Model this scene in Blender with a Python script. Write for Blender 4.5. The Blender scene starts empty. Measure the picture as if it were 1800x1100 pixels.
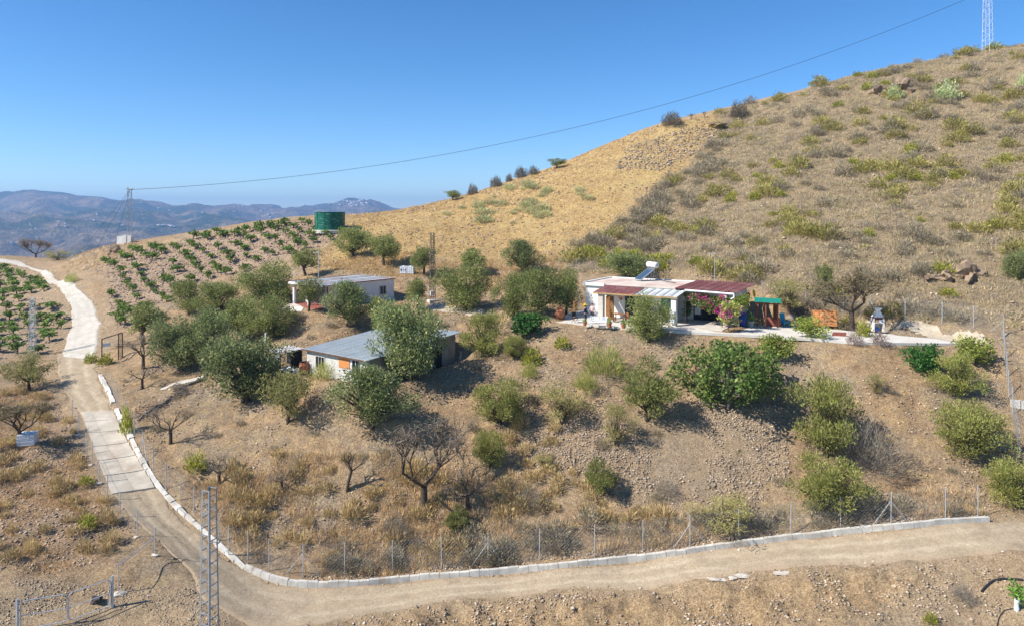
import bpy, bmesh, math, random
import numpy as np
from mathutils import Vector, Matrix

random.seed(7)
RNG = np.random.default_rng(11)
SC = bpy.context.scene
COL = SC.collection
R = math.radians

# ------------------------------------------------------------------ camera, sky, sun, exposure
F = 1239.0            # focal length in photo pixels (1800 wide)
HY = 375.0            # photo row of the horizon (eye level)
cam_d = bpy.data.cameras.new('camera')
cam = bpy.data.objects.new('camera', cam_d)
COL.objects.link(cam)
cam.location = (0, 0, 0)
cam.rotation_euler = (R(90), 0, 0)
cam_d.sensor_width = 36.0
cam_d.lens = 36.0 * F / 1800.0
cam_d.shift_y = -(550.0 - HY) / 1800.0
cam_d.clip_start = 0.5
cam_d.clip_end = 30000
SC.camera = cam

SUN_EL, SUN_ROT = 43.0, 249.0
world = bpy.data.worlds.new('World')
SC.world = world
world.use_nodes = True
wn, wl = world.node_tree.nodes, world.node_tree.links
for n in list(wn):
    wn.remove(n)
w_out = wn.new('ShaderNodeOutputWorld')
w_bg = wn.new('ShaderNodeBackground')
w_sky = wn.new('ShaderNodeTexSky')
w_sky.sky_type = 'NISHITA'
w_sky.sun_disc = False
w_sky.sun_elevation = R(SUN_EL)
w_sky.sun_rotation = R(SUN_ROT)
w_sky.altitude = 2500
w_sky.air_density = 1.0
w_sky.dust_density = 0.2
w_sky.ozone_density = 4.0
w_bg.inputs['Strength'].default_value = 0.104
w_hs = wn.new('ShaderNodeHueSaturation')
w_hs.inputs['Saturation'].default_value = 1.23
wl.new(w_sky.outputs['Color'], w_hs.inputs['Color'])
wl.new(w_hs.outputs['Color'], w_bg.inputs['Color'])
wl.new(w_bg.outputs['Background'], w_out.inputs['Surface'])

sun_d = bpy.data.lights.new('sun', 'SUN')
sun_d.energy = 4.6
sun_d.angle = R(0.5)
sun_d.color = (1.0, 0.95, 0.87)
sun = bpy.data.objects.new('sun', sun_d)
COL.objects.link(sun)
_sd = Vector((math.sin(R(SUN_ROT)) * math.cos(R(SUN_EL)), math.cos(R(SUN_ROT)) * math.cos(R(SUN_EL)), math.sin(R(SUN_EL))))
sun.rotation_euler = _sd.to_track_quat('Z', 'Y').to_euler()
sun.location = (-60, -20, 60)

SC.view_settings.view_transform = 'Standard'
SC.view_settings.look = 'None'
SC.view_settings.exposure = 0.76
SC.view_settings.gamma = 1.0
SC.view_settings.use_curve_mapping = False
SC.render.engine = 'CYCLES'
SC.cycles.use_denoising = True
SC.cycles.denoiser = 'OPENIMAGEDENOISE'
SC.cycles.max_bounces = 6
SC.cycles.diffuse_bounces = 4
SC.cycles.transparent_max_bounces = 8
SC.cycles.volume_bounces = 0

# ------------------------------------------------------------------ helpers
def tag(o, label=None, cat=None, group=None, kind=None):
    if label: o['label'] = label
    if cat: o['category'] = cat
    if group: o['group'] = group
    if kind: o['kind'] = kind
    return o

def link(name, me, mat=None, parent=None):
    o = bpy.data.objects.new(name, me)
    COL.objects.link(o)
    if mat is not None and not me.materials:
        me.materials.append(mat)
    if parent is not None:
        o.parent = parent
    return o

def thing(name, label, cat, loc=(0, 0, 0), rz=0.0, group=None):
    o = bpy.data.objects.new(name, None)
    o.empty_display_size = 0.3
    COL.objects.link(o)
    o.location = loc
    o.rotation_euler = (0, 0, rz)
    return tag(o, label, cat, group)

def copy_tree(o, parent=None, loc=None, rz=None, scale=None, label=None, group=None):
    c = o.copy()
    COL.objects.link(c)
    if parent is not None:
        c.parent = parent
    for ch in list(o.children):
        copy_tree(ch, c)
    if loc is not None: c.location = loc
    if rz is not None: c.rotation_euler = (0, 0, rz)
    if scale is not None: c.scale = scale
    if label: c['label'] = label
    if group: c['group'] = group
    return c

class MB:
    """collects simple shapes into one mesh"""
    def __init__(s):
        s.v, s.f, s.M = [], [], Matrix.Identity(4)
    def _add(s, vs, fs):
        b = len(s.v)
        s.v += [tuple(s.M @ Vector(p)) for p in vs]
        s.f += [tuple(b + i for i in f) for f in fs]
        return s
    def box(s, c, d, rz=0.0, rx=0.0, ry=0.0):
        m = Matrix.Translation(c) @ Matrix.Rotation(rz, 4, 'Z') @ Matrix.Rotation(ry, 4, 'Y') @ Matrix.Rotation(rx, 4, 'X')
        x, y, z = d[0] / 2, d[1] / 2, d[2] / 2
        vs = [m @ Vector(p) for p in ((-x, -y, -z), (x, -y, -z), (x, y, -z), (-x, y, -z), (-x, -y, z), (x, -y, z), (x, y, z), (-x, y, z))]
        return s._add(vs, ((0, 3, 2, 1), (4, 5, 6, 7), (0, 1, 5, 4), (1, 2, 6, 5), (2, 3, 7, 6), (3, 0, 4, 7)))
    def span(s, a, b):
        return s.box([(a[i] + b[i]) / 2 for i in range(3)], [abs(b[i] - a[i]) for i in range(3)])
    def tube(s, p0, p1, r0, r1=None, n=6, caps=True):
        r1 = r0 if r1 is None else r1
        p0, p1 = Vector(p0), Vector(p1)
        d = p1 - p0
        if d.length < 1e-6: return s
        q = d.to_track_quat('Z', 'Y')
        vs = []
        for p, r in ((p0, r0), (p1, r1)):
            for k in range(n):
                a = 2 * math.pi * k / n
                vs.append(p + q @ Vector((r * math.cos(a), r * math.sin(a), 0)))
        fs = [(k, (k + 1) % n, n + (k + 1) % n, n + k) for k in range(n)]
        if caps:
            fs += [tuple(range(n - 1, -1, -1)), tuple(range(n, 2 * n))]
        return s._add(vs, fs)
    def path(s, pts, r, n=6):
        for a, b in zip(pts[:-1], pts[1:]):
            s.tube(a, b, r, r, n)
        return s
    def lathe(s, prof, n=16, c=(0, 0, 0)):
        vs, fs = [], []
        for r, z in prof:
            for k in range(n):
                a = 2 * math.pi * k / n
                vs.append((c[0] + r * math.cos(a), c[1] + r * math.sin(a), c[2] + z))
        for i in range(len(prof) - 1):
            for k in range(n):
                fs.append((i * n + k, i * n + (k + 1) % n, (i + 1) * n + (k + 1) % n, (i + 1) * n + k))
        fs.append(tuple(range(n - 1, -1, -1)))
        m = (len(prof) - 1) * n
        fs.append(tuple(range(m, m + n)))
        return s._add(vs, fs)
    def prism(s, poly, z0, z1):
        """poly: list of (x, y) or (x, y, z_off)"""
        n = len(poly)
        vs = [(p[0], p[1], (p[2] if len(p) > 2 else 0) + z0) for p in poly] + [(p[0], p[1], (p[2] if len(p) > 2 else 0) + z1) for p in poly]
        fs = [tuple(range(n - 1, -1, -1)), tuple(range(n, 2 * n))] + [(k, (k + 1) % n, n + (k + 1) % n, n + k) for k in range(n)]
        return s._add(vs, fs)
    def hexa(s, p):
        return s._add(p, ((0, 3, 2, 1), (4, 5, 6, 7), (0, 1, 5, 4), (1, 2, 6, 5), (2, 3, 7, 6), (3, 0, 4, 7)))
    def blob(s, c, r, seed=0, sub=2, amp=0.2):
        bm = bmesh.new()
        bmesh.ops.create_icosphere(bm, subdivisions=sub, radius=1.0)
        rr = random.Random(seed)
        off = [Vector((rr.uniform(-1, 1), rr.uniform(-1, 1), rr.uniform(-1, 1))).normalized() for _ in range(7)]
        vs = []
        for v in bm.verts:
            k = 1.0
            for j, o in enumerate(off):
                k += amp * 0.5 * math.sin(2.3 * v.co.dot(o) * (1 + 0.4 * j) + j)
            vs.append((c[0] + v.co.x * r[0] * k, c[1] + v.co.y * r[1] * k, c[2] + v.co.z * r[2] * k))
        fs = [tuple(v.index for v in f.verts) for f in bm.faces]
        bm.free()
        return s._add(vs, fs)
    def mesh(s, name, mat=None, smooth=False):
        me = bpy.data.meshes.new(name)
        me.from_pydata(s.v, [], s.f)
        me.update()
        if smooth:
            me.polygons.foreach_set('use_smooth', [True] * len(me.polygons))
        if mat: me.materials.append(mat)
        return me
    def build(s, name, mat=None, parent=None, smooth=False):
        return link(name, s.mesh(name, mat, smooth), mat, parent)

def np_mesh(name, verts, faces_flat, nper, tint=None, mat=None, smooth=False):
    """fast mesh: verts (N,3); faces_flat ints; nper = 3 or 4; tint per-vertex (N,3)"""
    me = bpy.data.meshes.new(name)
    nf = len(faces_flat) // nper
    me.vertices.add(len(verts))
    me.vertices.foreach_set('co', np.ascontiguousarray(verts, dtype=np.float32).ravel())
    me.loops.add(len(faces_flat))
    me.loops.foreach_set('vertex_index', np.ascontiguousarray(faces_flat, dtype=np.int32))
    me.polygons.add(nf)
    me.polygons.foreach_set('loop_start', np.arange(0, nf * nper, nper, dtype=np.int32))
    try:
        me.polygons.foreach_set('loop_total', np.full(nf, nper, dtype=np.int32))
    except Exception:
        pass
    if smooth:
        me.polygons.foreach_set('use_smooth', np.ones(nf, dtype=bool))
    me.update(calc_edges=True)
    if tint is not None:
        a = me.attributes.new('tint', 'FLOAT_COLOR', 'POINT')
        c = np.ones((len(verts), 4), dtype=np.float32)
        c[:, :3] = tint
        a.data.foreach_set('color', c.ravel())
    if mat: me.materials.append(mat)
    return me

# value noise --------------------------------------------------------
def _hash(ix, iy, seed):
    h = (ix.astype(np.int64) * 374761393 + iy.astype(np.int64) * 668265263 + seed * 1442695041) & 0x7fffffff
    h = ((h ^ (h >> 13)) * 1274126177) & 0x7fffffff
    h = (h ^ (h >> 16)) & 0xffff
    return h / 65535.0
def vnoise(x, y, seed=0):
    x = np.asarray(x, float); y = np.asarray(y, float)
    ix, iy = np.floor(x), np.floor(y)
    fx, fy = x - ix, y - iy
    fx = fx * fx * fx * (fx * (fx * 6 - 15) + 10); fy = fy * fy * fy * (fy * (fy * 6 - 15) + 10)
    a = _hash(ix, iy, seed); b = _hash(ix + 1, iy, seed); c = _hash(ix, iy + 1, seed); d = _hash(ix + 1, iy + 1, seed)
    return (a + (b - a) * fx) * (1 - fy) + (c + (d - c) * fx) * fy
def fbm(x, y, oct=4, seed=0, gain=0.5):
    s = 0; a = 1.0; t = 0
    for k in range(oct):
        s = s + a * (vnoise(x * 2 ** k + 17.3 * k, y * 2 ** k - 9.1 * k, seed + k) * 2 - 1); t += a; a *= gain
    return s / t

# ------------------------------------------------------------------ materials
class NT:
    def __init__(s, name):
        s.m = bpy.data.materials.new(name)
        s.m.use_nodes = True
        s.n, s.l = s.m.node_tree.nodes, s.m.node_tree.links
        s.b = s.n['Principled BSDF']
        s.out = s.n['Material Output']
        s.b.inputs['Specular IOR Level'].default_value = 0.25
    def node(s, t, **kw):
        n = s.n.new(t)
        for k, v in kw.items():
            setattr(n, k, v)
        return n
    def pos(s, obj=False):
        if obj:
            return s.node('ShaderNodeTexCoord').outputs['Object']
        return s.node('ShaderNodeNewGeometry').outputs['Position']
    def noise(s, vec, scale, detail=4, rough=0.55, dist=0.0):
        n = s.node('ShaderNodeTexNoise')
        n.inputs['Scale'].default_value = scale; n.inputs['Detail'].default_value = detail
        n.inputs['Roughness'].default_value = rough; n.inputs['Distortion'].default_value = dist
        s.l.new(vec, n.inputs['Vector'])
        return n.outputs['Fac']
    def voro(s, vec, scale, feature='F1', out='Distance'):
        n = s.node('ShaderNodeTexVoronoi', feature=feature)
        n.inputs['Scale'].default_value = scale
        s.l.new(vec, n.inputs['Vector'])
        return n.outputs[out]
    def ramp(s, fac, stops):
        n = s.node('ShaderNodeValToRGB')
        e = n.color_ramp.elements
        e[0].position, e[0].color = stops[0][0], (*stops[0][1], 1)
        e[1].position, e[1].color = stops[-1][0], (*stops[-1][1], 1)
        for p, c in stops[1:-1]:
            k = e.new(p); k.color = (*c, 1)
        s.l.new(fac, n.inputs['Fac'])
        return n.outputs['Color']
    def maprange(s, v, a, b, c=0.0, d=1.0):
        n = s.node('ShaderNodeMapRange')
        n.inputs['From Min'].default_value = a; n.inputs['From Max'].default_value = b
        n.inputs['To Min'].default_value = c; n.inputs['To Max'].default_value = d
        s.l.new(v, n.inputs['Value'])
        return n.outputs['Result']
    def math(s, op, a, b=None):
        n = s.node('ShaderNodeMath', operation=op)
        for i, x in enumerate((a, b)):
            if x is None: continue
            if isinstance(x, (int, float)): n.inputs[i].default_value = x
            else: s.l.new(x, n.inputs[i])
        return n.outputs[0]
    def mix(s, fac, a, b, blend='MIX'):
        n = s.node('ShaderNodeMix', data_type='RGBA', blend_type=blend)
        for i, x in ((0, fac), (6, a), (7, b)):
            if isinstance(x, (int, float)): n.inputs[i].default_value = x
            elif isinstance(x, tuple): n.inputs[i].default_value = (*x, 1)
            else: s.l.new(x, n.inputs[i])
        return n.outputs[2]
    def attr(s, name, out='Fac'):
        n = s.node('ShaderNodeAttribute', attribute_name=name)
        return n.outputs[out]
    def bump(s, h, strength=0.5, dist=0.05, prev=None):
        n = s.node('ShaderNodeBump')
        n.inputs['Strength'].default_value = strength; n.inputs['Distance'].default_value = dist
        s.l.new(h, n.inputs['Height'])
        if prev is not None: s.l.new(prev, n.inputs['Normal'])
        return n.outputs['Normal']
    def set(s, **kw):
        names = {'col': 'Base Color', 'rough': 'Roughness', 'metal': 'Metallic', 'normal': 'Normal', 'alpha': 'Alpha', 'spec': 'Specular IOR Level'}
        for k, v in kw.items():
            i = s.b.inputs[names[k]]
            if isinstance(v, tuple): i.default_value = (*v, 1)
            elif isinstance(v, (int, float)): i.default_value = v
            else: s.l.new(v, i)
        return s.m

def simple(name, col, rough=0.8, var=0.25, scale=3.0, metal=0.0, bump=0.0, dirt=None):
    t = NT(name)
    p = t.pos()
    n = t.noise(p, scale, 5)
    d = tuple(c * (1 - var) for c in col); l = tuple(min(1, c * (1 + var * 0.6)) for c in col)
    c = t.ramp(n, [(0.3, d), (0.7, l)])
    if dirt:
        n2 = t.maprange(t.noise(p, scale * 0.4, 6, 0.7), 0.5, 0.72)
        c = t.mix(n2, c, dirt)
    kw = dict(col=c, rough=rough, metal=metal)
    if bump:
        kw['normal'] = t.bump(t.noise(p, scale * 6, 4), bump, 0.02)
    return t.set(**kw)

def foliage_mat(name, trans=0.25, rough=0.6, gain=1.0):
    t = NT(name)
    c = t.attr('tint', 'Color')
    oi = t.node('ShaderNodeObjectInfo')
    k = t.maprange(oi.outputs['Random'], 0, 1, 0.84 * gain, 1.16 * gain)
    hs = t.node('ShaderNodeHueSaturation')
    t.l.new(c, hs.inputs['Color']); t.l.new(k, hs.inputs['Value'])
    t.set(col=hs.outputs['Color'], rough=rough, spec=0.2)
    if trans > 0:
        tr = t.node('ShaderNodeBsdfTranslucent')
        t.l.new(hs.outputs['Color'], tr.inputs['Color'])
        mx = t.node('ShaderNodeMixShader'); mx.inputs[0].default_value = trans
        t.l.new(t.b.outputs[0], mx.inputs[1]); t.l.new(tr.outputs[0], mx.inputs[2])
        t.l.new(mx.outputs[0], t.out.inputs['Surface'])
    return t.m

M = {}
M['leaf'] = foliage_mat('leaf', 0.42, 0.5, 1.85)
M['dry'] = foliage_mat('dry_plant', 0.2, 0.9, 1.3)
M['bark'] = simple('bark', (0.085, 0.062, 0.045), 0.9, 0.4, 8)
M['grey_bark'] = simple('grey_bark', (0.17, 0.14, 0.12), 0.9, 0.4, 8)
M['galv'] = simple('galvanised_steel', (0.50, 0.52, 0.54), 0.5, 0.2, 5, 0.3)
M['pole_steel'] = simple('weathered_steel', (0.34, 0.36, 0.38), 0.5, 0.25, 5, 0.4)
M['wire'] = simple('fence_wire', (0.30, 0.31, 0.32), 0.5, 0.1, 2, 0.4)
M['cable'] = simple('cable_black', (0.03, 0.03, 0.035), 0.6, 0.1, 2)
M['white_paint'] = simple('white_lime_wash', (0.74, 0.725, 0.69), 0.85, 0.08, 1.3, bump=0.15, dirt=(0.62, 0.58, 0.51))
M['white_metal'] = simple('white_metal', (0.75, 0.76, 0.77), 0.5, 0.06, 3)
M['concrete'] = simple('pale_concrete', (0.55, 0.50, 0.43), 0.9, 0.15, 1.5, bump=0.2, dirt=(0.42, 0.36, 0.28))
M['white_concrete'] = simple('white_concrete', (0.60, 0.565, 0.50), 0.9, 0.12, 1.2, bump=0.2, dirt=(0.56, 0.49, 0.40))
M['block'] = simple('concrete_block', (0.56, 0.535, 0.48), 0.9, 0.28, 1.6, bump=0.35, dirt=(0.36, 0.29, 0.21))
M['glass'] = simple('window_glass', (0.02, 0.025, 0.03), 0.08, 0.2, 1)
M['dark'] = simple('painted_interior_shade', (0.018, 0.017, 0.017), 0.8, 0.3, 2)  # near-black colour stands in for the shade inside openings and roofed spaces
M['navy'] = simple('navy_paint', (0.02, 0.028, 0.06), 0.4, 0.2, 3)
M['teal'] = simple('teal_paint', (0.02, 0.17, 0.16), 0.5, 0.2, 3)
M['wood'] = simple('brown_wood', (0.26, 0.12, 0.045), 0.7, 0.35, 6)
M['redwood'] = simple('red_brown_wood', (0.24, 0.075, 0.03), 0.7, 0.3, 6)
M['palewood'] = simple('pale_wood', (0.42, 0.27, 0.12), 0.75, 0.3, 6)
M['rust'] = simple('rusty_steel', (0.13, 0.07, 0.045), 0.85, 0.4, 6)
M['terracotta'] = simple('terracotta', (0.42, 0.16, 0.075), 0.8, 0.25, 6)
M['orange'] = simple('orange_board', (0.60, 0.25, 0.085), 0.8, 0.16, 5, dirt=(0.47, 0.19, 0.07))
M['green_door'] = simple('green_metal', (0.015, 0.12, 0.065), 0.5, 0.3, 3)
M['rock'] = simple('rock', (0.30, 0.215, 0.145), 0.95, 0.35, 3, bump=0.5)
M['pale_rock'] = simple('pale_rock', (0.52, 0.46, 0.39), 0.95, 0.25, 3, bump=0.4)
M['blue_plastic'] = simple('blue_plastic', (0.02, 0.06, 0.24), 0.4, 0.2, 3)
M['cyan_chair'] = simple('cyan_plastic', (0.015, 0.27, 0.42), 0.45, 0.15, 3)
M['white_plastic'] = simple('white_plastic', (0.72, 0.74, 0.76), 0.45, 0.08, 3)
M['black'] = simple('black_plastic', (0.02, 0.02, 0.022), 0.5, 0.2, 3)
M['skin'] = simple('skin', (0.45, 0.26, 0.18), 0.6, 0.1, 3)
M['yellow'] = simple('yellow_fabric', (0.72, 0.46, 0.02), 0.8, 0.1, 3)
M['pink'] = simple('pink_cloth', (0.62, 0.42, 0.40), 0.85, 0.1, 4)
M['red'] = simple('red_cloth', (0.45, 0.03, 0.045), 0.8, 0.15, 4)
M['brick'] = simple('red_brick', (0.30, 0.10, 0.07), 0.85, 0.3, 4)
# ------------------------------------------------------------------ terrain
# (photo column, photo row, distance) -> surveyed ground points
CTRL = """
1800 970 40.6;1600 985 40.8;1400 998 41;1250 1016 41.2;1000 1036 41.2;800 1053 41;620 1088 39.4
1740 918 44.5;1500 936 44.6;1300 958 44.8;1100 986 44.6;900 1004 44.2;700 1021 43.6;540 1030 43.2;460 1015 43.8;400 980 45;330 922 47.2;275 862 49.5;210 728 60.3;165 628 76.5;178 572 90;172 543 98;110 497 118;45 462 140
330 1010 41;350 1060 38.9;450 1100 39.1;300 1095 38.8;196 1067 39;35 1100 37
273 975 42;240 942 44;212 910 46;160 800 54;127 738 60;110 700 65
100 950 42.3;0 1000 39.4;0 900 45;0 800 52;60 760 57;0 700 64;50 680 68;0 640 74.5;90 600 82;0 600 83;50 550 97;0 520 108;60 500 115;0 475 132;120 650 72;100 610 81
700 1000 45.0;700 900 47.8;700 800 51.4;650 745 53.8;645 677 57;540 650 61.8;510 642 64;700 672 58.2
900 985 45.4;1000 900 47.6;1000 800 51.4;1000 700 55.9;1000 620 60.2;1200 900 47.2;1200 800 51.2;1200 700 55.8;1200 630 59
1400 930 45.6;1400 900 46.5;1400 800 50.6;1400 700 55.5;1400 640 58.6;1700 850 47.1;1700 765 50.9;1700 660 56.2;1800 800 49;1800 900 45.4
1000 568 66.1;1100 574 64.1;1185 580 62.2;1320 586 61;1440 592 60;1540 601 58.7;1685 603 59.2
1345 574 64.2;1400 568 65.5;1543 580 63.9
1080 486 83.5;1240 493 77;1350 510 72.5;1400 545 67.6;1480 562 65.4;1550 560 65.4;1650 570 62.6;1765 590 59
1400 480 75;1600 500 70;1750 500 67;1700 460 72;1000 430 100;1100 380 108;1200 290 125;1260 235 138
1150 230 142;1200 213 142;1300 205 142;1400 175 142;1500 147 142;1650 108 142;1738 90 142;1800 82 142
1400 400 88;1400 300 108;1400 230 126;1600 400 82;1600 300 100;1600 200 120;1750 400 79;1750 250 105;1750 150 125;1300 350 102;1250 420 90;1300 270 122
1100 254 138;1000 290 138;900 320 138;800 350 135;700 378 130;640 388 125;900 380 118;900 430 105;800 430 106;750 400 116;1000 350 118;1050 300 127
760 530 80;716 481 93;675 465 97;620 450 103;580 404 118;600 485 91;540 483 92;693 526 85.4;570 535 77.4;507 532 80.6
440 397 122;350 416 122;222 428 128;300 426 122;170 470 112;150 445 123;100 466 128;60 453 150;0 452 150;180 520 100;205 560 88;220 605 77.5;300 520 97;400 470 107;480 430 112;480 500 95;400 540 88;520 392 121
350 645 70;300 650 70;430 705 61;480 592 75.5;505 740 55.5;300 690 63.5;300 750 57;350 830 51.2;280 800 53.4;420 880 48.3;600 858 49.2;500 800 52.2
700 562 73;620 575 74;500 620 68;800 572 72;850 620 65;790 640 62.3;800 690 58.2;880 650 59.6;820 546 76;918 478 90;950 562 68;925 585 65
1750 1080 38.3;1700 1040 39.2;1600 1062 38.5;1300 1062 39.5;1300 1100 38.6;1000 1075 40.2;1000 1100 39.4;800 1100 39.5;1600 1095 37.8
"""
WORLD = [(-60, 25, -25), (-20, 25, -25), (20, 25, -25.5), (60, 25, -24), (-62, 40, -19), (-85, 70, -15.5), (-110, 112, -12), (-150, 110, -14),
         (60, 45, -18), (62, 70, -2), (110, 80, 10), (110, 135, 36), (150, 150, 42), (150, 60, -6),
         (-10, 175, -5), (20, 180, 8), (50, 180, 20), (80, 180, 28), (115, 180, 34), (-40, 175, -11), (-80, 180, -22), (-120, 180, -28), (-160, 180, -34),
         (-160, 235, -62), (-100, 235, -58), (-50, 235, -48), (0, 235, -30), (50, 235, -2), (100, 235, 8), (150, 235, 15), (-160, 60, -22), (-160, 22, -27), (150, 22, -24)]
pts = []
for row in CTRL.replace('\n', ';').split(';'):
    if row.strip():
        a, b, d = map(float, row.split())
        pts.append(((a - 900) / F * d, d, -(b - HY) / F * d))
pts = np.array(pts + WORLD, float)

def tps_fit(P, lam=0.004):
    n = len(P)
    xy = P[:, :2] / 50.0
    d2 = ((xy[:, None] - xy[None]) ** 2).sum(-1)
    K = 0.5 * d2 * np.log(d2 + 1e-12)
    A = np.zeros((n + 3, n + 3))
    A[:n, :n] = K + lam * np.eye(n)
    A[:n, n] = 1; A[:n, n + 1:] = xy
    A[n, :n] = 1; A[n + 1:, :n] = xy.T
    w = np.linalg.solve(A, np.concatenate([P[:, 2], np.zeros(3)]))
    return xy, w
def tps_eval(fit, X, Y):
    xy, w = fit
    n = len(xy)
    q = np.stack([X.ravel(), Y.ravel()], 1) / 50.0
    out = np.empty(len(q))
    for i in range(0, len(q), 20000):
        b = q[i:i + 20000]
        d2 = ((b[:, None] - xy[None]) ** 2).sum(-1)
        out[i:i + 20000] = (0.5 * d2 * np.log(d2 + 1e-12)) @ w[:n] + w[n] + b @ w[n + 1:]
    return out.reshape(X.shape)
FIT = tps_fit(pts)
xs = np.concatenate([np.arange(-160, -62, 1.5), np.arange(-62, 62, 0.3), np.arange(62, 151, 1.2)])
ys = np.concatenate([np.arange(20, 36, 0.6), np.arange(36, 72, 0.25), np.arange(72, 150, 0.45), np.arange(150, 236, 1.5)])
GX, GY = np.meshgrid(xs, ys)
HB = tps_eval(FIT, GX, GY)
HC = [HB]
def hgt(x, y):
    H = HC[0]
    x = np.clip(np.asarray(x, float), xs[0], xs[-1] - 1e-6); y = np.clip(np.asarray(y, float), ys[0], ys[-1] - 1e-6)
    i = np.clip(np.searchsorted(xs, x, 'right') - 1, 0, len(xs) - 2); j = np.clip(np.searchsorted(ys, y, 'right') - 1, 0, len(ys) - 2)
    tx = (x - xs[i]) / (xs[i + 1] - xs[i]); ty = (y - ys[j]) / (ys[j + 1] - ys[j])
    return (H[j, i] * (1 - tx) + H[j, i + 1] * tx) * (1 - ty) + (H[j + 1, i] * (1 - tx) + H[j + 1, i + 1] * tx) * ty
_Y = np.concatenate([np.arange(28, 75, 0.08), np.arange(75, 200, 0.2)])
def at(px, py, z0=None):
    """ground point seen at a photo pixel (or the point at height z0)"""
    if z0 is not None:
        d = -z0 * F / (py - HY)
        return Vector(((px - 900) / F * d, d, z0))
    X = (px - 900) / F * _Y; Z = -(py - HY) / F * _Y
    hit = np.nonzero(hgt(X, _Y) >= Z)[0]
    d = _Y[hit[0]] if len(hit) else 145.0
    x = (px - 900) / F * d
    return Vector((x, d, float(hgt(x, d))))
def gz(x, y):
    return float(hgt(x, y))
def inpoly(X, Y, poly):
    ins = np.zeros(np.shape(X), bool)
    n = len(poly)
    for k in range(n):
        x1, y1 = poly[k][0], poly[k][1]; x2, y2 = poly[(k + 1) % n][0], poly[(k + 1) % n][1]
        c = ((y1 > Y) != (y2 > Y)) & (X < (x2 - x1) * (Y - y1) / ((y2 - y1) if abs(y2 - y1) > 1e-9 else 1e-9) + x1)
        ins ^= c
    return ins
def blur(A, k):
    for ax in (0, 1):
        for _ in range(2):
            B = np.pad(A, [(k, k) if a == ax else (0, 0) for a in (0, 1)], mode='edge')
            c = np.cumsum(B, axis=ax)
            z = np.zeros_like(np.take(c, [0], axis=ax))
            c = np.concatenate([z, c], axis=ax)
            n = A.shape[ax]
            A = (np.take(c, range(2 * k + 1, 2 * k + 1 + n), axis=ax) - np.take(c, range(0, n), axis=ax)) / (2 * k + 1)
    return A

# roads: pairs of photo points, left / right edge from far to near
def loft(Lp, Rp):
    return [at(*p) for p in Lp], [at(*p) for p in Rp]
TRACK = loft([(-60, 459), (-10, 461), (20, 464), (48, 472), (76, 489), (104, 510), (124, 540), (123, 575), (110, 612), (106, 628)],
             [(-50, 453), (5, 455), (38, 459), (66, 474), (100, 492), (140, 510), (170, 538), (181, 568), (176, 600), (168, 630)])
DIRT_UP = loft([(100, 620), (98, 640), (104, 670), (120, 700), (142, 735)],
               [(172, 620), (172, 640), (180, 665), (190, 690), (204, 735)])
SLAB = loft([(142, 724), (152, 752), (163, 782), (172, 808), (181, 832), (190, 852), (197, 870)],
            [(198, 721), (211, 750), (224, 778), (238, 802), (250, 823), (263, 845), (273, 859)])
DIRT_LOW = loft([(192, 852), (214, 890), (245, 925), (290, 968), (325, 1005), (348, 1050), (440, 1110), (590, 1092), (800, 1053), (1000, 1036), (1250, 1016), (1400, 998), (1600, 985), (1800, 970), (1900, 963)],
                [(270, 848), (300, 884), (322, 915), (360, 952), (400, 982), (450, 1013), (510, 1028), (640, 1026), (800, 1013), (1000, 997), (1250, 965), (1400, 945), (1600, 928), (1800, 911), (1900, 904)])
YARD = [at(*p) for p in ((-40, 1010), (60, 1030), (160, 1040), (330, 1040), (380, 1080), (420, 1110), (-40, 1110))]
YARD2 = [at(*p) for p in ((1560, 1068), (1640, 1030), (1720, 1005), (1860, 1000), (1860, 1110), (1580, 1110))]

def ring(road):
    return list(road[0]) + list(reversed(road[1]))
m_road = np.zeros_like(HB)
for rd in (TRACK, DIRT_UP, SLAB, DIRT_LOW):
    m_road = np.maximum(m_road, inpoly(GX, GY, ring(rd)).astype(float))
m_yard = np.maximum(inpoly(GX, GY, YARD), inpoly(GX, GY, YARD2)).astype(float)
soft_road = np.clip(blur(m_road, 3) * 1.6, 0, 1)
soft_yard = blur(m_yard, 4)

# terrace slab and building pads
TERR = [(978, 566, -10.3), (1040, 571, -10.3), (1100, 575, -10.3), (1185, 581, -10.3), (1320, 587, -10.4), (1440, 593, -10.5), (1500, 599, -10.6), (1560, 602, -10.75), (1690, 604, -10.95),
        (1680, 594, -10.9), (1600, 588, -10.75), (1540, 583, -10.65), (1480, 577, -10.55), (1420, 570, -10.45), (1350, 566, -10.4), (1300, 556, -10.35), (1200, 535, -10.3), (1060, 535, -10.3), (980, 548, -10.3)]
terr_pts = [at(p[0], p[1], p[2]) for p in TERR]
PADS = []     # (polygon, z, blur)
H1 = HB.copy()
def pad(poly, z, k=3):
    global H1
    m = np.clip(blur(inpoly(GX, GY, poly).astype(float), k), 0, 1)
    zz = z if np.ndim(z) else np.full_like(H1, z)
    H1 = H1 * (1 - m) + zz * m
    return m
_tz = -10.3 - 0.026 * np.clip(GX - 14, 0, 40)
for p_ in terr_pts:
    p_.z = -10.3 - 0.026 * min(max(p_.x - 14, 0), 40)
m_terr = pad(terr_pts, _tz - 0.06, 2)
HU, HV = Vector((0.857, -0.515, 0)), Vector((0.515, 0.857, 0))
HO = Vector((7.53, 71.8, -10.33))
def house_xy(x, y):
    p = HO + HU * x + HV * y
    return (p.x, p.y)
pad([at(*q, -10.5).to_2d() for q in ((1395, 574), (1560, 586), (1580, 572), (1500, 562), (1395, 558))], _tz - 0.07, 1)
m_house = pad([house_xy(-0.6, -3.2), house_xy(15.5, -3.0), house_xy(15.5, 9), house_xy(-0.6, 8.2)], -10.37, 2)
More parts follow.
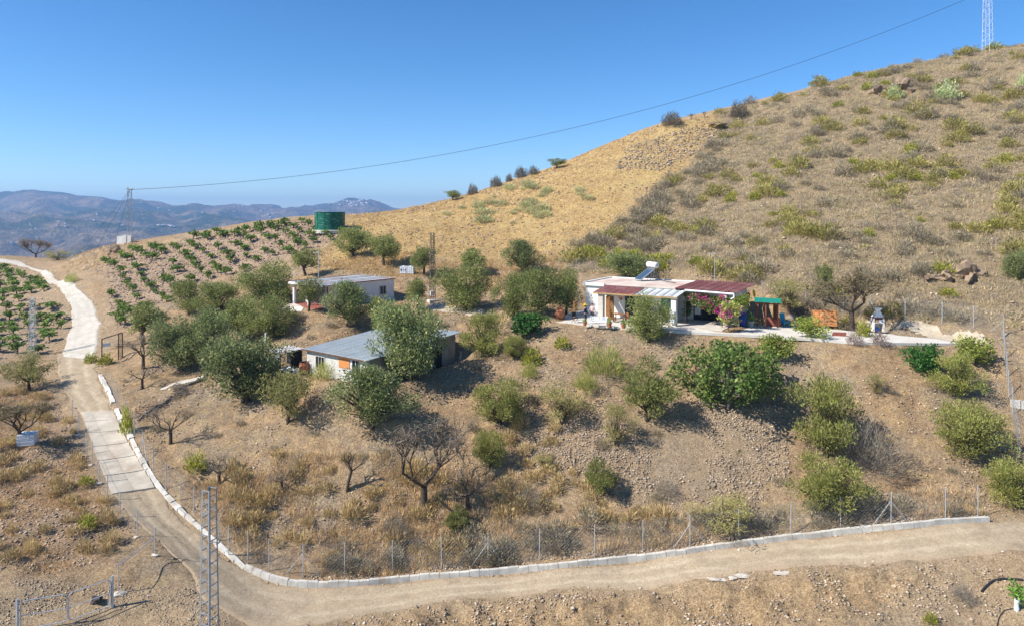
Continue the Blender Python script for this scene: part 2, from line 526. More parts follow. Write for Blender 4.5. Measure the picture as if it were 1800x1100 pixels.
SO, SB, SA = Vector((-11.73, 57.0, -13.95)), Vector((0.611, 0.793, 0)), Vector((-0.793, 0.611, 0))
def shed_xy(x, y):
    p = SO + SB * x + SA * y
    return (p.x, p.y)
m_shed = pad([shed_xy(-1.3, -1.3), shed_xy(11.2, -1.3), shed_xy(11.2, 12.5), shed_xy(-1.3, 12.5)], -13.95, 3)
CO, CB, CA = Vector((-20.6, 77.4, -10.4)), Vector((0.618, 0.786, 0)), Vector((-0.786, 0.618, 0))
def cot_xy(x, y):
    p = CO + CB * x + CA * y
    return (p.x, p.y)
m_cot = pad([cot_xy(-2.5, -1.2), cot_xy(10.8, -1.2), cot_xy(10.8, 7), cot_xy(-2.5, 9)], -10.42, 3)
flat = np.clip(soft_road + 0.7 * soft_yard + m_terr + m_house + m_shed + m_cot, 0, 1)
m_terrain_flat = flat

def pxpoly(*p):
    return [at(*q) for q in p]
VINE_A = pxpoly((185, 462), (240, 440), (330, 422), (430, 404), (545, 393), (612, 412), (585, 430), (520, 446), (478, 458), (420, 482), (330, 505), (300, 530), (240, 552), (212, 590), (192, 565), (190, 520))
VINE_B = pxpoly((-200, 466), (20, 474), (68, 498), (100, 520), (116, 545), (114, 575), (98, 606), (60, 628), (-200, 645))
GOLD = pxpoly((640, 375), (800, 335), (900, 305), (1000, 278), (1100, 240), (1180, 210), (1262, 200), (1265, 240), (1200, 300), (1120, 365), (1020, 432), (960, 455), (760, 455), (700, 470), (560, 480), (560, 455))
HILL = pxpoly((1000, 440), (1110, 375), (1200, 300), (1258, 235), (1262, 195), (1400, 165), (1500, 135), (1650, 95), (1790, 66)) + [Vector((115, 148, 0)), Vector((115, 60, 0))] + pxpoly((1800, 580), (1650, 562), (1480, 553), (1400, 540), (1330, 500), (1240, 490), (1080, 482), (1000, 478))
LEFT = pxpoly((-260, 1000), (90, 1010), (230, 970), (255, 960), (160, 810), (120, 735), (90, 690), (-260, 660))
FRONT = pxpoly((190, 655), (205, 700), (260, 800), (330, 910), (420, 985), (540, 1020), (900, 1000), (1300, 955), (1740, 912), (1800, 780), (1760, 610), (1690, 608), (1320, 590), (1100, 578), (960, 575), (850, 560), (700, 560), (560, 560), (430, 600), (300, 620))
ROCKY = pxpoly((1090, 700), (1380, 690), (1390, 880), (1250, 890), (1060, 850), (900, 790), (940, 750))

g_vine = blur(np.maximum(inpoly(GX, GY, VINE_A), inpoly(GX, GY, VINE_B)).astype(float), 3)
g_gold = blur(inpoly(GX, GY, GOLD).astype(float), 5)
g_hill = blur(inpoly(GX, GY, HILL).astype(float), 4)
g_left = blur(inpoly(GX, GY, LEFT).astype(float), 4)
g_rock = blur(inpoly(GX, GY, ROCKY).astype(float), 8)
rug = (1 - flat)
# terraces on the vine plots and a rough, rilled surface elsewhere
n_big = fbm(GX / 9.0, GY / 9.0, 4, 3)
n_mid = fbm(GX / 2.2, GY / 2.2, 4, 21)
n_sm = fbm(GX / 0.7, GY / 0.7, 3, 41)
rill = np.abs(fbm((GX + 1.5 * n_big) / 2.4, GY / 7.0, 3, 61))
farfade = np.clip((235 - GY) / 40, 0, 1)
H1 = H1 + rug * farfade * (0.34 * n_big + (0.16 + 0.10 * g_hill) * n_mid + 0.055 * n_sm - 0.22 * rill * (1 - g_vine) * (GY < 75))
step = (H1 / 0.95 + 0.35 * n_big)
H1 = H1 + rug * np.clip(1 - 2 * g_gold - 2 * g_hill, 0, 1) * 0.11 * np.sin(2 * np.pi * step) * (GY < 130)
# eroded cut bank below the road
bank = inpoly(GX, GY, pxpoly((600, 1096), (800, 1058), (1000, 1042), (1250, 1022), (1400, 1004), (1650, 992), (1660, 1030), (1560, 1075), (1300, 1115), (700, 1115))).astype(float)
bank = blur(bank, 2)
H1 = H1 + bank * (0.42 * fbm(GX / 1.0, GY / 0.6, 4, 77) - 0.45 * np.abs(fbm(GX / 0.8, GY / 2.5, 3, 83)))
HROAD = H1.copy()
H1 = H1 - 0.16 * np.clip((blur(m_road, 2) - 0.62) / 0.36, 0, 1)
HC[0] = H1

ZONES = np.stack([g_gold, g_hill, g_vine, g_left, g_rock, np.clip(soft_road + soft_yard, 0, 1), bank], -1)
def terrain_mesh():
    ny, nx = GX.shape
    V = np.stack([GX, GY, H1], -1).reshape(-1, 3)
    idx = np.arange(ny * nx).reshape(ny, nx)
    q = np.stack([idx[:-1, :-1], idx[:-1, 1:], idx[1:, 1:], idx[1:, :-1]], -1).reshape(-1)
    me = np_mesh('ground', V, q, 4, smooth=True)
    for k, nme in enumerate(('z_gold', 'z_hill', 'z_vine', 'z_left', 'z_rock', 'z_dust', 'z_bank')):
        a = me.attributes.new(nme, 'FLOAT', 'POINT')
        a.data.foreach_set('value', ZONES[..., k].astype(np.float32).ravel())
    return me

def ground_material():
    t = NT('ground_soil')
    _r = t.ramp
    t.ramp = lambda f, st: _r(f, [(p_, (c_[0] * 1.36, c_[1] * 1.325, c_[2] * 1.20)) for p_, c_ in st])
    p = t.pos()
    n1 = t.noise(p, 0.22, 6, 0.6)
    n2 = t.noise(p, 1.1, 6, 0.65)
    n3 = t.noise(p, 5.0, 5, 0.7)
    n4 = t.noise(p, 16.0, 4, 0.7)
    soil = t.ramp(n2, [(0.28, (0.205, 0.135, 0.083)), (0.48, (0.315, 0.215, 0.135)), (0.72, (0.41, 0.292, 0.185))])
    grey = t.ramp(n3, [(0.3, (0.19, 0.145, 0.11)), (0.7, (0.38, 0.30, 0.22))])
    c = t.mix(t.maprange(n1, 0.42, 0.62), soil, grey)
    straw = t.ramp(n3, [(0.25, (0.25, 0.17, 0.075)), (0.5, (0.41, 0.295, 0.135)), (0.75, (0.54, 0.41, 0.205))])
    # thin straw cover in patches everywhere
    c = t.mix(t.math('MULTIPLY', t.maprange(n2, 0.5, 0.68), 0.45), c, straw)
    gold = t.math('MULTIPLY', t.attr('z_gold'), t.maprange(t.math('ADD', t.math('MULTIPLY', n1, 0.7), t.math('MULTIPLY', n2, 0.5)), 0.42, 0.66, 0.25, 0.95))
    redsoil = t.ramp(n3, [(0.3, (0.20, 0.12, 0.062)), (0.7, (0.38, 0.255, 0.13))])
    c = t.mix(t.math('MULTIPLY', t.attr('z_gold'), 0.55), c, redsoil)
    c = t.mix(gold, c, straw)
    hill = t.ramp(n3, [(0.25, (0.13, 0.10, 0.07)), (0.5, (0.25, 0.195, 0.13)), (0.75, (0.38, 0.295, 0.19))])
    c = t.mix(t.math('MULTIPLY', t.attr('z_hill'), 0.85), c, hill)
    vine = t.ramp(n3, [(0.25, (0.20, 0.14, 0.10)), (0.5, (0.32, 0.235, 0.175)), (0.75, (0.45, 0.345, 0.26))])
    c = t.mix(t.attr('z_vine'), c, vine)
    left = t.ramp(n3, [(0.25, (0.22, 0.15, 0.10)), (0.6, (0.37, 0.255, 0.175)), (0.8, (0.46, 0.34, 0.24))])
    c = t.mix(t.math('MULTIPLY', t.attr('z_left'), 0.7), c, left)
    rock = t.ramp(n4, [(0.3, (0.19, 0.14, 0.105)), (0.7, (0.40, 0.315, 0.235))])
    c = t.mix(t.math('MULTIPLY', t.attr('z_rock'), 0.7), c, rock)
    bk = t.ramp(n3, [(0.3, (0.25, 0.17, 0.10)), (0.7, (0.43, 0.31, 0.195))])
    c = t.mix(t.attr('z_bank'), c, bk)
    dust = t.ramp(n2, [(0.3, (0.31, 0.23, 0.155)), (0.7, (0.44, 0.34, 0.24))])
    c = t.mix(t.math('MULTIPLY', t.attr('z_dust'), 0.8), c, dust)
    # small stones as fine relief and colour
    vd = t.voro(p, 7.0)
    vc = t.voro(p, 7.0, out='Color')
    st = t.maprange(vd, 0.18, 0.12)
    bw = t.node('ShaderNodeRGBToBW'); t.l.new(vc, bw.inputs[0])
    stc = t.ramp(bw.outputs[0], [(0.2, (0.16, 0.125, 0.10)), (0.8, (0.46, 0.38, 0.30))])
    c = t.mix(t.math('MULTIPLY', st, t.maprange(n1, 0.45, 0.6, 0.15, 0.7)), c, stc)
    _g = lambda v: (v, v, v)
    c = t.mix(0.85, c, _r(t.noise(p, 10.0, 3, 0.75), [(0.30, _g(0.50)), (0.5, _g(1.0)), (0.70, _g(1.42))]), 'MULTIPLY')
    c = t.mix(0.8, c, _r(t.noise(p, 2.8, 4, 0.7), [(0.30, _g(0.72)), (0.5, _g(1.0)), (0.72, _g(1.2))]), 'MULTIPLY')
    nb = t.bump(n2, 0.7, 0.4)
    nb = t.bump(n3, 1.0, 0.25, nb)
    nb = t.bump(n4, 0.9, 0.09, nb)
    nb = t.bump(st, 0.8, 0.06, nb)
    return t.set(col=c, rough=0.95, normal=nb, spec=0.1)

ground = link('ground', terrain_mesh(), ground_material())
tag(ground, 'dry brown hillside with eroded soil and straw patches', None, None, 'structure')

# road sheets lying on the ground ------------------------------------
def resample(P, n):
    P = np.array([[v.x, v.y] for v in P])
    d = np.concatenate([[0], np.cumsum(np.hypot(*np.diff(P, axis=0).T))])
    s = np.linspace(0, d[-1], n)
    k = 2
    X, Y = np.interp(s, d, P[:, 0]), np.interp(s, d, P[:, 1])
    for _ in range(3):
        X[1:-1] = (X[:-2] + 2 * X[1:-1] + X[2:]) / 4; Y[1:-1] = (Y[:-2] + 2 * Y[1:-1] + Y[2:]) / 4
    return np.stack([X, Y], 1), d[-1]
def hroad(x, y):
    HC[0] = HROAD
    z = hgt(x, y)
    HC[0] = H1
    return z
def road_sheet(name, road, mat, lift=0.02, across=16, ragged=0.25, rut=0.0, seed=0, label=None):
    _, L0 = resample(road[0], 10)
    n = int(max(12, L0 / 0.35))
    A, _ = resample(road[0], n); B, L = resample(road[1], n)
    u = np.linspace(0, 1, across)[None, :]
    w = np.hypot(*(B - A).T)[:, None]
    s = np.linspace(0, L, n)[:, None]
    e0 = ragged * fbm(s / 1.1, s * 0 + seed, 4, seed) / w
    e1 = ragged * fbm(s / 1.1, s * 0 + seed + 9, 4, seed + 5) / w
    uu = u * (1 + e1 - e0) + e0
    X = A[:, :1] + (B[:, :1] - A[:, :1]) * uu; Y = A[:, 1:] + (B[:, 1:] - A[:, 1:]) * uu
    Z = hroad(X, Y) + lift
    if rut:
        c = fbm(s / 6, s * 0, 2, seed) * 0.06
        Z = Z - rut * (np.exp(-((u - 0.33 - c) / 0.07) ** 2) + np.exp(-((u - 0.68 - c) / 0.07) ** 2)) * 0.6 + rut * fbm(X / 0.8, Y / 0.8, 3, 5) * 0.5
    Z = Z + (0.035 * fbm(X / 0.5, Y / 0.5, 3, 15) if rut else 0)
    Z = Z - 0.22 * (np.abs(u - 0.5) > 0.499)
    V = np.stack([X, Y, Z], -1).reshape(-1, 3)
    idx = np.arange(n * across).reshape(n, across)
    q = np.stack([idx[:-1, :-1], idx[1:, :-1], idx[1:, 1:], idx[:-1, 1:]], -1).reshape(-1)
    me = np_mesh(name, V, q, 4, smooth=True)
    a = me.attributes.new('across', 'FLOAT', 'POINT')
    a.data.foreach_set('value', np.broadcast_to(u, (n, across)).astype(np.float32).ravel())
    o = link(name, me, mat)
    return tag(o, label, None, None, 'structure')

def dirt_material():
    t = NT('dirt_road')
    p = t.pos()
    n1, n2, n3 = t.noise(p, 0.5, 5, 0.6), t.noise(p, 2.5, 5, 0.65), t.noise(p, 14, 4, 0.7)
    c = t.ramp(n2, [(0.3, (0.345, 0.27, 0.18)), (0.7, (0.45, 0.365, 0.255))])
    c = t.mix(t.math('MULTIPLY', n3, 0.35), c, (0.28, 0.20, 0.13))
    u = t.attr('across')
    tr = t.math('ABSOLUTE', t.math('SUBTRACT', t.math('ABSOLUTE', t.math('SUBTRACT', t.math('ADD', u, t.math('MULTIPLY', t.math('SUBTRACT', n1, 0.5), 0.12)), 0.5)), 0.18))
    k = t.maprange(tr, 0.09, 0.02)
    c = t.mix(t.math('MULTIPLY', t.maprange(n2, 0.3, 0.75, 0.0, 0.5), 0.6), c, (0.30, 0.225, 0.145))
    c = t.mix(t.math('MULTIPLY', t.math('MULTIPLY', k, t.maprange(n1, 0.35, 0.6, 0.2, 1.0)), 0.42), c, (0.53, 0.445, 0.325))
    edge = t.maprange(t.math('ABSOLUTE', t.math('SUBTRACT', u, 0.5)), 0.34, 0.5)
    c = t.mix(t.math('MULTIPLY', edge, 0.55), c, (0.30, 0.21, 0.135))
    _g = lambda v: (v, v, v)
    c = t.mix(0.8, c, t.ramp(t.noise(p, 8.0, 3, 0.75), [(0.30, _g(0.66)), (0.5, _g(1.0)), (0.70, _g(1.22))]), 'MULTIPLY')
    c = t.mix(0.8, c, t.ramp(t.noise(p, 0.9, 4, 0.7), [(0.30, _g(0.80)), (0.5, _g(1.0)), (0.70, _g(1.10))]), 'MULTIPLY')
    return t.set(col=c, rough=0.95, normal=t.bump(n3, 0.5, 0.03, t.bump(n2, 0.4, 0.1)), spec=0.1)
M['dirt_road'] = dirt_material()
def track_material():
    t = NT('pale_track')
    p = t.pos()
    n2, n3 = t.noise(p, 0.8, 6, 0.65), t.noise(p, 6, 5, 0.7)
    c = t.ramp(n2, [(0.3, (0.42, 0.385, 0.32)), (0.5, (0.53, 0.49, 0.42)), (0.75, (0.60, 0.56, 0.49))])
    c = t.mix(t.math('MULTIPLY', t.maprange(n3, 0.45, 0.7), 0.5), c, (0.40, 0.33, 0.25))
    u = t.attr('across')
    e_ = t.maprange(t.math('ABSOLUTE', t.math('SUBTRACT', u, 0.5)), 0.33, 0.5)
    c = t.mix(t.math('MULTIPLY', e_, t.maprange(n2, 0.35, 0.6, 0.15, 0.8)), c, (0.36, 0.28, 0.20))
    k_ = t.maprange(t.math('ABSOLUTE', t.math('SUBTRACT', t.math('ABSOLUTE', t.math('SUBTRACT', u, 0.5)), 0.2)), 0.10, 0.02)
    c = t.mix(t.math('MULTIPLY', k_, 0.25), c, (0.40, 0.35, 0.28))
    return t.set(col=c, rough=0.95, normal=t.bump(n3, 0.5, 0.05), spec=0.1)
M['track'] = track_material()
road_sheet('dirt_road', DIRT_UP, M['dirt_road'], 0.01, 18, 0.5, 0.05, 3, 'short dirt stretch between white track and concrete drive')
road_sheet('dirt_road', DIRT_LOW, M['dirt_road'], 0.01, 22, 0.35, 0.05, 8, 'pale dirt road curving along the block wall')
road_sheet('white_track', TRACK, M['track'], 0.03, 16, 0.22, 0.0, 5, 'whitish gravel track climbing between the vine plots')
# concrete drive of cast slabs, one piece per bay
drive = bpy.data.objects.new('concrete_drive', None); COL.objects.link(drive)
tag(drive, 'pale concrete drive cast in bays with dark joints', None, None, 'structure')
A_, L_ = resample(SLAB[0], 61); B_, _ = resample(SLAB[1], 61)
M['slab'] = simple('drive_concrete', (0.47, 0.415, 0.335), 0.9, 0.2, 1.0, bump=0.25, dirt=(0.34, 0.27, 0.20))
for k in range(6):
    i0, i1 = k * 10, k * 10 + 10
    nn = 9
    t_ = np.linspace(i0 + 0.22, i1 - 0.22, nn)
    ax, ay = np.interp(t_, np.arange(61), A_[:, 0]), np.interp(t_, np.arange(61), A_[:, 1])
    bx_, by_ = np.interp(t_, np.arange(61), B_[:, 0]), np.interp(t_, np.arange(61), B_[:, 1])
    u = np.linspace(0, 1, 7)[None, :]
    rg = 0.03 * (RNG.random((nn, 1)) - 0.5)
    X = ax[:, None] + (bx_ - ax)[:, None] * (u * (1 + rg)); Y = ay[:, None] + (by_ - ay)[:, None] * (u * (1 + rg))
    Z = hroad(X, Y) + 0.05 + 0.01 * k % 2
    V = np.concatenate([np.stack([X, Y, Z], -1).reshape(-1, 3), np.stack([X, Y, Z - 0.15], -1).reshape(-1, 3)])
    idx = np.arange(nn * 7).reshape(nn, 7)
    q = [tuple(r) for r in np.stack([idx[:-1, :-1], idx[1:, :-1], idx[1:, 1:], idx[:-1, 1:]], -1).reshape(-1, 4)]
    bd = list(idx[0]) + list(idx[1:, -1]) + list(idx[-1, ::-1][1:]) + list(idx[::-1, 0][1:-1])
    o_ = nn * 7
    q += [(bd[i], bd[(i + 1) % len(bd)], bd[(i + 1) % len(bd)] + o_, bd[i] + o_) for i in range(len(bd))]
    me = bpy.data.meshes.new('slab'); me.from_pydata([tuple(v) for v in V], [], q); me.update()
    link('slab', me, M['slab'], drive)
# terrace paving
tb = MB()
_nf = 9
_front, _back = terr_pts[:9], [terr_pts[-1 - i] for i in range(10)]
_bx = np.array([p.x for p in _back]); _by = np.array([p.y for p in _back])
for a_, b_ in zip(_front[:-1], _front[1:]):
    q_ = [(a_.x, a_.y, a_.z), (b_.x, b_.y, b_.z)]
    for p in (b_, a_):
        X_ = p.x + 0.35 * (1 if p is b_ else 1) if False else p.x
        q_.append((X_, float(np.interp(X_, _bx, _by)) if X_ > _bx[0] else p.y + 2.0, p.z))
    tb.prism(q_, -0.22, 0.0)
terrace = tb.build('terrace_paving', M['white_concrete'])
tag(terrace, 'white concrete terrace along the front of the house', None, None, 'structure')
# pale earth strip behind the terrace
def drape(name, poly, mat, lift=0.03, step=0.5, label=None, ragged=0.25):
    X0, X1 = min(p.x for p in poly), max(p.x for p in poly); Y0, Y1 = min(p.y for p in poly), max(p.y for p in poly)
    gx, gy = np.arange(X0 - 1, X1 + 1, step), np.arange(Y0 - 1, Y1 + 1, step)
    X, Y = np.meshgrid(gx, gy)
    ins = inpoly(X + ragged * 2 * fbm(X, Y, 3, 5), Y + ragged * 2 * fbm(X, Y, 3, 8), poly)
    Z = hroad(X, Y) + lift
    V = np.stack([X, Y, Z], -1).reshape(-1, 3)
    idx = np.arange(X.size).reshape(X.shape)
    q = np.stack([idx[:-1, :-1], idx[:-1, 1:], idx[1:, 1:], idx[1:, :-1]], -1)
    keep = (ins[:-1, :-1] & ins[1:, 1:] & ins[:-1, 1:] & ins[1:, :-1])
    me = np_mesh(name, V, q[keep].reshape(-1), 4, smooth=True)
    return tag(link(name, me, mat), label, None, None, 'structure')
M['pale_earth'] = simple('pale_earth', (0.47, 0.395, 0.295), 0.95, 0.25, 2.0, bump=0.5, dirt=(0.38, 0.30, 0.21))
drape('earth_bank', pxpoly((1385, 566), (1400, 552), (1480, 566), (1560, 572), (1650, 577), (1740, 592), (1745, 606), (1690, 602), (1600, 586), (1480, 576)), M['pale_earth'], 0.05, 0.2, 'pale bare earth at the back of the terrace')
drape('path', pxpoly((485, 546), (500, 537), (520, 534), (536, 540), (530, 550), (505, 552)), M['white_concrete'], 0.06, 0.25, 'white concrete path beside the low cottage', 0.05)
drape('path', pxpoly((745, 540), (770, 532), (820, 540), (870, 552), (860, 560), (800, 552), (755, 548)), M['pale_earth'], 0.05, 0.3, 'pale earth path below the middle pylon')
drape('path', pxpoly((278, 686), (310, 672), (362, 658), (365, 662), (318, 677), (282, 689)), M['concrete'], 0.07, 0.15, 'narrow pale concrete strip crossing the lower garden', 0.05)

# far valley and mountains ---------------------------------------------
RP = np.array([(-700, 350), (-300, 345), (-120, 341), (0, 338), (62, 334), (120, 340), (180, 347), (215, 353), (240, 351), (300, 362), (360, 361), (410, 361), (450, 367), (500, 366), (550, 362), (572, 358), (600, 361), (622, 354), (662, 357), (682, 364), (730, 370), (800, 372), (1000, 372), (1600, 374), (2200, 374)], float)
def far_mesh():
    cols = np.linspace(-800, 2400, 420)
    Yv = np.concatenate([np.linspace(238, 900, 14)[:-1], np.linspace(900, 6800, 150)])
    ridge = np.interp(cols, RP[:, 0], RP[:, 1])
    Yr = np.interp(cols, [0, 400, 470, 2000], [4300, 4500, 5600, 5800])
    t_ = cols[None, :] * np.ones((len(Yv), 1)); Y = Yv[:, None] * np.ones((1, len(cols)))
    X = (t_ - 900) / F * Y
    Hr = (HY - ridge) / F * Yr
    k = np.clip((Y - 1500) / (Yr[None] - 1500), 0, 1)
    back = np.clip((Y - Yr[None]) / 900, 0, 1)
    prof = k ** 1.25
    base = -75 - 60 * np.clip((Y - 238) / 700, 0, 1)
    Z = base + (Hr[None] - base) * prof - 160 * back
    r1 = 1 - np.abs(fbm(X / 620, Y / 900, 5, 101))
    r2 = fbm(X / 240, Y / 240, 5, 131)
    amp = np.clip((Y - 500) / 900, 0, 1) * np.clip((Yr[None] - Y) / 500, 0.0, 1)
    Z = Z + amp * (110 * (r1 - 0.8) + 60 * r2 + 26 * (0.5 - np.abs(fbm(X / 110, Y / 130, 4, 171)))) + 8 * fbm(X / 60, Y / 60, 3, 151) * np.clip((Y - 500) / 900, 0, 1)
    edge = hgt(X[0], np.full(len(cols), 236.0)) - 2.5
    w = np.clip((Y - 238) / 300, 0, 1)
    Z = Z * w + np.minimum(edge[None], -20) * (1 - w)
    V = np.stack([X, Y, Z], -1).reshape(-1, 3)
    idx = np.arange(X.size).reshape(X.shape)
    q = np.stack([idx[:-1, :-1], idx[:-1, 1:], idx[1:, 1:], idx[1:, :-1]], -1).reshape(-1)
    return np_mesh('mountains', V, q, 4, smooth=True), X, Y, Z
def far_material():
    t = NT('dry_mountain')
    p = t.pos()
    n1, n2, n3 = t.noise(p, 0.0022, 7, 0.62), t.noise(p, 0.012, 6, 0.65), t.noise(p, 0.05, 5, 0.7)
    c = t.ramp(n2, [(0.3, (0.10, 0.075, 0.055)), (0.5, (0.21, 0.15, 0.10)), (0.72, (0.40, 0.29, 0.19))])
    c = t.mix(t.maprange(n1, 0.48, 0.56), c, (0.045, 0.06, 0.03))
    g = t.maprange(n3, 0.52, 0.6)
    c = t.mix(t.math('MULTIPLY', g, 0.6), c, (0.05, 0.065, 0.032))
    c = t.mix(t.math('MULTIPLY', t.maprange(t.noise(p, 0.02, 3, 0.5, 2.5), 0.63, 0.66), 0.5), c, (0.5, 0.42, 0.32))
    return t.set(col=c, rough=0.95, spec=0.05, normal=t.bump(n3, 0.9, 18.0, t.bump(n2, 0.8, 40.0)))
far_me, FX, FY, FZ = far_mesh()
mountains = link('mountains', far_me, far_material())
tag(mountains, 'hazy blue mountain range beyond the valley', None, None, 'structure')
def far_at(px, py):
    """first point of the far slopes seen at a photo pixel"""
    from_cols = np.linspace(-800, 2400, 420)
    j = int(np.clip(np.searchsorted(from_cols, px), 1, 419))
    tt = (px - from_cols[j - 1]) / (from_cols[j] - from_cols[j - 1])
    zc = FZ[:, j - 1] * (1 - tt) + FZ[:, j] * tt
    yc = FY[:, j]
    k = np.nonzero((zc >= -(py - HY) / F * yc) & (yc > 700))[0]
    if not len(k): return None
    i = k[0]
    return Vector(((px - 900) / F * yc[i], yc[i], zc[i]))

# the air: one closed box of thin haze
hz = MB()
hz.span((-9000, -60, -260), (11000, 7600, 165))
hm = bpy.data.materials.new('haze_air'); hm.use_nodes = True
hn = hm.node_tree.nodes
for n in list(hn):
    if n.type == 'BSDF_PRINCIPLED': hn.remove(n)
pv = hn.new('ShaderNodeVolumePrincipled')
pv.inputs['Color'].default_value = (0.34, 0.58, 0.96, 1)
pv.inputs['Density'].default_value = 0.0002
pv.inputs['Anisotropy'].default_value = 0.2
hm.node_tree.links.new(pv.outputs[0], hn['Material Output'].inputs['Volume'])
haze = hz.build('haze', hm)
tag(haze, None, None, None, 'stuff')
# ------------------------------------------------------------------ plants: builders
def unit_dirs(n, rng, up=0.0):
    v = rng.normal(size=(n, 3)); v[:, 2] += up
    return v / np.linalg.norm(v, axis=1, keepdims=True)
def leaf_quads(P, D, L, Wd, rng):
    """leaf blades: base P, direction D, length L, width Wd -> verts (N*4,3), quads"""
    n = len(P)
    r = rng.normal(size=(n, 3)); S = np.cross(D, r); S /= np.linalg.norm(S, axis=1, keepdims=True) + 1e-9
    L = np.broadcast_to(L, (n,))[:, None]; Wd = np.broadcast_to(Wd, (n,))[:, None]
    a = P; b = P + D * L * 0.5 + S * Wd * 0.5; c = P + D * L; d = P + D * L * 0.5 - S * Wd * 0.5
    return np.stack([a, b, c, d], 1).reshape(-1, 3)
def leaves_mesh(name, P, D, L, Wd, C, rng, mat):
    V = leaf_quads(P, D, L, Wd, rng)
    return np_mesh(name, V, np.arange(len(V)), 4, np.repeat(C, 4, 0), mat)
def tints(n, rng, base, var=0.18, alt=None, altp=0.0):
    c = np.array(base)[None] * (1 + var * rng.normal(size=(n, 1))) * (1 + 0.05 * rng.normal(size=(n, 3)))
    if alt is not None:
        k = rng.random(n) < altp
        c[k] = np.array(alt)[None] * (1 + var * rng.normal(size=(k.sum(), 1)))
    c[:, 2] *= 0.88
    return np.clip(c, 0.004, 0.95)

class Proto:
    """parts [(name, mesh, mat)] of a plant built around the origin; w, h its measured width and height"""
    def __init__(s, parts, w, h):
        s.parts, s.w, s.h = parts, w, h
def place(proto, name, label, cat, loc, w, h, rz=0.0, group=None):
    t = thing(name, label, cat, loc, rz, group)
    t.scale = (w / proto.w, w / proto.w, h / proto.h)
    for nme, me in proto.parts:
        o = bpy.data.objects.new(nme, me); COL.objects.link(o); o.parent = t
    return t

def branches(mb, p, d, length, r, depth, rng, spread=0.6, tips=None, n=5, up=0.15, seg=2):
    q = Vector(p); d = Vector(d).normalized()
    for k in range(seg):
        d2 = (d + Vector((rng.uniform(-1, 1), rng.uniform(-1, 1), rng.uniform(-0.6, 1) * 0.7)) * 0.22).normalized()
        q2 = q + d2 * (length / seg)
        mb.tube(q, q2, r * (1 - 0.3 * k / seg), r * (1 - 0.3 * (k + 1) / seg), max(3, n), False)
        q, d = q2, d2
    if tips is not None: tips.append(q)
    if depth <= 0: return
    for k in range(rng.choice((2, 3, 3))):
        a = Vector((rng.uniform(-1, 1), rng.uniform(-1, 1), rng.uniform(-0.4, 0.7) + up))
        branches(mb, q, (d + a * spread).normalized(), length * rng.uniform(0.6, 0.85), r * 0.62, depth - 1, rng, spread, tips, n - 1, up, seg)

def tree_proto(seed, W, H, base_z, trunk_h, trunk_r, n_clump, n_leaf, ll, lw, col, alt=None, altp=0.1, up=0.25, clump_r=0.2, flat=0.8, bark='bark', stems=1, openness=0.0, lean=0.0):
    rng = np.random.default_rng(seed); rr = random.Random(seed)
    rx, rz = W / 2, (H - base_z) / 2
    cz = base_z + rz
    # lumpy crown: clump centres inside an ellipsoid
    cs = []
    while len(cs) < n_clump:
        v = rng.uniform(-1, 1, 3)
        r = np.linalg.norm(v)
        if r > 1 or r < 0.35: continue
        k = 1 - clump_r * 0.8
        lump = 1 + 0.30 * math.sin(3 * math.atan2(v[1], v[0]) + seed) + 0.12 * math.sin(5 * v[2] + seed)
        c = np.array([v[0] * rx * k * lump, v[1] * rx * k * lump, cz + v[2] * rz * k])
        if c[2] < base_z + 0.05 * rz: continue
        c[0] += lean * (c[2] - base_z)
        cs.append(c)
    cs = np.array(cs)
    sizes = clump_r * rx * rng.uniform(0.5, 1.55, n_clump)
    w = sizes ** 2; w /= w.sum()
    ids = rng.choice(n_clump, n_leaf, p=w)
    D = unit_dirs(n_leaf, rng)
    rad = rng.random(n_leaf) ** 0.45
    P = cs[ids] + D * (sizes[ids] * rad)[:, None] * np.array([1, 1, flat])
    keep = P[:, 2] > 0.05
    P, D, ids = P[keep], D[keep], ids[keep]
    n = len(P)
    dirs = unit_dirs(n, rng) * 0.75 + D * 0.8; dirs[:, 2] += up
    dirs /= np.linalg.norm(dirs, axis=1, keepdims=True)
    C = tints(n, rng, col, 0.20, alt, altp) * (0.84 + 0.32 * rng.random(n_clump))[ids][:, None]
    crown = leaves_mesh('crown', P, dirs, ll * rng.uniform(0.6, 1.3, n), lw * rng.uniform(0.7, 1.3, n), C, rng, M['leaf'])
    mb = MB()
    for s in range(stems):
        b0 = Vector((rr.uniform(-.15, .15), rr.uniform(-.15, .15), -0.35)) * (1 if stems > 1 else 0.6)
        b0.z = -0.4
        fork = Vector((rr.uniform(-.25, .25) + lean * trunk_h, rr.uniform(-.2, .2), trunk_h))
        mid = b0.lerp(fork, 0.5) + Vector((rr.uniform(-.1, .1), rr.uniform(-.1, .1), 0))
        mb.tube(b0, mid, trunk_r * 1.35, trunk_r, 7, False); mb.tube(mid, fork, trunk_r, trunk_r * 0.85, 7, False)
        order = rng.permutation(n_clump)[:max(5, n_clump // 2)]
        for j in order:
            e = Vector(cs[j]); m_ = fork.lerp(e, 0.5) + Vector((rr.uniform(-.2, .2), rr.uniform(-.2, .2), rr.uniform(-.1, .15) * H * 0.2))
            mb.tube(fork, m_, trunk_r * 0.5, trunk_r * 0.28, 5, False); mb.tube(m_, e, trunk_r * 0.28, trunk_r * 0.09, 4, False)
    trunk = mb.mesh('trunk', M[bark], True)
    w_ = 2 * np.percentile(np.abs(P[:, :2]), 97.5); h_ = np.percentile(P[:, 2], 99.3)
    return Proto([('trunk', trunk), ('crown', crown)], w_, h_)

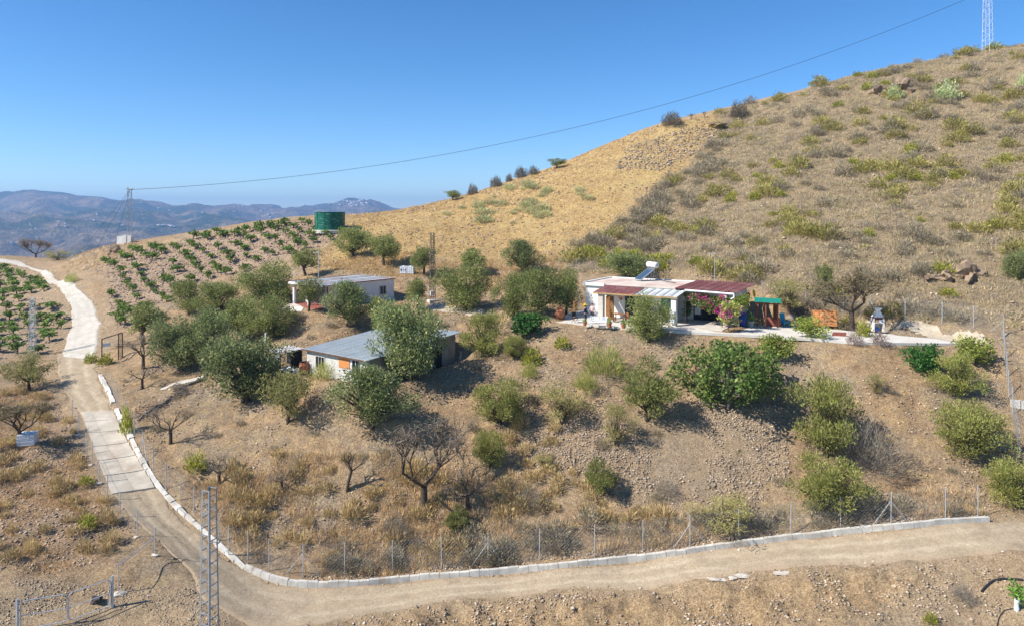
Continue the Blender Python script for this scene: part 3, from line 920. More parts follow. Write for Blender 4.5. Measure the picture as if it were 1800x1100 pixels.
OL = (0.122, 0.138, 0.046); OLA = (0.25, 0.25, 0.115)
olive = [tree_proto(s, 5.0, 4.4, 0.05, 0.75, 0.17, 48, 11500, 0.18, 0.072, OL, OLA, 0.16, 0.3, 0.26) for s in (1, 2, 3, 4)]
olive_up = [tree_proto(s, 3.4, 3.8, 0.6, 1.0, 0.13, 26, 5000, 0.17, 0.068, OL, OLA, 0.16, 0.3, 0.28) for s in (11, 12)]
olive_low = [tree_proto(s, 5.0, 4.2, 0.0, 0.6, 0.15, 56, 12500, 0.18, 0.072, (0.105, 0.125, 0.055), OLA, 0.14, 0.3, 0.25, stems=2) for s in (21, 22)]
olive_yel = [tree_proto(s, 4.6, 4.0, 0.35, 0.9, 0.14, 34, 4200, 0.20, 0.07, (0.17, 0.165, 0.062), (0.25, 0.22, 0.11), 0.2, 0.3, 0.24) for s in (31, 32)]
bush_green = [tree_proto(s, 4.2, 3.4, 0.0, 0.35, 0.07, 54, 9500, 0.17, 0.045, (0.175, 0.18, 0.055), (0.25, 0.235, 0.10), 0.15, 0.9, 0.22, stems=3) for s in (41, 42, 43)]
bush_dark = [tree_proto(s, 3.2, 3.8, 0.0, 0.5, 0.08, 38, 7500, 0.18, 0.05, (0.125, 0.135, 0.048), (0.16, 0.15, 0.06), 0.15, 0.9, 0.26, stems=2) for s in (51,)]
bush_thin = [tree_proto(s, 3.0, 3.2, 0.0, 0.5, 0.05, 36, 3600, 0.16, 0.035, (0.21, 0.195, 0.08), (0.27, 0.22, 0.12), 0.25, 0.8, 0.22, stems=3) for s in (61, 62)]
fig = [tree_proto(s, 7.0, 4.4, 0.2, 0.7, 0.11, 70, 5200, 0.26, 0.17, (0.068, 0.105, 0.028), (0.14, 0.165, 0.05), 0.2, 0.1, 0.17, bark='grey_bark', stems=3) for s in (71,)]
citrus = [tree_proto(s, 2.4, 1.8, 0.05, 0.3, 0.05, 22, 1700, 0.16, 0.09, (0.12, 0.15, 0.03), (0.26, 0.26, 0.07), 0.3, 0.2, 0.3) for s in (81, 82)]
ever = [tree_proto(s, 2.6, 1.9, 0.0, 0.3, 0.06, 26, 1600, 0.20, 0.13, (0.028, 0.078, 0.018), (0.055, 0.12, 0.03), 0.25, 0.2, 0.28) for s in (91,)]

def vine_proto(seed):
    rng = np.random.default_rng(seed)
    n = 150
    cs = np.array([[rng.uniform(-.5, .5), rng.uniform(-.5, .5), rng.uniform(.55, .95)] for _ in range(9)])
    ids = rng.integers(0, 9, n)
    D = unit_dirs(n, rng)
    P = cs[ids] + D * 0.26 * (rng.random(n) ** 0.5)[:, None]
    D = unit_dirs(n, rng, 0.2)
    C = tints(n, rng, (0.072, 0.118, 0.028), 0.28, (0.16, 0.18, 0.045), 0.25)
    crown = leaves_mesh('crown', P, D, 0.24 * rng.uniform(.7, 1.3, n), 0.21, C, rng, M['leaf'])
    mb = MB()
    mb.tube((0, 0, -0.15), (0.05, 0, 0.45), 0.055, 0.05, 6, False)
    for c in cs[:5]:
        mb.tube((0.05, 0, 0.42), c, 0.03, 0.01, 4, False)
    return Proto([('trunk', mb.mesh('trunk', M['bark'], True)), ('crown', crown)], 1.45, 1.15)
vine = [vine_proto(s) for s in (101, 102, 103, 104, 105)]

def bare_proto(seed, depth=5, length=1.1, r=0.17, spread=0.75, twig=1000, W=5.0, H=4.6, trunk=1.2, col=(0.20, 0.165, 0.14), lean=(0, 0), dead_leaf=0):
    rr = random.Random(seed); rng = np.random.default_rng(seed)
    mb = MB(); tips = []
    top = Vector((lean[0] * trunk, lean[1] * trunk, trunk))
    mb.tube((0, 0, -0.4), top * 0.5, r * 1.25, r, 7, False); mb.tube(top * 0.5, top, r, r * 0.9, 7, False)
    for k in range(4):
        a = 2 * math.pi * k / 4 + rr.uniform(-.5, .5)
        branches(mb, top, (math.cos(a) * 0.8, math.sin(a) * 0.8, rr.uniform(0.5, 1.3)), length, r * 0.55, depth - 1, rr, spread, tips, 5, 0.38)
    T = np.array([tuple(t) for t in tips])
    ids = rng.integers(0, len(T), twig)
    D = unit_dirs(twig, rng, 0.35)
    P = T[ids] + rng.normal(size=(twig, 3)) * 0.08
    C = tints(twig, rng, col, 0.2)
    L = 0.45 * rng.uniform(.5, 1.3, twig); Wd = np.full(twig, 0.018)
    if dead_leaf:
        k = rng.random(twig) < dead_leaf
        L[k] = 0.14; Wd[k] = 0.06
        C[k] = tints(int(k.sum()), rng, (0.15, 0.115, 0.06), 0.2)
    tw = leaves_mesh('twigs', P, D, L, Wd, C, rng, M['dry'])
    allz = np.concatenate([T, P]); w = 2 * np.percentile(np.abs(allz[:, :2]), 97); h = np.percentile(allz[:, 2], 99) + 0.2
    bm = 'bark' if dead_leaf == 0 else 'bark'
    return Proto([('trunk', mb.mesh('trunk', M[bm], True)), ('twigs', tw)], w, h)
bare = [bare_proto(201, r=0.125), bare_proto(202, 4, 0.8, 0.11, 0.8, 700), bare_proto(203, 4, 0.7, 0.10, 0.9, 600)]
bare_few = [bare_proto(206, 2, 0.7, 0.12, 0.7, 60, lean=(-0.35, 0)), bare_proto(207, 3, 0.7, 0.1, 0.9, 260)]
bare_thick = [bare_proto(204, 5, 0.75, 0.10, 0.9, 3600, col=(0.24, 0.20, 0.175), trunk=0.5)]
bare_leafy = [bare_proto(205, 5, 0.8, 0.12, 0.85, 3400, col=(0.17, 0.14, 0.105), dead_leaf=0.55), bare_proto(208, 5, 0.8, 0.12, 0.85, 3000, col=(0.17, 0.14, 0.105), dead_leaf=0.45)]

def tuft_arrays(n, rng, rad, hgt_, width, lean=0.45, spread=1.0):
    """n blades springing from a small base"""
    a = rng.random(n) * 2 * np.pi; rr = rad * np.sqrt(rng.random(n))
    P = np.stack([rr * np.cos(a), rr * np.sin(a), np.zeros(n) - 0.03], 1)
    D = np.stack([np.cos(a) * lean * rng.random(n) * spread + rng.normal(size=n) * 0.2, np.sin(a) * lean * rng.random(n) * spread + rng.normal(size=n) * 0.2, np.ones(n)], 1)
    D /= np.linalg.norm(D, axis=1, keepdims=True)
    return P, D, hgt_ * rng.uniform(0.5, 1.2, n), width * rng.uniform(0.7, 1.3, n)
def shrub_proto(seed, n, W, H, col, alt, altp, ll, lw, dome=True, name='foliage', mat='dry', up=0.5):
    rng = np.random.default_rng(seed)
    D0 = unit_dirs(n, rng); D0[:, 2] = np.abs(D0[:, 2])
    lump = 1 + 0.18 * np.sin(4 * np.arctan2(D0[:, 1], D0[:, 0]) + seed) + 0.12 * np.sin(7 * D0[:, 2] + 3 * D0[:, 0] + seed)
    r = (rng.random(n) ** 0.38) * lump
    P = D0 * r[:, None] * np.array([W / 2, W / 2, H]) * 0.88
    D = D0 + unit_dirs(n, rng) * 0.55; D[:, 2] += up; D /= np.linalg.norm(D, axis=1, keepdims=True)
    C = tints(n, rng, col, 0.2, alt, altp)
    fo = leaves_mesh(name, P, D, ll * rng.uniform(.6, 1.3, n), lw * rng.uniform(.7, 1.3, n), C, rng, M[mat])
    mb = MB()
    for k in range(6):
        a = k * 1.05 + seed
        mb.tube((0, 0, -0.1), (math.cos(a) * W * 0.3, math.sin(a) * W * 0.3, H * 0.6), 0.02, 0.008, 3, False)
    return Proto([('stem', mb.mesh('stem', M['grey_bark'])), (name, fo)], W, H)
sh_grey = [shrub_proto(300 + k, 760, 1.5, 0.85, (0.225, 0.19, 0.15), (0.34, 0.28, 0.20), 0.35, 0.2, 0.03) for k in range(4)]
sh_yel = [shrub_proto(320 + k, 420, 1.5, 0.85, (0.215, 0.19, 0.062), (0.25, 0.215, 0.09), 0.3, 0.20, 0.06, mat='leaf') for k in range(4)]
sh_lime = [shrub_proto(330 + k, 380, 1.3, 0.9, (0.22, 0.215, 0.04), (0.16, 0.17, 0.035), 0.3, 0.20, 0.075, mat='leaf') for k in range(2)]
sh_tan = [shrub_proto(340 + k, 320, 1.2, 0.75, (0.44, 0.335, 0.185), (0.31, 0.22, 0.115), 0.3, 0.34, 0.04, up=0.9) for k in range(3)]
sh_pale = [shrub_proto(350 + k, 480, 1.5, 0.8, (0.33, 0.33, 0.17), (0.42, 0.40, 0.26), 0.4, 0.3, 0.035, up=0.9) for k in range(2)]
sh_euph = [shrub_proto(360, 1400, 2.6, 1.9, (0.25, 0.29, 0.15), (0.38, 0.40, 0.25), 0.35, 0.16, 0.10, mat='leaf')]
sh_lav = [shrub_proto(370, 700, 1.5, 1.1, (0.24, 0.175, 0.165), (0.36, 0.26, 0.24), 0.35, 0.28, 0.03)]
sh_wisp = [shrub_proto(380, 1500, 3.2, 2.0, (0.16, 0.21, 0.05), (0.33, 0.26, 0.10), 0.35, 0.5, 0.03, up=1.2, mat='leaf')]
sh_dead = [shrub_proto(390, 4600, 4.4, 3.4, (0.19, 0.165, 0.15), (0.27, 0.235, 0.21), 0.35, 0.32, 0.022)]
sh_ridge = [shrub_proto(395, 2600, 4.4, 3.4, (0.125, 0.11, 0.095), (0.17, 0.145, 0.115), 0.35, 0.5, 0.06)]

def px_place(proto, name, label, cat, px, py, wpx, hpx, group=None, rz=None, sink=0.05):
    g = at(px, py)
    d = g.y
    g.z -= sink
    if name in ('olive_tree', 'bush', 'fig_tree'): wpx *= 0.9; hpx *= 0.95
    return place(proto, name, label, cat, g, wpx * d / F, hpx * d / F, rz if rz is not None else random.uniform(0, 6.28), group)

# ------------------------------------------------------------------ plants: the ones one can point to
T_OL = 'olive_tree'
TREES = [
 (olive_low[0], T_OL, 'wide grey-green olive crown in front of the low white cottage', 'tree', 612, 574, 92, 82),
 (olive_up[0], T_OL, 'slim grey olive tree before the cottage porch', 'tree', 543, 548, 48, 60),
 (olive[0], T_OL, 'large dark olive tree left of the cottage porch', 'tree', 470, 536, 92, 78),
 (olive[1], T_OL, 'blue-grey olive at the top left of the dense grove', 'tree', 332, 552, 74, 62),
 (olive[3], T_OL, 'grey olive behind the grove beside a yellow-leaved patch', 'tree', 382, 560, 74, 66),
 (olive_low[1], T_OL, 'broad olive at the left front of the dense grove', 'tree', 316, 650, 92, 92),
 (olive_low[0], T_OL, 'tall full olive in the middle of the dense grove', 'tree', 372, 646, 92, 104),
 (olive[2], T_OL, 'olive at the right rear of the dense grove', 'tree', 425, 598, 78, 78),
 (olive[0], T_OL, 'loose olive on the bank between grove and cottage path', 'tree', 480, 596, 80, 78),
 (olive_low[1], T_OL, 'big bushy olive left of the white mesh pen', 'tree', 432, 706, 136, 122),
 (olive_yel[0], T_OL, 'yellowish open olive on the slope below the mesh pen', 'tree', 506, 746, 104, 96),
 (olive_low[0], T_OL, 'big round olive in front of the shed wall', 'tree', 650, 750, 148, 112),
 (olive_low[1], T_OL, 'tallest olive covering the right half of the grey shed roof', 'tree', 722, 667, 124, 142),
 (olive[3], T_OL, 'olive crown just behind the big tree at the shed', 'tree', 690, 605, 78, 70),
 (olive_up[1], T_OL, 'small neat olive with bare trunk beside the white track', 'tree', 254, 606, 76, 76),
 (olive[2], T_OL, 'dark olive on the straw bank right of the green tank', 'tree', 621, 452, 72, 54),
 (olive_up[0], T_OL, 'round olive standing alone in straw grass near the tank', 'tree', 675, 468, 58, 56),
 (olive_up[1], T_OL, 'small olive directly behind the cottage roof', 'tree', 536, 486, 54, 50),
 (olive_up[0], T_OL, 'pale olive next to the white water container', 'tree', 744, 484, 46, 52),
 (olive_up[1], T_OL, 'small blue-green olive left of the middle pylon', 'tree', 733, 545, 42, 56),
 (olive[0], T_OL, 'spreading olive right of the middle pylon', 'tree', 818, 547, 96, 88),
 (olive_up[1], T_OL, 'yellow-green olive top rising behind the spreading one', 'tree', 828, 486, 54, 50),
 (olive_low[0], T_OL, 'dense olive on the edge of the golden field', 'tree', 917, 480, 72, 60),
 (olive[1], T_OL, 'grey olive at the left end of the patio group', 'tree', 902, 562, 66, 84),
 (olive[3], T_OL, 'middle olive of the patio group', 'tree', 946, 556, 84, 86),
 (olive[2], T_OL, 'dark olive overhanging the patio beside the red canopy', 'tree', 996, 552, 62, 82),
 (olive[0], T_OL, 'olive standing at the terrace edge before the house', 'tree', 1140, 600, 80, 84),
 (olive_low[1], T_OL, 'dull green olive on the slope behind the flat roof', 'tree', 1105, 490, 70, 46),
 (bush_green[0], 'bush', 'yellow-green bush on the bank right of the shed', 'bush', 850, 626, 82, 80),
 (bush_green[1], 'bush', 'small pale bush below the bank right of the shed', 'bush', 905, 632, 44, 44),
 (bush_dark[0], 'bush', 'dark upright bush left of the fig tree', 'bush', 1142, 738, 100, 114),
 (fig[0], 'fig_tree', 'wide bright green fig tree below the terrace', 'tree', 1280, 716, 182, 116),
 (sh_wisp[0], 'wispy_bush', 'feathery green and tan bush under the terrace bank', 'bush', 1063, 660, 86, 52),
 (bush_green[2], 'bush', 'rounded green bush on open slope left of two paler ones', 'bush', 877, 748, 100, 80),
 (bush_thin[0], 'bush', 'sparse olive-brown bush in the middle of the slope', 'bush', 989, 745, 90, 74),
 (bush_thin[1], 'bush', 'thin dry bush leaning below the dark upright bush', 'bush', 1085, 786, 66, 78),
 (bush_green[1], 'bush', 'small olive-green bush right of the big bare tree', 'bush', 862, 826, 58, 70),
 (bush_dark[0], 'bush', 'small dense green bush above the lower scrub band', 'bush', 1058, 868, 66, 66),
 (bush_thin[0], 'bush', 'little faded bush beside orange grass on the slope', 'bush', 957, 824, 36, 30),
 (bush_dark[0], 'bush', 'low round green bush beneath the big bare tree', 'bush', 803, 936, 52, 48),
 (bush_green[0], 'bush', 'largest tall bush on the right part of the slope', 'bush', 1448, 796, 138, 132),
 (bush_green[2], 'bush', 'big pale green bush above the fence, under the largest one', 'bush', 1455, 900, 130, 96),
 (bush_green[1], 'bush', 'dense bright olive bush near the right boundary fence', 'bush', 1704, 806, 124, 96),
 (bush_green[0], 'bush', 'loose olive bush below the end of the terrace', 'bush', 1678, 694, 88, 76),
 (citrus[0], 'citrus_bush', 'pale leafy citrus bush past the white terrace end', 'bush', 1712, 640, 62, 48),
 (ever[0], 'leafy_bush', 'vivid green small bush below the white path end', 'bush', 1626, 656, 54, 48),
 (citrus[1], 'citrus_bush', 'compact yellow-green citrus bush on the bank below the terrace', 'bush', 1364, 632, 52, 44),
 (citrus[0], 'citrus_bush', 'leafy citrus bush at the terrace edge before the orange board', 'bush', 1427, 594, 50, 36),
 (sh_lime[0], 'yellow_bush', 'small golden-yellow bush left of the white barbecue', 'bush', 1518, 592, 28, 30),
 (sh_lav[0], 'lavender_bush', 'purplish grey lavender bush beside the brick planter', 'bush', 1502, 606, 30, 26),
 (sh_lav[0], 'lavender_bush', 'purplish grey lavender bush below the white barbecue', 'bush', 1546, 607, 32, 26),
 (ever[0], 'leafy_bush', 'glossy deep green bush at the foot of the patio olives', 'bush', 925, 588, 56, 38),
 (bush_thin[1], 'bush', 'small scrubby bush on bare soil right of the fig', 'bush', 1540, 692, 36, 36),
 (bush_green[2], 'bush', 'olive bush cut by the right edge above the road', 'bush', 1786, 892, 96, 84),
 (bush_thin[0], 'bush', 'low sprawling scrub bush inside the lower fence', 'bush', 1275, 930, 112, 58),
 (olive_low[1], 'olive_bush', 'olive bush at the right edge beside the rock outcrop', 'bush', 1790, 492, 44, 50),
 (olive_yel[1], T_OL, 'brownish olive beside the dirt track on the left', 'tree', 54, 686, 90, 72),
 (bare_leafy[0], 'almond_tree', 'half-bare almond tree by the white container on the left', 'tree', 34, 784, 100, 78),
 (bare_leafy[1], 'almond_tree', 'brown leafless tree behind the orange board', 'tree', 1497, 583, 118, 112),
 (olive_up[1], T_OL, 'slender green tree left of the brown leafless one', 'tree', 1450, 540, 30, 72),
 (bare[0], 'almond_tree', 'big bare almond tree with black trunk on the lower slope', 'tree', 745, 895, 160, 158),
 (bare_few[0], 'dead_tree', 'small dead forked tree leaning left on the slope', 'tree', 608, 862, 66, 78),
 (bare[1], 'almond_tree', 'bare almond tree beside the entrance frame', 'tree', 252, 648, 74, 62),
 (bare_few[1], 'dead_tree', 'thin leaning bare tree under the entrance almond', 'tree', 250, 684, 52, 46),
 (bare[2], 'almond_tree', 'bare twisted almond above the concrete drive', 'tree', 300, 780, 72, 64),
 (bare[2], 'almond_tree', 'low bare almond near the tall lattice pole', 'tree', 385, 852, 72, 50),
 (bare_few[1], 'dead_tree', 'low dead shrub-tree in straw left of the forked one', 'tree', 495, 862, 60, 40),
 (bare_few[1], 'dead_branch', 'fallen dark branch right of the big bare almond', 'branch', 822, 896, 90, 58),
 (sh_dead[0], 'dead_bush', 'large grey leafless bush beside the largest green bush', 'bush', 1532, 830, 130, 98),
 (bare_thick[0], 'almond_tree', 'lone dark tree with spreading crown on the far left saddle', 'tree', 63, 453, 44, 34),
 (bush_thin[0], 'scrub_tree', 'low brown scrub tree right of the lone saddle tree', 'tree', 100, 452, 44, 17),
 (sh_ridge[0], 'ridge_bush', 'dense round leafless bush where the rocky ridge starts', 'bush', 1181, 222, 40, 27),
 (sh_ridge[0], 'ridge_bush', 'leafless bush highest on the rocky ridge top', 'bush', 1298, 208, 36, 31),
 (bare[1], 'ridge_bush', 'tiny bare sapling between the two ridge bushes', 'bush', 1238, 209, 12, 13),
 (bare[2], 'ridge_bush', 'low twiggy sapling right after the first ridge bush', 'bush', 1215, 211, 16, 11),
 (olive_up[0], 'ridge_bush', 'small leafy bush lowest on the skyline ridge', 'bush', 796, 353, 24, 18),
 (sh_ridge[0], 'ridge_bush', 'second bush up the skyline, bare and grey', 'bush', 831, 343, 22, 20),
 (sh_ridge[0], 'ridge_bush', 'third bush up the skyline, bare and grey', 'bush', 872, 329, 24, 20),
 (sh_ridge[0], 'ridge_bush', 'narrow bare bush in the middle of the skyline row', 'bush', 895, 320, 14, 15),
 (sh_ridge[0], 'ridge_bush', 'bare bush paired with a smaller one high in the skyline row', 'bush', 916, 313, 26, 21),
 (sh_ridge[0], 'ridge_bush', 'smaller bush of the pair high in the skyline row', 'bush', 938, 308, 22, 17),
 (olive_up[1], 'ridge_bush', 'green-grey bush topmost of the skyline row', 'bush', 979, 297, 26, 18),
 (sh_euph[0], 'round_bush', 'big pale silver-green bush high on the steep hillside', 'bush', 1662, 175, 50, 34),
 (sh_euph[0], 'round_bush', 'smaller silver-green bush beside the hilltop rocks', 'bush', 1573, 174, 30, 26),
 (sh_euph[0], 'round_bush', 'silver-green bush at the right edge of the hillside', 'bush', 1800, 152, 28, 24),
 (sh_lime[1], 'yellow_bush', 'bright yellow-green bush on the verge of the concrete drive', 'bush', 222, 762, 24, 56),
 (sh_lime[0], 'yellow_bush', 'yellow agave-like clump beside the dirt track', 'bush', 160, 638, 26, 20),
 (sh_lime[1], 'yellow_bush', 'yellow shrub under the rusty entrance frame', 'bush', 186, 640, 26, 22),
 (sh_lime[0], 'yellow_bush', 'yellow-green bush on straw behind the twisted almond', 'bush', 345, 826, 42, 34),
 (sh_lime[1], 'yellow_bush', 'lime green shrub highest on the left bank', 'bush', 150, 850, 28, 16),
 (sh_lime[0], 'yellow_bush', 'lime green shrub on the left bank above the gate', 'bush', 154, 928, 32, 28),
 (sh_lime[1], 'yellow_bush', 'little yellow flowering bush low in the right corner', 'bush', 1637, 1096, 26, 22),
 (sh_lime[1], 'garden_bush', 'bright garden plant at the cottage end wall', 'bush', 662, 548, 34, 30),
 (sh_lime[0], 'garden_bush', 'yellow plant between cottage porch and dark olive', 'bush', 503, 522, 18, 26),
 (sh_lime[0], 'young_tree', 'yellowish young fig on the bare bank under the patio', 'bush', 988, 612, 30, 24),
 (sh_lime[1], 'agave_plant', 'spiky pale green plant on the bank below the patio olives', 'bush', 935, 640, 40, 34),
 (sh_wisp[0], 'spiky_plant', 'bluish yucca-like plant right of the sparse brown bush', 'bush', 1028, 686, 46, 34),
 (sh_wisp[0], 'spiky_plant', 'bluish spiky plant on the bank above the rounded bush', 'bush', 930, 664, 34, 28),
 (sh_wisp[0], 'fountain_grass', 'clump of feathery green grass by the shed wall', 'grass clump', 570, 664, 52, 30),
 (sh_wisp[0], 'wispy_bush', 'dark green wispy grass left of the vine plot track bend', 'grass clump', 126, 497, 26, 16),
 (sh_dead[0], 'dead_bush', 'pale grey dead bush in the scrub left of the green bush', 'bush', 930, 894, 60, 44),
 (sh_dead[0], 'dead_bush', 'whitish dead shrub on stony ground mid slope', 'bush', 1172, 872, 52, 32),
 (sh_dead[0], 'dead_bush', 'grey dead brush under the big bare almond', 'bush', 695, 940, 62, 38),
 (sh_dead[0], 'dead_bush', 'dry twiggy bush on the cut bank below the road', 'bush', 1692, 1056, 46, 34),
 (bush_thin[1], 'scrub_bush', 'dull leafless scrub behind the green gazebo', 'bush', 1385, 545, 70, 52),
]
for k, (pr, nm, lb, ct, px, py, w, h) in enumerate(TREES):
    px_place(pr, nm, lb, ct, px, py, w, h, rz=1.7 * k)

# vines, one thing each, in contour rows -----------------------------------
VLM = [(580, 410, 'close below the green tank'), (460, 410, 'on the rim under the skyline vines'), (350, 425, 'near the top of the plot'), (260, 445, 'right of the far mast mound'), (190, 475, 'at the upper corner by the mound'), (190, 530, 'beside the track bend'), (210, 575, 'at the low end by the small olive'),
       (300, 500, 'in the middle of the plot'), (400, 460, 'mid-plot above the grove'), (500, 440, 'above the cottage-back olive'), (300, 530, 'along the foot of the plot'), (430, 440, 'in the upper middle rows'), (330, 465, 'in the central rows'),
       (20, 480, 'at the far end of the left plot'), (100, 520, 'at the left verge of the white track'), (57, 560, 'around the left lattice pole'), (20, 560, 'by the left picture edge'), (40, 620, 'in the nearest left row'), (90, 590, 'between pole and white track'), (20, 520, 'in the second far row on the left')]
def vine_label(x, y, k, label):
    px, py = 900 + F * x / y, HY - F * gz(x, y) / y
    wh = min(VLM, key=lambda l: (l[0] - px) ** 2 + ((l[1] - py) * 2) ** 2)[2]
    return ('small' if k < 0.9 else 'medium' if k < 1.2 else 'broad') + ' green grapevine ' + wh
def vine_rows(poly, dx, dy, ang, label, group, limit, seed):
    rng = random.Random(seed)
    c, s = math.cos(ang), math.sin(ang)
    n = 0
    for j in range(-80, 90):
        off = 0.5 * (j % 2) + rng.uniform(-.1, .1)
        for i in range(-80, 90):
            u, v = (i + off) * dx + rng.uniform(-.2, .2), j * dy + rng.uniform(-.15, .15)
            x, y = -45 + u * c - v * s, 100 + u * s + v * c
            if not inpoly(np.array([x]), np.array([y]), poly)[0] or rng.random() < 0.1: continue
            if not (-900 / F - 0.08 < x / y < 0.75): continue
            k = rng.uniform(0.7, 1.45) * (1.2 if group.endswith('track') else 1.0)
            lb_ = vine_label(x, y, k, label)
            place(vine[rng.randrange(5)], 'grapevine', lb_, 'vine', (x, y, gz(x, y) - 0.03), 1.5 * k, 1.15 * rng.uniform(0.75, 1.25), rng.uniform(0, 6.28), group)
            n += 1
    return n
nA = vine_rows(VINE_A, 2.5, 2.6, R(14), 'low green grapevine in the stony plot below the green tank', 'grapevines in the plot below the green tank', 200, 5)
nB = vine_rows(VINE_B, 2.2, 3.6, R(-4), 'leafy grapevine in the small plot left of the white track', 'grapevines in the plot left of the white track', 90, 6)
SKY_VINES = [(340, 418), (364, 417), (388, 416), (412, 414), (433, 406), (455, 402), (475, 399), (495, 396)]
for k, (px, py) in enumerate(SKY_VINES):
    px_place(vine[k % 5], 'grapevine', 'small tree-like vine standing on the skyline left of the tank', 'vine', px, py + 3, 19, 15, 'vines on the skyline')
print('vines', nA, nB)

# hillside shrubs: individuals, and the mass behind them -----------------------
def scatter(poly, n, seed, avoid=True):
    rng = np.random.default_rng(seed)
    X0, X1 = min(p.x for p in poly), max(p.x for p in poly); Y0, Y1 = min(p.y for p in poly), max(p.y for p in poly)
    out = []
    tot = 0
    while tot < n:
        x, y = rng.uniform(X0, X1, n * 2), rng.uniform(Y0, Y1, n * 2)
        k = inpoly(x, y, poly)
        if avoid:
            i = np.clip(np.searchsorted(xs, x) - 1, 0, len(xs) - 1); j = np.clip(np.searchsorted(ys, y) - 1, 0, len(ys) - 1)
            k &= m_terrain_flat[j, i] < 0.25
        out.append(np.stack([x[k], y[k]], 1)); tot += k.sum()
    return np.concatenate(out)[:n]
LMK = [(1662, 175, 'near the big silver-green bush'), (1560, 160, 'by the hilltop rocks'), (1736, 95, 'below the white radio mast'), (1700, 480, 'around the large rock outcrop'),
       (1150, 470, 'on the bank behind the flat roof'), (1280, 490, 'right behind the red roof'), (1360, 505, 'above the green gazebo'), (1450, 520, 'above the orange board'), (1545, 530, 'above the white barbecue'),
       (1640, 550, 'by the terrace back fence'), (1180, 225, 'under the first ridge bush'), (1300, 215, 'under the topmost ridge bush'), (1420, 180, 'just under the bare skyline'), (1060, 440, 'above the patio olives'), (1120, 370, 'by the golden field edge'),
       (1450, 300, 'midway up the steep hillside'), (1600, 330, 'midway up, under the silver-green bush'), (1740, 330, 'midway up near the right edge'), (1400, 400, 'on the hillside above the gazebo'), (1600, 430, 'on the hillside above the barbecue'), (1280, 350, 'beside the spur edge, mid height'),
       (368, 900, 'behind the tall foreground pole'), (480, 880, 'left of the forked dead tree'), (600, 930, 'below the forked dead tree'), (745, 920, 'at the big bare almond'), (870, 900, 'right of the big bare almond'), (540, 985, 'at the wall bend'), (860, 975, 'by the second braced post'), (1050, 960, 'midway along the block wall'), (1215, 950, 'by the third braced post'), (1450, 925, 'under the big pale bush'), (1660, 900, 'near the end of the block wall'),
       (650, 770, 'below the round shed olive'), (880, 770, 'below the rounded green bush'), (1000, 800, 'below the sparse brown bush'), (1140, 780, 'below the dark upright bush'), (1280, 760, 'below the fig tree'), (1440, 830, 'by the largest tall bush'), (1700, 830, 'by the bright olive bush'), (1600, 680, 'below the white path end'), (1450, 630, 'below the lavender bushes'), (1060, 620, 'under the patio edge'), (780, 700, 'below the shed doors'), (420, 760, 'below the bushy grove olive'), (280, 720, 'by the dark log line'),
       (40, 830, 'below the half-bare almond'), (150, 850, 'by the highest lime shrub'), (154, 930, 'by the lower lime shrub'), (60, 940, 'on open soil above the gate'), (230, 960, 'beside the last footed post'), (110, 760, 'by the upper fence posts'), (40, 700, 'below the brownish olive'), (800, 360, 'under the lowest skyline bush'), (900, 345, 'under the skyline bush row'), (970, 350, 'on the reddish patch')]
def where(x, y, z):
    px, py = 900 + F * x / y, HY - F * z / y
    return min(LMK, key=lambda l: (l[0] - px) ** 2 + ((l[1] - py) * 1.4) ** 2)[2], px, py
def fill_shrubs(poly, protos, n, seed, w, h, name, label, group, clump=0.0, near=0.0):
    rng = random.Random(seed)
    P = scatter(poly, n * (14 if near else 8) if clump or near else n, seed)
    if clump:
        v = fbm(P[:, 0] / 11, P[:, 1] / 11, 3, seed)
        P = P[np.argsort(-v + 0.25 * np.random.default_rng(seed).random(len(v)))[: int(n * (9 if near else 2.6))]]
        P = P[np.random.default_rng(seed + 1).permutation(len(P))[:n * (6 if near else 1)]]
    n_done = 0
    for x, y in P:
        if n_done >= n: break
        if near and rng.random() > (66.0 / y) ** near: continue
        k = rng.uniform(0.6, 1.55) * (1.0 if not near else 0.72 + 0.28 * y / 100)
        z = gz(x, y)
        wh, px, py = where(x, y, z)
        if px > 1860 or px < -120: continue
        hk = h * k * rng.uniform(0.8, 1.2)
        sz = 'small' if k < 0.85 else ('medium' if k < 1.2 else 'large')
        n_done += 1
        place(protos[rng.randrange(len(protos))], name, f'{sz} {label} {wh}', 'shrub', (x, y, z - 0.06), w * k, hk, rng.uniform(0, 6.28), group)
fill_shrubs(HILL, sh_yel, 185, 31, 2.7, 1.25, 'broom_shrub', 'olive-yellow broom shrub', 'yellow broom shrubs on the steep hillside', 0.35, 1.9)
fill_shrubs(HILL, sh_lime, 40, 32, 1.7, 1.0, 'lime_shrub', 'lime green shrub', 'lime green shrubs on the steep hillside', 0.0, 1.5)
fill_shrubs(HILL, sh_grey, 210, 33, 2.3, 1.15, 'grey_shrub', 'dry grey shrub', 'grey shrubs on the steep hillside', 0.25, 1.8)
fill_shrubs(pxpoly((780, 380), (870, 335), (1000, 330), (1060, 350), (1000, 385), (880, 400)), sh_pale, 40, 34, 2.0, 0.9, 'pale_tussock', 'pale green tussock', 'pale tussocks on the golden slope')
fill_shrubs(pxpoly((1000, 440), (1130, 360), (1250, 250), (1290, 260), (1180, 370), (1060, 450)), sh_grey, 48, 35, 2.4, 1.1, 'spur_shrub', 'dark grey spur shrub', 'grey shrubs edging the golden slope')
fill_shrubs(pxpoly((1010, 478), (1030, 452), (1130, 450), (1240, 462), (1230, 478), (1080, 478)), sh_lime, 14, 36, 2.4, 1.3, 'lime_shrub', 'yellow-green bank shrub', 'yellow-green shrubs behind the house')
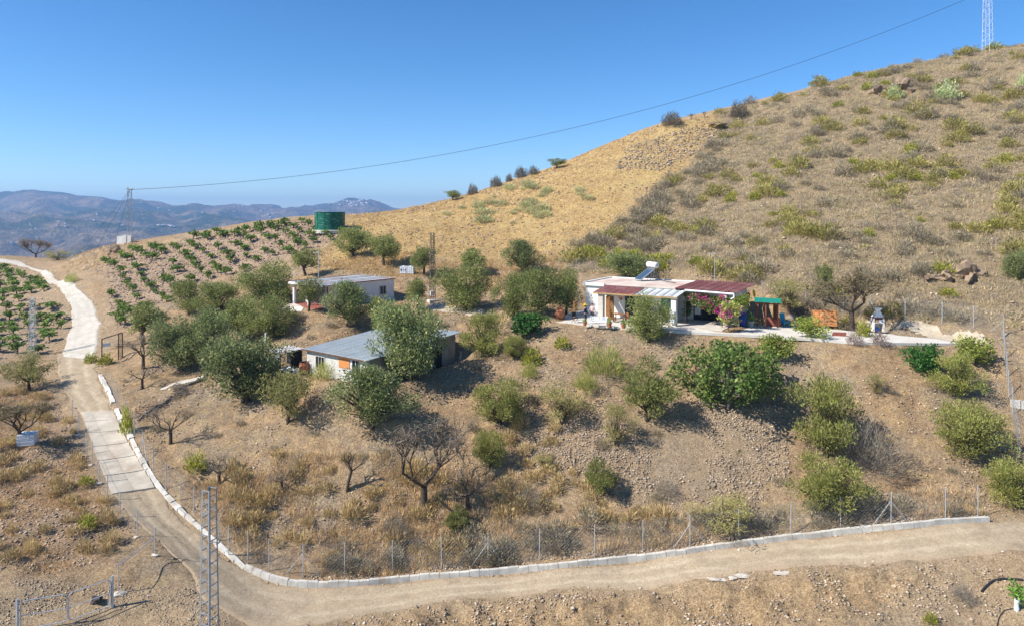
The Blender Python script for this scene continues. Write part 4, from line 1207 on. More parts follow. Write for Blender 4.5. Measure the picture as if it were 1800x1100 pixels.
fill_shrubs(pxpoly((600, 960), (900, 930), (1100, 920), (1380, 905), (1700, 880), (1720, 905), (1400, 938), (1100, 975), (800, 1003), (560, 1008)), sh_grey, 62, 37, 1.5, 0.75, 'grey_brush', 'dry grey brush', 'grey brush along the lower fence')
fill_shrubs(FRONT, sh_grey, 70, 38, 1.0, 0.5, 'slope_shrub', 'greyish slope shrub', 'small grey shrubs on the front slope')
fill_shrubs(pxpoly((360, 830), (480, 800), (600, 800), (760, 830), (900, 840), (880, 960), (560, 1000), (420, 960)), sh_tan, 75, 39, 1.0, 0.6, 'straw_tussock', 'golden straw tussock', 'golden tussocks on the lower slope')
fill_shrubs(pxpoly((880, 740), (1000, 760), (960, 820), (1200, 900), (1150, 930), (900, 900)), sh_tan, 40, 40, 1.0, 0.6, 'straw_tussock', 'bright straw tussock', 'golden tussocks on the middle slope')
fill_shrubs(LEFT, sh_tan, 190, 41, 0.85, 0.5, 'straw_tussock', 'orange-tan straw tussock', 'straw tussocks on the left bank')
# ------------------------------------------------------------------ ground cover nobody could count
def stuff_blades(name, P, per, rad, h, w, cols, seed, label, mat='dry', lean=0.6, hvar=0.4):
    """many tufts of blades in one mesh; P (N,2)"""
    rng = np.random.default_rng(seed)
    n = len(P)
    Z = hgt(P[:, 0], P[:, 1])
    N = n * per
    ids = np.repeat(np.arange(n), per)
    a = rng.random(N) * 2 * np.pi; rr = rad * np.sqrt(rng.random(N)) * np.repeat(rng.uniform(.6, 1.4, n), per)
    base = np.stack([P[ids, 0] + rr * np.cos(a), P[ids, 1] + rr * np.sin(a), Z[ids] - 0.03], 1)
    base[:, 2] = hgt(base[:, 0], base[:, 1]) - 0.02
    D = np.stack([np.cos(a) * lean * rng.random(N), np.sin(a) * lean * rng.random(N), np.ones(N)], 1) + rng.normal(size=(N, 3)) * 0.18
    D /= np.linalg.norm(D, axis=1, keepdims=True)
    hh = (h * rng.uniform(1 - hvar, 1 + hvar, n))[ids] * rng.uniform(.5, 1.15, N)
    S = np.stack([-D[:, 1], D[:, 0], rng.normal(size=N) * 0.2], 1) + rng.normal(size=(N, 3)) * 0.5
    S /= np.linalg.norm(S, axis=1, keepdims=True)
    ww = w * rng.uniform(.6, 1.4, N)
    V = np.stack([base - S * ww[:, None] * .5, base + S * ww[:, None] * .5, base + D * hh[:, None]], 1).reshape(-1, 3)
    pal = np.array(cols)
    c = pal[rng.integers(0, len(pal), n)] * (1 + 0.18 * rng.normal(size=(n, 1)))
    C = np.clip(c[ids] * (1 + 0.12 * rng.normal(size=(N, 1))), 0.01, 0.9)
    me = np_mesh(name, V, np.arange(len(V)), 3, np.repeat(C, 3, 0), M[mat])
    return tag(link(name, me), label, None, None, 'stuff')
STRAW = [(0.50, 0.355, 0.17), (0.42, 0.285, 0.13), (0.58, 0.43, 0.23), (0.36, 0.235, 0.11)]
GREYS = [(0.25, 0.215, 0.185), (0.31, 0.25, 0.19), (0.20, 0.17, 0.15), (0.36, 0.29, 0.20)]
HILLC = [(0.34, 0.265, 0.155), (0.42, 0.325, 0.19), (0.26, 0.21, 0.14), (0.48, 0.38, 0.22), (0.28, 0.24, 0.18)]
def noise_keep(P, scale, thr, seed):
    return P[fbm(P[:, 0] / scale, P[:, 1] / scale, 3, seed) > thr]
GP = scatter(GOLD, 17000, 51)
stuff_blades('dry_grass', noise_keep(GP, 6, -0.2, 52), 6, 0.35, 0.26, 0.055, STRAW + [(0.40, 0.25, 0.115)], 53, 'short golden dry grass over the upper slope')
HP = scatter(HILL, 22000, 54)
HP = HP[np.abs(HP[:, 0] / HP[:, 1]) < 0.95]
stuff_blades('dry_scrub', HP, 10, 0.42, 0.5, 0.055, HILLC, 55, 'dry grey and tan scrub covering the steep hillside', lean=0.9)
FP = scatter(FRONT, 30000, 56)
stuff_blades('dry_grass', noise_keep(FP, 5, -0.12, 57), 5, 0.3, 0.13, 0.026, STRAW + GREYS, 58, 'thin dry stubble on the slope between road and houses')
BP = scatter(pxpoly((330, 850), (420, 800), (600, 800), (760, 820), (900, 830), (1000, 880), (1300, 900), (1500, 880), (1720, 860), (1735, 908), (1400, 938), (1000, 990), (560, 1012), (430, 975)), 9000, 59)
stuff_blades('dry_grass', noise_keep(BP, 3.5, -0.12, 60), 10, 0.28, 0.42, 0.03, STRAW + GREYS[:2], 61, 'knee-high straw grass along the lower slope')
LP = scatter(LEFT, 9500, 62)
stuff_blades('dry_grass', noise_keep(LP, 4, -0.02, 63), 7, 0.25, 0.24, 0.03, [(0.46, 0.30, 0.135), (0.38, 0.235, 0.11), (0.52, 0.37, 0.20)], 64, 'orange-tan dry grass on the left bank')
MP = scatter(pxpoly((100, 462), (150, 442), (225, 425), (250, 436), (190, 462), (175, 488), (130, 492)), 1500, 65)
stuff_blades('dry_grass', MP, 8, 0.3, 0.4, 0.05, STRAW + GREYS, 66, 'straw grass on the mound under the far mast')
SP = scatter(pxpoly((540, 1012), (900, 990), (1300, 945), (1735, 906), (1735, 916), (1300, 957), (900, 1002), (540, 1024)), 1500, 67, False)
BKP = scatter(pxpoly((620, 1094), (800, 1060), (1000, 1044), (1250, 1024), (1400, 1006), (1650, 994), (1690, 1060), (1560, 1080), (1300, 1115), (700, 1115)), 1600, 68, False)
stuff_blades('dry_grass', noise_keep(BKP, 2.0, 0.1, 69), 8, 0.22, 0.2, 0.025, STRAW + GREYS, 70, 'sparse dry grass on the cut bank below the road')
YP = scatter(pxpoly((560, 470), (700, 440), (760, 455), (980, 455), (1000, 480), (860, 520), (720, 490), (620, 480)), 3500, 71)
stuff_blades('dry_grass', YP, 8, 0.3, 0.40, 0.05, STRAW, 72, 'tall straw grass behind the cottage')

ICO = [(0, 0, 1), (0.89, 0, 0.3), (0.2, 0.85, 0.25), (-0.75, 0.45, 0.3), (-0.6, -0.6, 0.2), (0.35, -0.8, 0.3), (0, 0, -0.5)]
ICF = [(0, 1, 2), (0, 2, 3), (0, 3, 4), (0, 4, 5), (0, 5, 1), (6, 2, 1), (6, 3, 2), (6, 4, 3), (6, 5, 4), (6, 1, 5)]
def stuff_stones(name, P, s0, s1, cols, seed, label):
    rng = np.random.default_rng(seed)
    n = len(P)
    B = np.array(ICO)[None] * (1 + 0.35 * rng.normal(size=(n, 7, 1)).clip(-1, 1)) * np.stack([rng.uniform(.7, 1.3, n), rng.uniform(.7, 1.3, n), rng.uniform(.4, .9, n)], 1)[:, None]
    a = rng.random(n) * 6.28
    ca, sa = np.cos(a)[:, None], np.sin(a)[:, None]
    B = np.stack([B[..., 0] * ca - B[..., 1] * sa, B[..., 0] * sa + B[..., 1] * ca, B[..., 2]], -1)
    s = s0 + (s1 - s0) * rng.random(n) ** 2.4
    Z = hgt(P[:, 0], P[:, 1])
    V = B * s[:, None, None] + np.stack([P[:, 0], P[:, 1], Z + 0.1 * s], 1)[:, None]
    Fc = (np.array(ICF)[None] + (np.arange(n) * 7)[:, None, None]).reshape(-1)
    pal = np.array(cols)
    c = pal[rng.integers(0, len(pal), n)] * (1 + 0.15 * rng.normal(size=(n, 1)))
    me = np_mesh(name, V.reshape(-1, 3), Fc, 3, np.repeat(np.clip(c, .02, .8), 7, 0), M['stone'])
    return tag(link(name, me), label, None, None, 'stuff')
t_ = NT('stone_tint')
M['stone'] = t_.set(col=t_.attr('tint', 'Color'), rough=0.95, spec=0.1)
ST = [(0.38, 0.29, 0.20), (0.30, 0.23, 0.17), (0.50, 0.41, 0.31), (0.42, 0.32, 0.225)]
stuff_stones('rubble', noise_keep(scatter(ROCKY, 17000, 81), 2.6, -0.12, 80), 0.018, 0.13, [(0.33, 0.25, 0.175), (0.26, 0.20, 0.15), (0.42, 0.34, 0.26), (0.36, 0.275, 0.195)], 82, 'loose stony rubble on the bare middle slope')
stuff_stones('rubble', scatter(VINE_A, 6000, 83), 0.05, 0.22, [(0.33, 0.235, 0.175), (0.25, 0.175, 0.135), (0.42, 0.33, 0.26)], 84, 'pinkish stones scattered through the vine plot')
stuff_stones('rubble', scatter(VINE_B, 1800, 85), 0.05, 0.2, [(0.36, 0.25, 0.18), (0.28, 0.19, 0.14), (0.46, 0.36, 0.28)], 86, 'stones scattered through the left vine plot')
stuff_stones('rubble', noise_keep(scatter(FRONT, 26000, 87), 3.2, -0.06, 86), 0.025, 0.13, ST, 88, 'small stones on the slope between road and houses')
stuff_stones('rubble', scatter(GOLD, 4000, 89), 0.05, 0.26, ST, 90, 'stones showing through the golden grass')
stuff_stones('rubble', scatter(pxpoly((1100, 262), (1185, 232), (1300, 208), (1310, 228), (1240, 262), (1160, 300), (1080, 300)), 2200, 91), 0.08, 0.35, [(0.34, 0.27, 0.20), (0.26, 0.21, 0.165), (0.42, 0.34, 0.26)], 92, 'grey scree under the ridge top')
stuff_stones('rubble', noise_keep(scatter(LEFT, 17000, 93), 2.5, -0.08, 92), 0.025, 0.12, ST + [(0.46, 0.38, 0.30)], 94, 'small stones on the left bank')
stuff_stones('rubble', scatter(HILL, 3500, 95), 0.06, 0.3, ST, 96, 'stones between the hillside scrub')
stuff_stones('rubble', noise_keep(scatter(ring(DIRT_LOW), 1600, 97, False), 2.0, 0.0, 97), 0.015, 0.06, ST + [(0.5, 0.42, 0.34)], 98, 'loose stones along the dirt road')
stuff_stones('rubble', noise_keep(scatter(pxpoly((620, 1094), (800, 1060), (1000, 1044), (1250, 1024), (1400, 1006), (1650, 994), (1760, 1000), (1790, 1100), (1300, 1115), (700, 1115)), 6000, 168, False), 1.5, -0.05, 169), 0.015, 0.13, ST, 99, 'clods and stones on the cut bank below the road')
stuff_stones('rubble', SP, 0.03, 0.12, ST + [(0.48, 0.40, 0.32)], 100, 'stones lying along the top of the block wall')

# boulders one can point to
BOULD = [(1705, 480, 44, 26, 'large brown rock outcrop with a dark hollow, hillside above the fence'),
         (1664, 486, 26, 13, 'flat brown rock left of the large outcrop'),
         (1634, 490, 20, 12, 'split rock outcrop farther left on the hillside'),
         (1547, 158, 24, 16, 'dark rock on the hilltop, left of two'),
         (1586, 154, 26, 18, 'dark jagged rock near the hilltop silver bush'),
         (1548, 164, 16, 8, 'low dark rock just under the hilltop rock'),
         (198, 442, 16, 10, 'orange-brown rock on the mound below the far mast'),
         (1260, 220, 26, 6, 'long pale ledge of rock at the ridge crest'),
         (1365, 912, 14, 12, 'pyramid-like grey rock behind the lower wall'),
         (1500, 505, 24, 12, 'cracked rock on the hillside above the leafless tree'),
         (96, 1032, 0, 0, None)]
for k, (px, py, w, h, lb) in enumerate(BOULD):
    if not lb: continue
    g = at(px, py + h * 0.4); d = g.y
    b = MB(); b.blob((0, 0, h * d / F * 0.3), (w * d / F / 2, w * d / F / 2.2, h * d / F * 0.62), k, 3, 0.5)
    bv = np.array(b.v); bn = bv / (np.linalg.norm(bv, axis=1, keepdims=True) + 1e-6)
    bv = bv * (1 + 0.35 * fbm(bn[:, 0:1] * 2.6 + k, bn[:, 1:2] * 2.6 + bn[:, 2:3] * 2.1, 4, 600 + k)); b.v = [tuple(q) for q in bv]
    o = b.build('boulder', M['rock']); o.location = g
    tag(o, lb, 'rock')
g = at(168, 1060); b = MB(); b.blob((0, 0, 0.12), (0.3, 0.25, 0.22), 5, 2, 0.4)
o = b.build('boulder', simple('dark_rock', (0.06, 0.055, 0.055), 0.9, 0.3, 6)); o.location = g
tag(o, 'dark slate rock lying behind the tubular gate', 'rock')
for k, (px, py, w) in enumerate([(1258, 1018, 40), (1310, 1012, 34), (1385, 1006, 60), (1290, 1016, 22)]):
    g = at(px, py); b = MB(); b.blob((0, 0, 0.0), (w * g.y / F / 2, 0.22, 0.06), 20 + k, 2, 0.3)
    o = b.build('kerb_stone', M['pale_rock']); o.location = g
    tag(o, 'flat whitish stone along the outer road edge', 'stone', 'whitish stones along the road edge')

stuff_stones('rubble', noise_keep(scatter(pxpoly((-40, 1010), (60, 1020), (330, 1030), (380, 1080), (420, 1110), (-40, 1110)), 5000, 171, False), 1.6, -0.05, 172), 0.012, 0.08, ST + [(0.48, 0.40, 0.31)], 173, 'fine stones on the bare yard behind the gate')
MID = pxpoly((560, 470), (760, 450), (1000, 478), (1010, 560), (860, 575), (700, 560), (560, 560), (430, 600), (300, 610), (250, 570), (330, 510), (480, 470))
stuff_stones('rubble', noise_keep(scatter(MID, 9000, 174), 3, -0.05, 175), 0.02, 0.15, ST, 176, 'small stones between the olives')
stuff_blades('dry_grass', noise_keep(scatter(MID, 9000, 177), 4, -0.1, 178), 6, 0.3, 0.22, 0.035, STRAW + GREYS[:2], 179, 'dry straw between the olives')

def stuff_domes(name, P, per, r0, r1, ll, lw, cols, seed, label, flat=0.62):
    """low rounded cushions of short twigs, all in one mesh"""
    rng = np.random.default_rng(seed)
    n = len(P); N = n * per
    ids = np.repeat(np.arange(n), per)
    rad = (r0 + (r1 - r0) * rng.random(n) ** 2)[ids]
    D0 = unit_dirs(N, rng); D0[:, 2] = np.abs(D0[:, 2])
    k = rng.random(N) ** 0.4
    ex = np.repeat(rng.uniform(0.8, 1.5, n), per)
    B = np.stack([P[ids, 0] + D0[:, 0] * rad * k * ex, P[ids, 1] + D0[:, 1] * rad * k, D0[:, 2] * rad * k * flat], 1)
    B[:, 2] += hgt(B[:, 0], B[:, 1]) - 0.04
    D = D0 + unit_dirs(N, rng) * 0.6; D[:, 2] += 0.4; D /= np.linalg.norm(D, axis=1, keepdims=True)
    S = np.cross(D, rng.normal(size=(N, 3))); S /= np.linalg.norm(S, axis=1, keepdims=True) + 1e-9
    L = ll * rng.uniform(.6, 1.3, N)[:, None] * np.clip(rad, .4, 1)[:, None]; W = lw * rng.uniform(.7, 1.3, N)[:, None] * np.clip(rad, .5, 1)[:, None]
    V = np.stack([B - S * W * .5, B + S * W * .5, B + D * L], 1).reshape(-1, 3)
    pal = np.array(cols); c = pal[rng.integers(0, len(pal), n)] * (1 + .15 * rng.normal(size=(n, 1)))
    C = np.clip(c[ids] * (1 + .16 * rng.normal(size=(N, 1))), .01, .9)
    return tag(link(name, np_mesh(name, V, np.arange(len(V)), 3, np.repeat(C, 3, 0), M['dry'])), label, None, None, 'stuff')
SCRUB = [(0.26, 0.215, 0.16), (0.33, 0.27, 0.17), (0.40, 0.32, 0.20), (0.22, 0.185, 0.15), (0.32, 0.28, 0.13), (0.28, 0.24, 0.19), (0.45, 0.36, 0.225), (0.29, 0.265, 0.12)]
DP = scatter(HILL, 10500, 201); DP = DP[np.abs(DP[:, 0] / DP[:, 1]) < 0.95]
stuff_domes('low_scrub', noise_keep(DP, 7, -0.28, 202), 50, 0.32, 1.0, 0.36, 0.075, SCRUB, 203, 'low cushions of dry scrub carpeting the steep hillside')
FD = scatter(FRONT, 900, 204)
stuff_domes('low_scrub', noise_keep(FD, 4, 0.02, 205), 70, 0.2, 0.5, 0.3, 0.035, SCRUB, 206, 'low dry cushions on the slope between road and houses')
LD = scatter(LEFT, 650, 207)
stuff_domes('low_scrub', noise_keep(LD, 4, 0.0, 208), 70, 0.18, 0.42, 0.3, 0.03, SCRUB + [(0.40, 0.29, 0.15)], 209, 'low dry cushions on the left bank')
BD = scatter(pxpoly((560, 975), (900, 945), (1300, 905), (1720, 880), (1735, 908), (1400, 938), (1000, 990), (560, 1012)), 380, 210)
stuff_domes('low_scrub', BD, 90, 0.2, 0.55, 0.32, 0.03, SCRUB, 211, 'tangled dry scrub just above the block wall')

# weeds and grit creeping in from the road edges
EG = []
for side in (DIRT_LOW[0], DIRT_LOW[1], DIRT_UP[0], DIRT_UP[1], TRACK[0], TRACK[1]):
    q_, L_e = resample(side, 400)
    k_ = RNG.integers(0, 400, int(L_e * 9))
    EG.append(q_[k_] + RNG.normal(size=(len(k_), 2)) * 0.28)
EG = np.concatenate(EG)
stuff_stones('rubble', EG, 0.015, 0.11, ST + [(0.55, 0.48, 0.39)], 221, 'grit and small stones along the road verges')
stuff_blades('dry_grass', noise_keep(EG[::3], 2.0, 0.05, 222), 8, 0.16, 0.2, 0.022, STRAW + GREYS, 223, 'dry weeds creeping in from the road verges')

GD = scatter(GOLD, 3600, 231)
stuff_domes('dry_grass', noise_keep(GD, 5, -0.15, 232), 40, 0.2, 0.6, 0.42, 0.06, STRAW + [(0.33, 0.22, 0.11), (0.46, 0.36, 0.19), (0.60, 0.46, 0.25)], 233, 'straw cushions dotted over the golden slope', 0.5)
stuff_stones('rubble', noise_keep(scatter(GOLD, 5000, 234), 6, 0.05, 235), 0.05, 0.3, [(0.36, 0.26, 0.18), (0.28, 0.20, 0.14), (0.46, 0.36, 0.26)], 236, 'stone patches on the reddish part of the golden slope')
# ------------------------------------------------------------------ buildings
def mat_rz(u):
    return math.atan2(u.y, u.x)
def part(name, mat, parent, a=None, b=None, mb=None, smooth=False, label=None):
    m = mb or MB().span(a, b)
    o = m.build(name, mat, parent, smooth)
    if label: o['label'] = label
    return o
def sheet_roof(parent, x0, x1, y0, y1, z00, z01, z10, z11, nsheet, mats, along='y', th=0.035, ribs=3, rib_h=0.035, name='roof_sheet', gap=0.004):
    """roof made of separate sheets; z00 at (x0,y0), z10 at (x1,y0), z01 at (x0,y1), z11 at (x1,y1); sheets run along `along`, split across"""
    def P(s, t, dz=0.0):
        z = (z00 * (1 - s) + z10 * s) * (1 - t) + (z01 * (1 - s) + z11 * s) * t
        return (x0 + (x1 - x0) * s, y0 + (y1 - y0) * t, z + dz)
    for k in range(nsheet):
        a, b = k / nsheet, (k + 1) / nsheet - gap
        m = MB()
        dz = 0.006 * (k % 2)
        if along == 'y': c4 = ((a, 0), (b, 0), (b, 1), (a, 1))
        else: c4 = ((0, a), (1, a), (1, b), (0, b))
        m.hexa([P(s, t, dz - th) for s, t in c4] + [P(s, t, dz) for s, t in c4])
        for r in range(ribs):
            q = a + (b - a) * (r + 0.5) / ribs; w = (b - a) / ribs * 0.16
            c4 = ((q - w, 0.002), (q + w, 0.002), (q + w, .998), (q - w, .998)) if along == 'y' else ((0.002, q - w), (.998, q - w), (.998, q + w), (0.002, q + w))
            m.hexa([P(s, t, dz - 0.01) for s, t in c4] + [P(s, t, dz + rib_h) for s, t in c4])
        m.build(name, mats[k % len(mats)], parent)
M['red_sheet'] = simple('red_roof_sheet', (0.28, 0.105, 0.095), 0.65, 0.25, 1.2, dirt=(0.40, 0.23, 0.20))
M['grey_sheet'] = simple('grey_roof_sheet', (0.40, 0.46, 0.44), 0.5, 0.12, 1.0, 0.1, dirt=(0.46, 0.48, 0.45))
M['shed_sheet'] = simple('blue_grey_roof_sheet', (0.40, 0.45, 0.475), 0.55, 0.14, 0.7, 0.1, dirt=(0.46, 0.47, 0.45))
M['white_sheet'] = simple('white_roof_sheet', (0.74, 0.73, 0.71), 0.6, 0.08, 1.0, dirt=(0.55, 0.42, 0.38))
M['worn_red'] = simple('worn_red_sheet', (0.42, 0.28, 0.26), 0.7, 0.35, 1.5, dirt=(0.65, 0.60, 0.56))
M['roof_screed'] = simple('worn_roof_paint', (0.62, 0.52, 0.44), 0.9, 0.22, 0.7, bump=0.2, dirt=(0.45, 0.26, 0.20))
M['stone_wall'] = simple('rough_plaster', (0.60, 0.57, 0.52), 0.9, 0.15, 2.0, bump=0.4, dirt=(0.40, 0.33, 0.25))

def window(parent, name, c, w, h, normal='y-', frame_m='white_paint', glass_m='glass', depth=0.08, bars=1):
    """window on a wall face: normal 'y-' or 'x-' ; c = centre on the wall surface"""
    f = MB(); g = MB(); t = 0.06
    def bx(m, du0, du1, dz0, dz1, dn0, dn1):
        if normal == 'y-': m.span((c[0] + du0, c[1] - dn1, c[2] + dz0), (c[0] + du1, c[1] - dn0, c[2] + dz1))
        else: m.span((c[0] - dn1, c[1] + du0, c[2] + dz0), (c[0] - dn0, c[1] + du1, c[2] + dz1))
    W, H = w / 2, h / 2
    bx(f, -W, W, H - t, H, 0.003, depth); bx(f, -W, W, -H, -H + t, 0.003, depth + 0.03)
    bx(f, -W, -W + t, -H + t, H - t, 0.003, depth); bx(f, W - t, W, -H + t, H - t, 0.003, depth)
    for k in range(bars):
        q = -W + w * (k + 1) / (bars + 1)
        bx(f, q - 0.025, q + 0.025, -H + t, H - t, 0.012, depth - 0.01)
    o = f.build(name, M[frame_m], parent)
    bx(g, -W + t, W - t, -H + t, H - t, 0.004, 0.03)
    g.build('pane', M[glass_m], o)
    return o

# ---- the main house
house = thing('white_house', 'white flat-roofed house with red and grey canopies on the terrace', 'house', HO, mat_rz(HU))
WH = 3.15
part('wall', M['white_paint'], house, mb=MB().span((0, 0, -0.1), (9.3, 0.25, WH)).span((0, 0.25, -0.1), (0.25, 6.8, WH)).span((0.25, 6.55, -0.1), (14.4, 6.8, WH)).span((14.15, 2.5, -0.1), (14.4, 6.55, WH)).span((9.3, 2.5, -0.1), (14.15, 2.75, WH)).span((9.05, 0.25, -0.1), (9.3, 2.5, WH)))
roof = part('roof', M['roof_screed'], house, (-0.15, -0.1, WH), (9.4, 6.9, WH + 0.1))
par = MB()
par.span((-0.28, -0.2, WH - 0.16), (-0.02, 7.0, WH + 0.20)).span((-0.02, 6.76, WH - 0.1), (9.6, 7.0, WH + 0.18)).span((-0.02, -0.22, WH - 0.14), (2.1, 0.02, WH + 0.14))
part('parapet', M['white_paint'], house, mb=par)
sheet_roof(house, 9.3, 15.3, -0.25, 7.4, WH + 0.10, WH + 0.22, WH + 0.06, WH + 0.18, 7, [M['red_sheet']], 'y', gap=0.014)
sheet_roof(house, 2.0, 6.3, -2.65, 0.15, 2.68, 3.06, 2.70, 3.06, 6, [M['red_sheet']], 'y', gap=0.016)
sheet_roof(house, 6.32, 10.35, -2.65, 0.15, 2.70, 3.04, 2.72, 3.06, 10, [M['grey_sheet'], M['white_sheet']], 'y', ribs=1)
part('fascia', M['palewood'], house, mb=MB().span((2.0, -2.70, 2.53), (10.35, -2.655, 2.66)))
part('floor', M['concrete'], house, (-0.2, -2.6, -0.3), (14.4, 2.6, 0.012))
part('gutter', M['white_metal'], house, mb=MB().tube((10.4, -0.42, 3.12), (14.9, -0.42, 3.02), 0.09, 0.09, 8).tube((14.9, -0.42, 3.02), (14.9, -0.42, 2.70), 0.07, 0.07, 8).tube((14.9, -0.42, 2.70), (14.6, -0.3, 2.55), 0.07, 0.07, 8))
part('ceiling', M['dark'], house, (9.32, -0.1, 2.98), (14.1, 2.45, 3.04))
part('column', M['white_paint'], house, (9.75, -2.55, -0.05), (10.2, -2.1, 2.66))
part('column', M['stone_wall'], house, (2.45, -2.5, -0.05), (2.95, -2.0, 2.62))
for x in (3.55, 6.3):
    part('post', M['wood'], house, (x, -2.5, -0.05), (x + 0.12, -2.38, 2.6))
part('post', M['white_paint'], house, (13.9, -0.35, -0.05), (14.2, -0.05, 3.0))
part('brace', M['grey_bark'], house, mb=MB().tube((4.9, -0.3, 1.2), (4.35, -0.3, 2.7), 0.05, 0.05, 6))
d_ = part('door', M['wood'], house, (2.2, -0.05, 0), (3.05, -0.003, 2.05))
part('handle', M['galv'], d_, (2.95, -0.10, 1.0), (2.99, -0.052, 1.12))
part('awning', M['teal'], house, mb=MB().box((2.6, -0.32, 2.33), (1.0, 0.6, 0.06), rx=R(18)))
wd = window(house, 'window', (4.75, 0, 1.25), 0.95, 2.2, 'y-', 'navy', 'glass', 0.09, 1)
part('shutter', M['navy'], house, (5.28, -0.06, 0.15), (5.75, -0.003, 2.35))
window(house, 'window', (6.4, 0, 1.55), 0.8, 0.9, 'y-', 'wood', 'glass', 0.07, 1)
part('shutter', M['teal'], house, (7.95, -0.07, 0.75), (8.85, -0.003, 2.35), label='teal closed shutter')
dr = part('doorway', M['dark'], house, (11.2, 2.40, 0.0), (12.7, 2.497, 2.35))  # solid near-black panel; the opening's shade is put into its colour
gd = window(house, 'glazed_door', (10.75, 2.5, 1.15), 0.8, 2.25, 'y-', 'navy', 'glass', 0.07, 0)
part('curtain', M['white_plastic'], gd, (10.47, 2.425, 1.3), (11.03, 2.46, 2.1)); part('curtain', M['white_plastic'], gd, (10.47, 2.425, 0.55), (11.03, 2.46, 1.22))
part('door', M['navy'], house, (12.72, 2.42, 0), (13.5, 2.497, 2.2))

# antenna at the back of the roof
an = thing('television_antenna', 'thin television antenna mast behind the red roof', 'antenna', HO + HU * 11.2 + HV * 6.9, mat_rz(HU))
part('mast', M['galv'], an, mb=MB().tube((0, 0, 2.4), (0, 0, 6.35), 0.03, 0.025, 6))
m = MB().tube((-0.75, 0, 6.2), (0.2, 0, 6.22), 0.018, 0.018, 4)
for k in range(7): m.tube((-0.7 + k * 0.13, -0.25 - 0.015 * k, 6.2), (-0.7 + k * 0.13, 0.25 + 0.015 * k, 6.2), 0.01, 0.01, 3)
part('aerial', M['galv'], an, mb=m)

# solar water heater on the roof
_s = at(1121, 494, HO.z + WH + 0.12)
sw = thing('solar_water_heater', 'solar water heater with sloping panel and white tank on the roof', 'solar heater', _s, R(24))
m = MB()
m.hexa([(0, -0.6, 0.06), (1.75, -0.6, 1.16), (1.75, 0.6, 1.16), (0, 0.6, 0.06), (-0.05, -0.6, 0.15), (1.70, -0.6, 1.25), (1.70, 0.6, 1.25), (-0.05, 0.6, 0.15)])
pn = part('panel', M['galv'], sw, mb=m)
m = MB()
m.hexa([(-0.01, -0.55, 0.155), (1.66, -0.55, 1.205), (1.66, 0.55, 1.205), (-0.01, 0.55, 0.155), (-0.02, -0.55, 0.175), (1.65, -0.55, 1.228), (1.65, 0.55, 1.228), (-0.02, 0.55, 0.175)])
t_ = NT('solar_glass'); M['solar'] = t_.set(col=(0.045, 0.075, 0.12), rough=0.12)
part('collector_glass', M['solar'], pn, mb=m)
q = MB().tube((1.85, -0.72, 1.62), (1.85, 0.72, 1.62), 0.31, 0.31, 20)
q.tube((1.85, -0.79, 1.62), (1.85, -0.72, 1.62), 0.22, 0.31, 20).tube((1.85, 0.72, 1.62), (1.85, 0.79, 1.62), 0.31, 0.22, 20)
tk = part('tank', M['white_metal'], sw, mb=q, smooth=False)
part('cap', M['galv'], tk, mb=MB().tube((1.85, -0.83, 1.62), (1.85, -0.79, 1.62), 0.16, 0.16, 12))
for x, y in ((1.55, -0.5), (1.85, 0.35), (1.2, -0.5), (1.5, 0.4)):
    part('leg', M['galv'], sw, mb=MB().tube((x, y, -0.02), (x + 0.18, y - 0.05, 1.45 if x > 1.52 else 0.8), 0.025, 0.025, 5))
part('hose', M['cable'], sw, mb=MB().path([(1.7, -0.5, 1.3), (1.75, -1.2, 0.3), (1.9, -2.4, 0.06), (2.1, -3.6, 0.05)], 0.035, 6))

# ---- cottage
cot = thing('white_cottage', 'low white cottage with striped metal roof and shaded end wall', 'house', CO, mat_rz(CB))
part('wall', M['white_paint'], cot, mb=MB().span((1.7, 0, -0.1), (10.2, 0.22, 2.42)).span((1.7, 5.7, -0.1), (10.2, 5.9, 2.42)).span((1.7, 0.22, -0.1), (1.92, 5.7, 2.42)).span((9.98, 0.22, -0.1), (10.2, 5.7, 2.42)))
sheet_roof(cot, -0.35, 10.3, -0.15, 6.1, 2.46, 2.54, 2.50, 2.60, 12, [M['white_sheet'], M['white_sheet'], M['worn_red'], M['white_sheet'], M['grey_sheet']], 'x', ribs=2)
part('edge_trim', M['red_sheet'], cot, mb=MB().span((-0.4, 6.11, 2.36), (10.35, 6.16, 2.66)).span((2.4, -0.20, 2.46), (10.3, -0.155, 2.56)))
part('verge', M['white_metal'], cot, mb=MB().span((-0.42, -0.18, 2.33), (-0.36, 6.1, 2.52)))
for y in (0.1, 2.9, 5.7):
    part('column', M['white_paint'], cot, (0, y - 0.12, -0.1), (0.28, y + 0.16, 2.42))
part('porch_floor', M['brick'], cot, (-0.9, -0.4, -0.2), (1.68, 6.2, 0.02))
part('door', M['wood'], cot, (1.64, 1.6, 0.02), (1.697, 2.5, 2.05))
window(cot, 'window', (1.7, 4.2, 1.3), 1.2, 1.1, 'x-', 'wood', 'glass')
window(cot, 'window', (8.4, 0, 1.25), 1.0, 1.05, 'y-', 'stone_wall', 'glass')
pole = thing('utility_pole', 'thin grey pole standing behind the cottage roof', 'pole', at(560, 490))
part('shaft', M['galv'], pole, mb=MB().tube((0, 0, -0.3), (0, 0, 3.6), 0.06, 0.05, 6))
part('crossbar', M['galv'], pole, mb=MB().tube((-0.7, 0, 3.3), (0.1, 0, 3.34), 0.03, 0.03, 4))

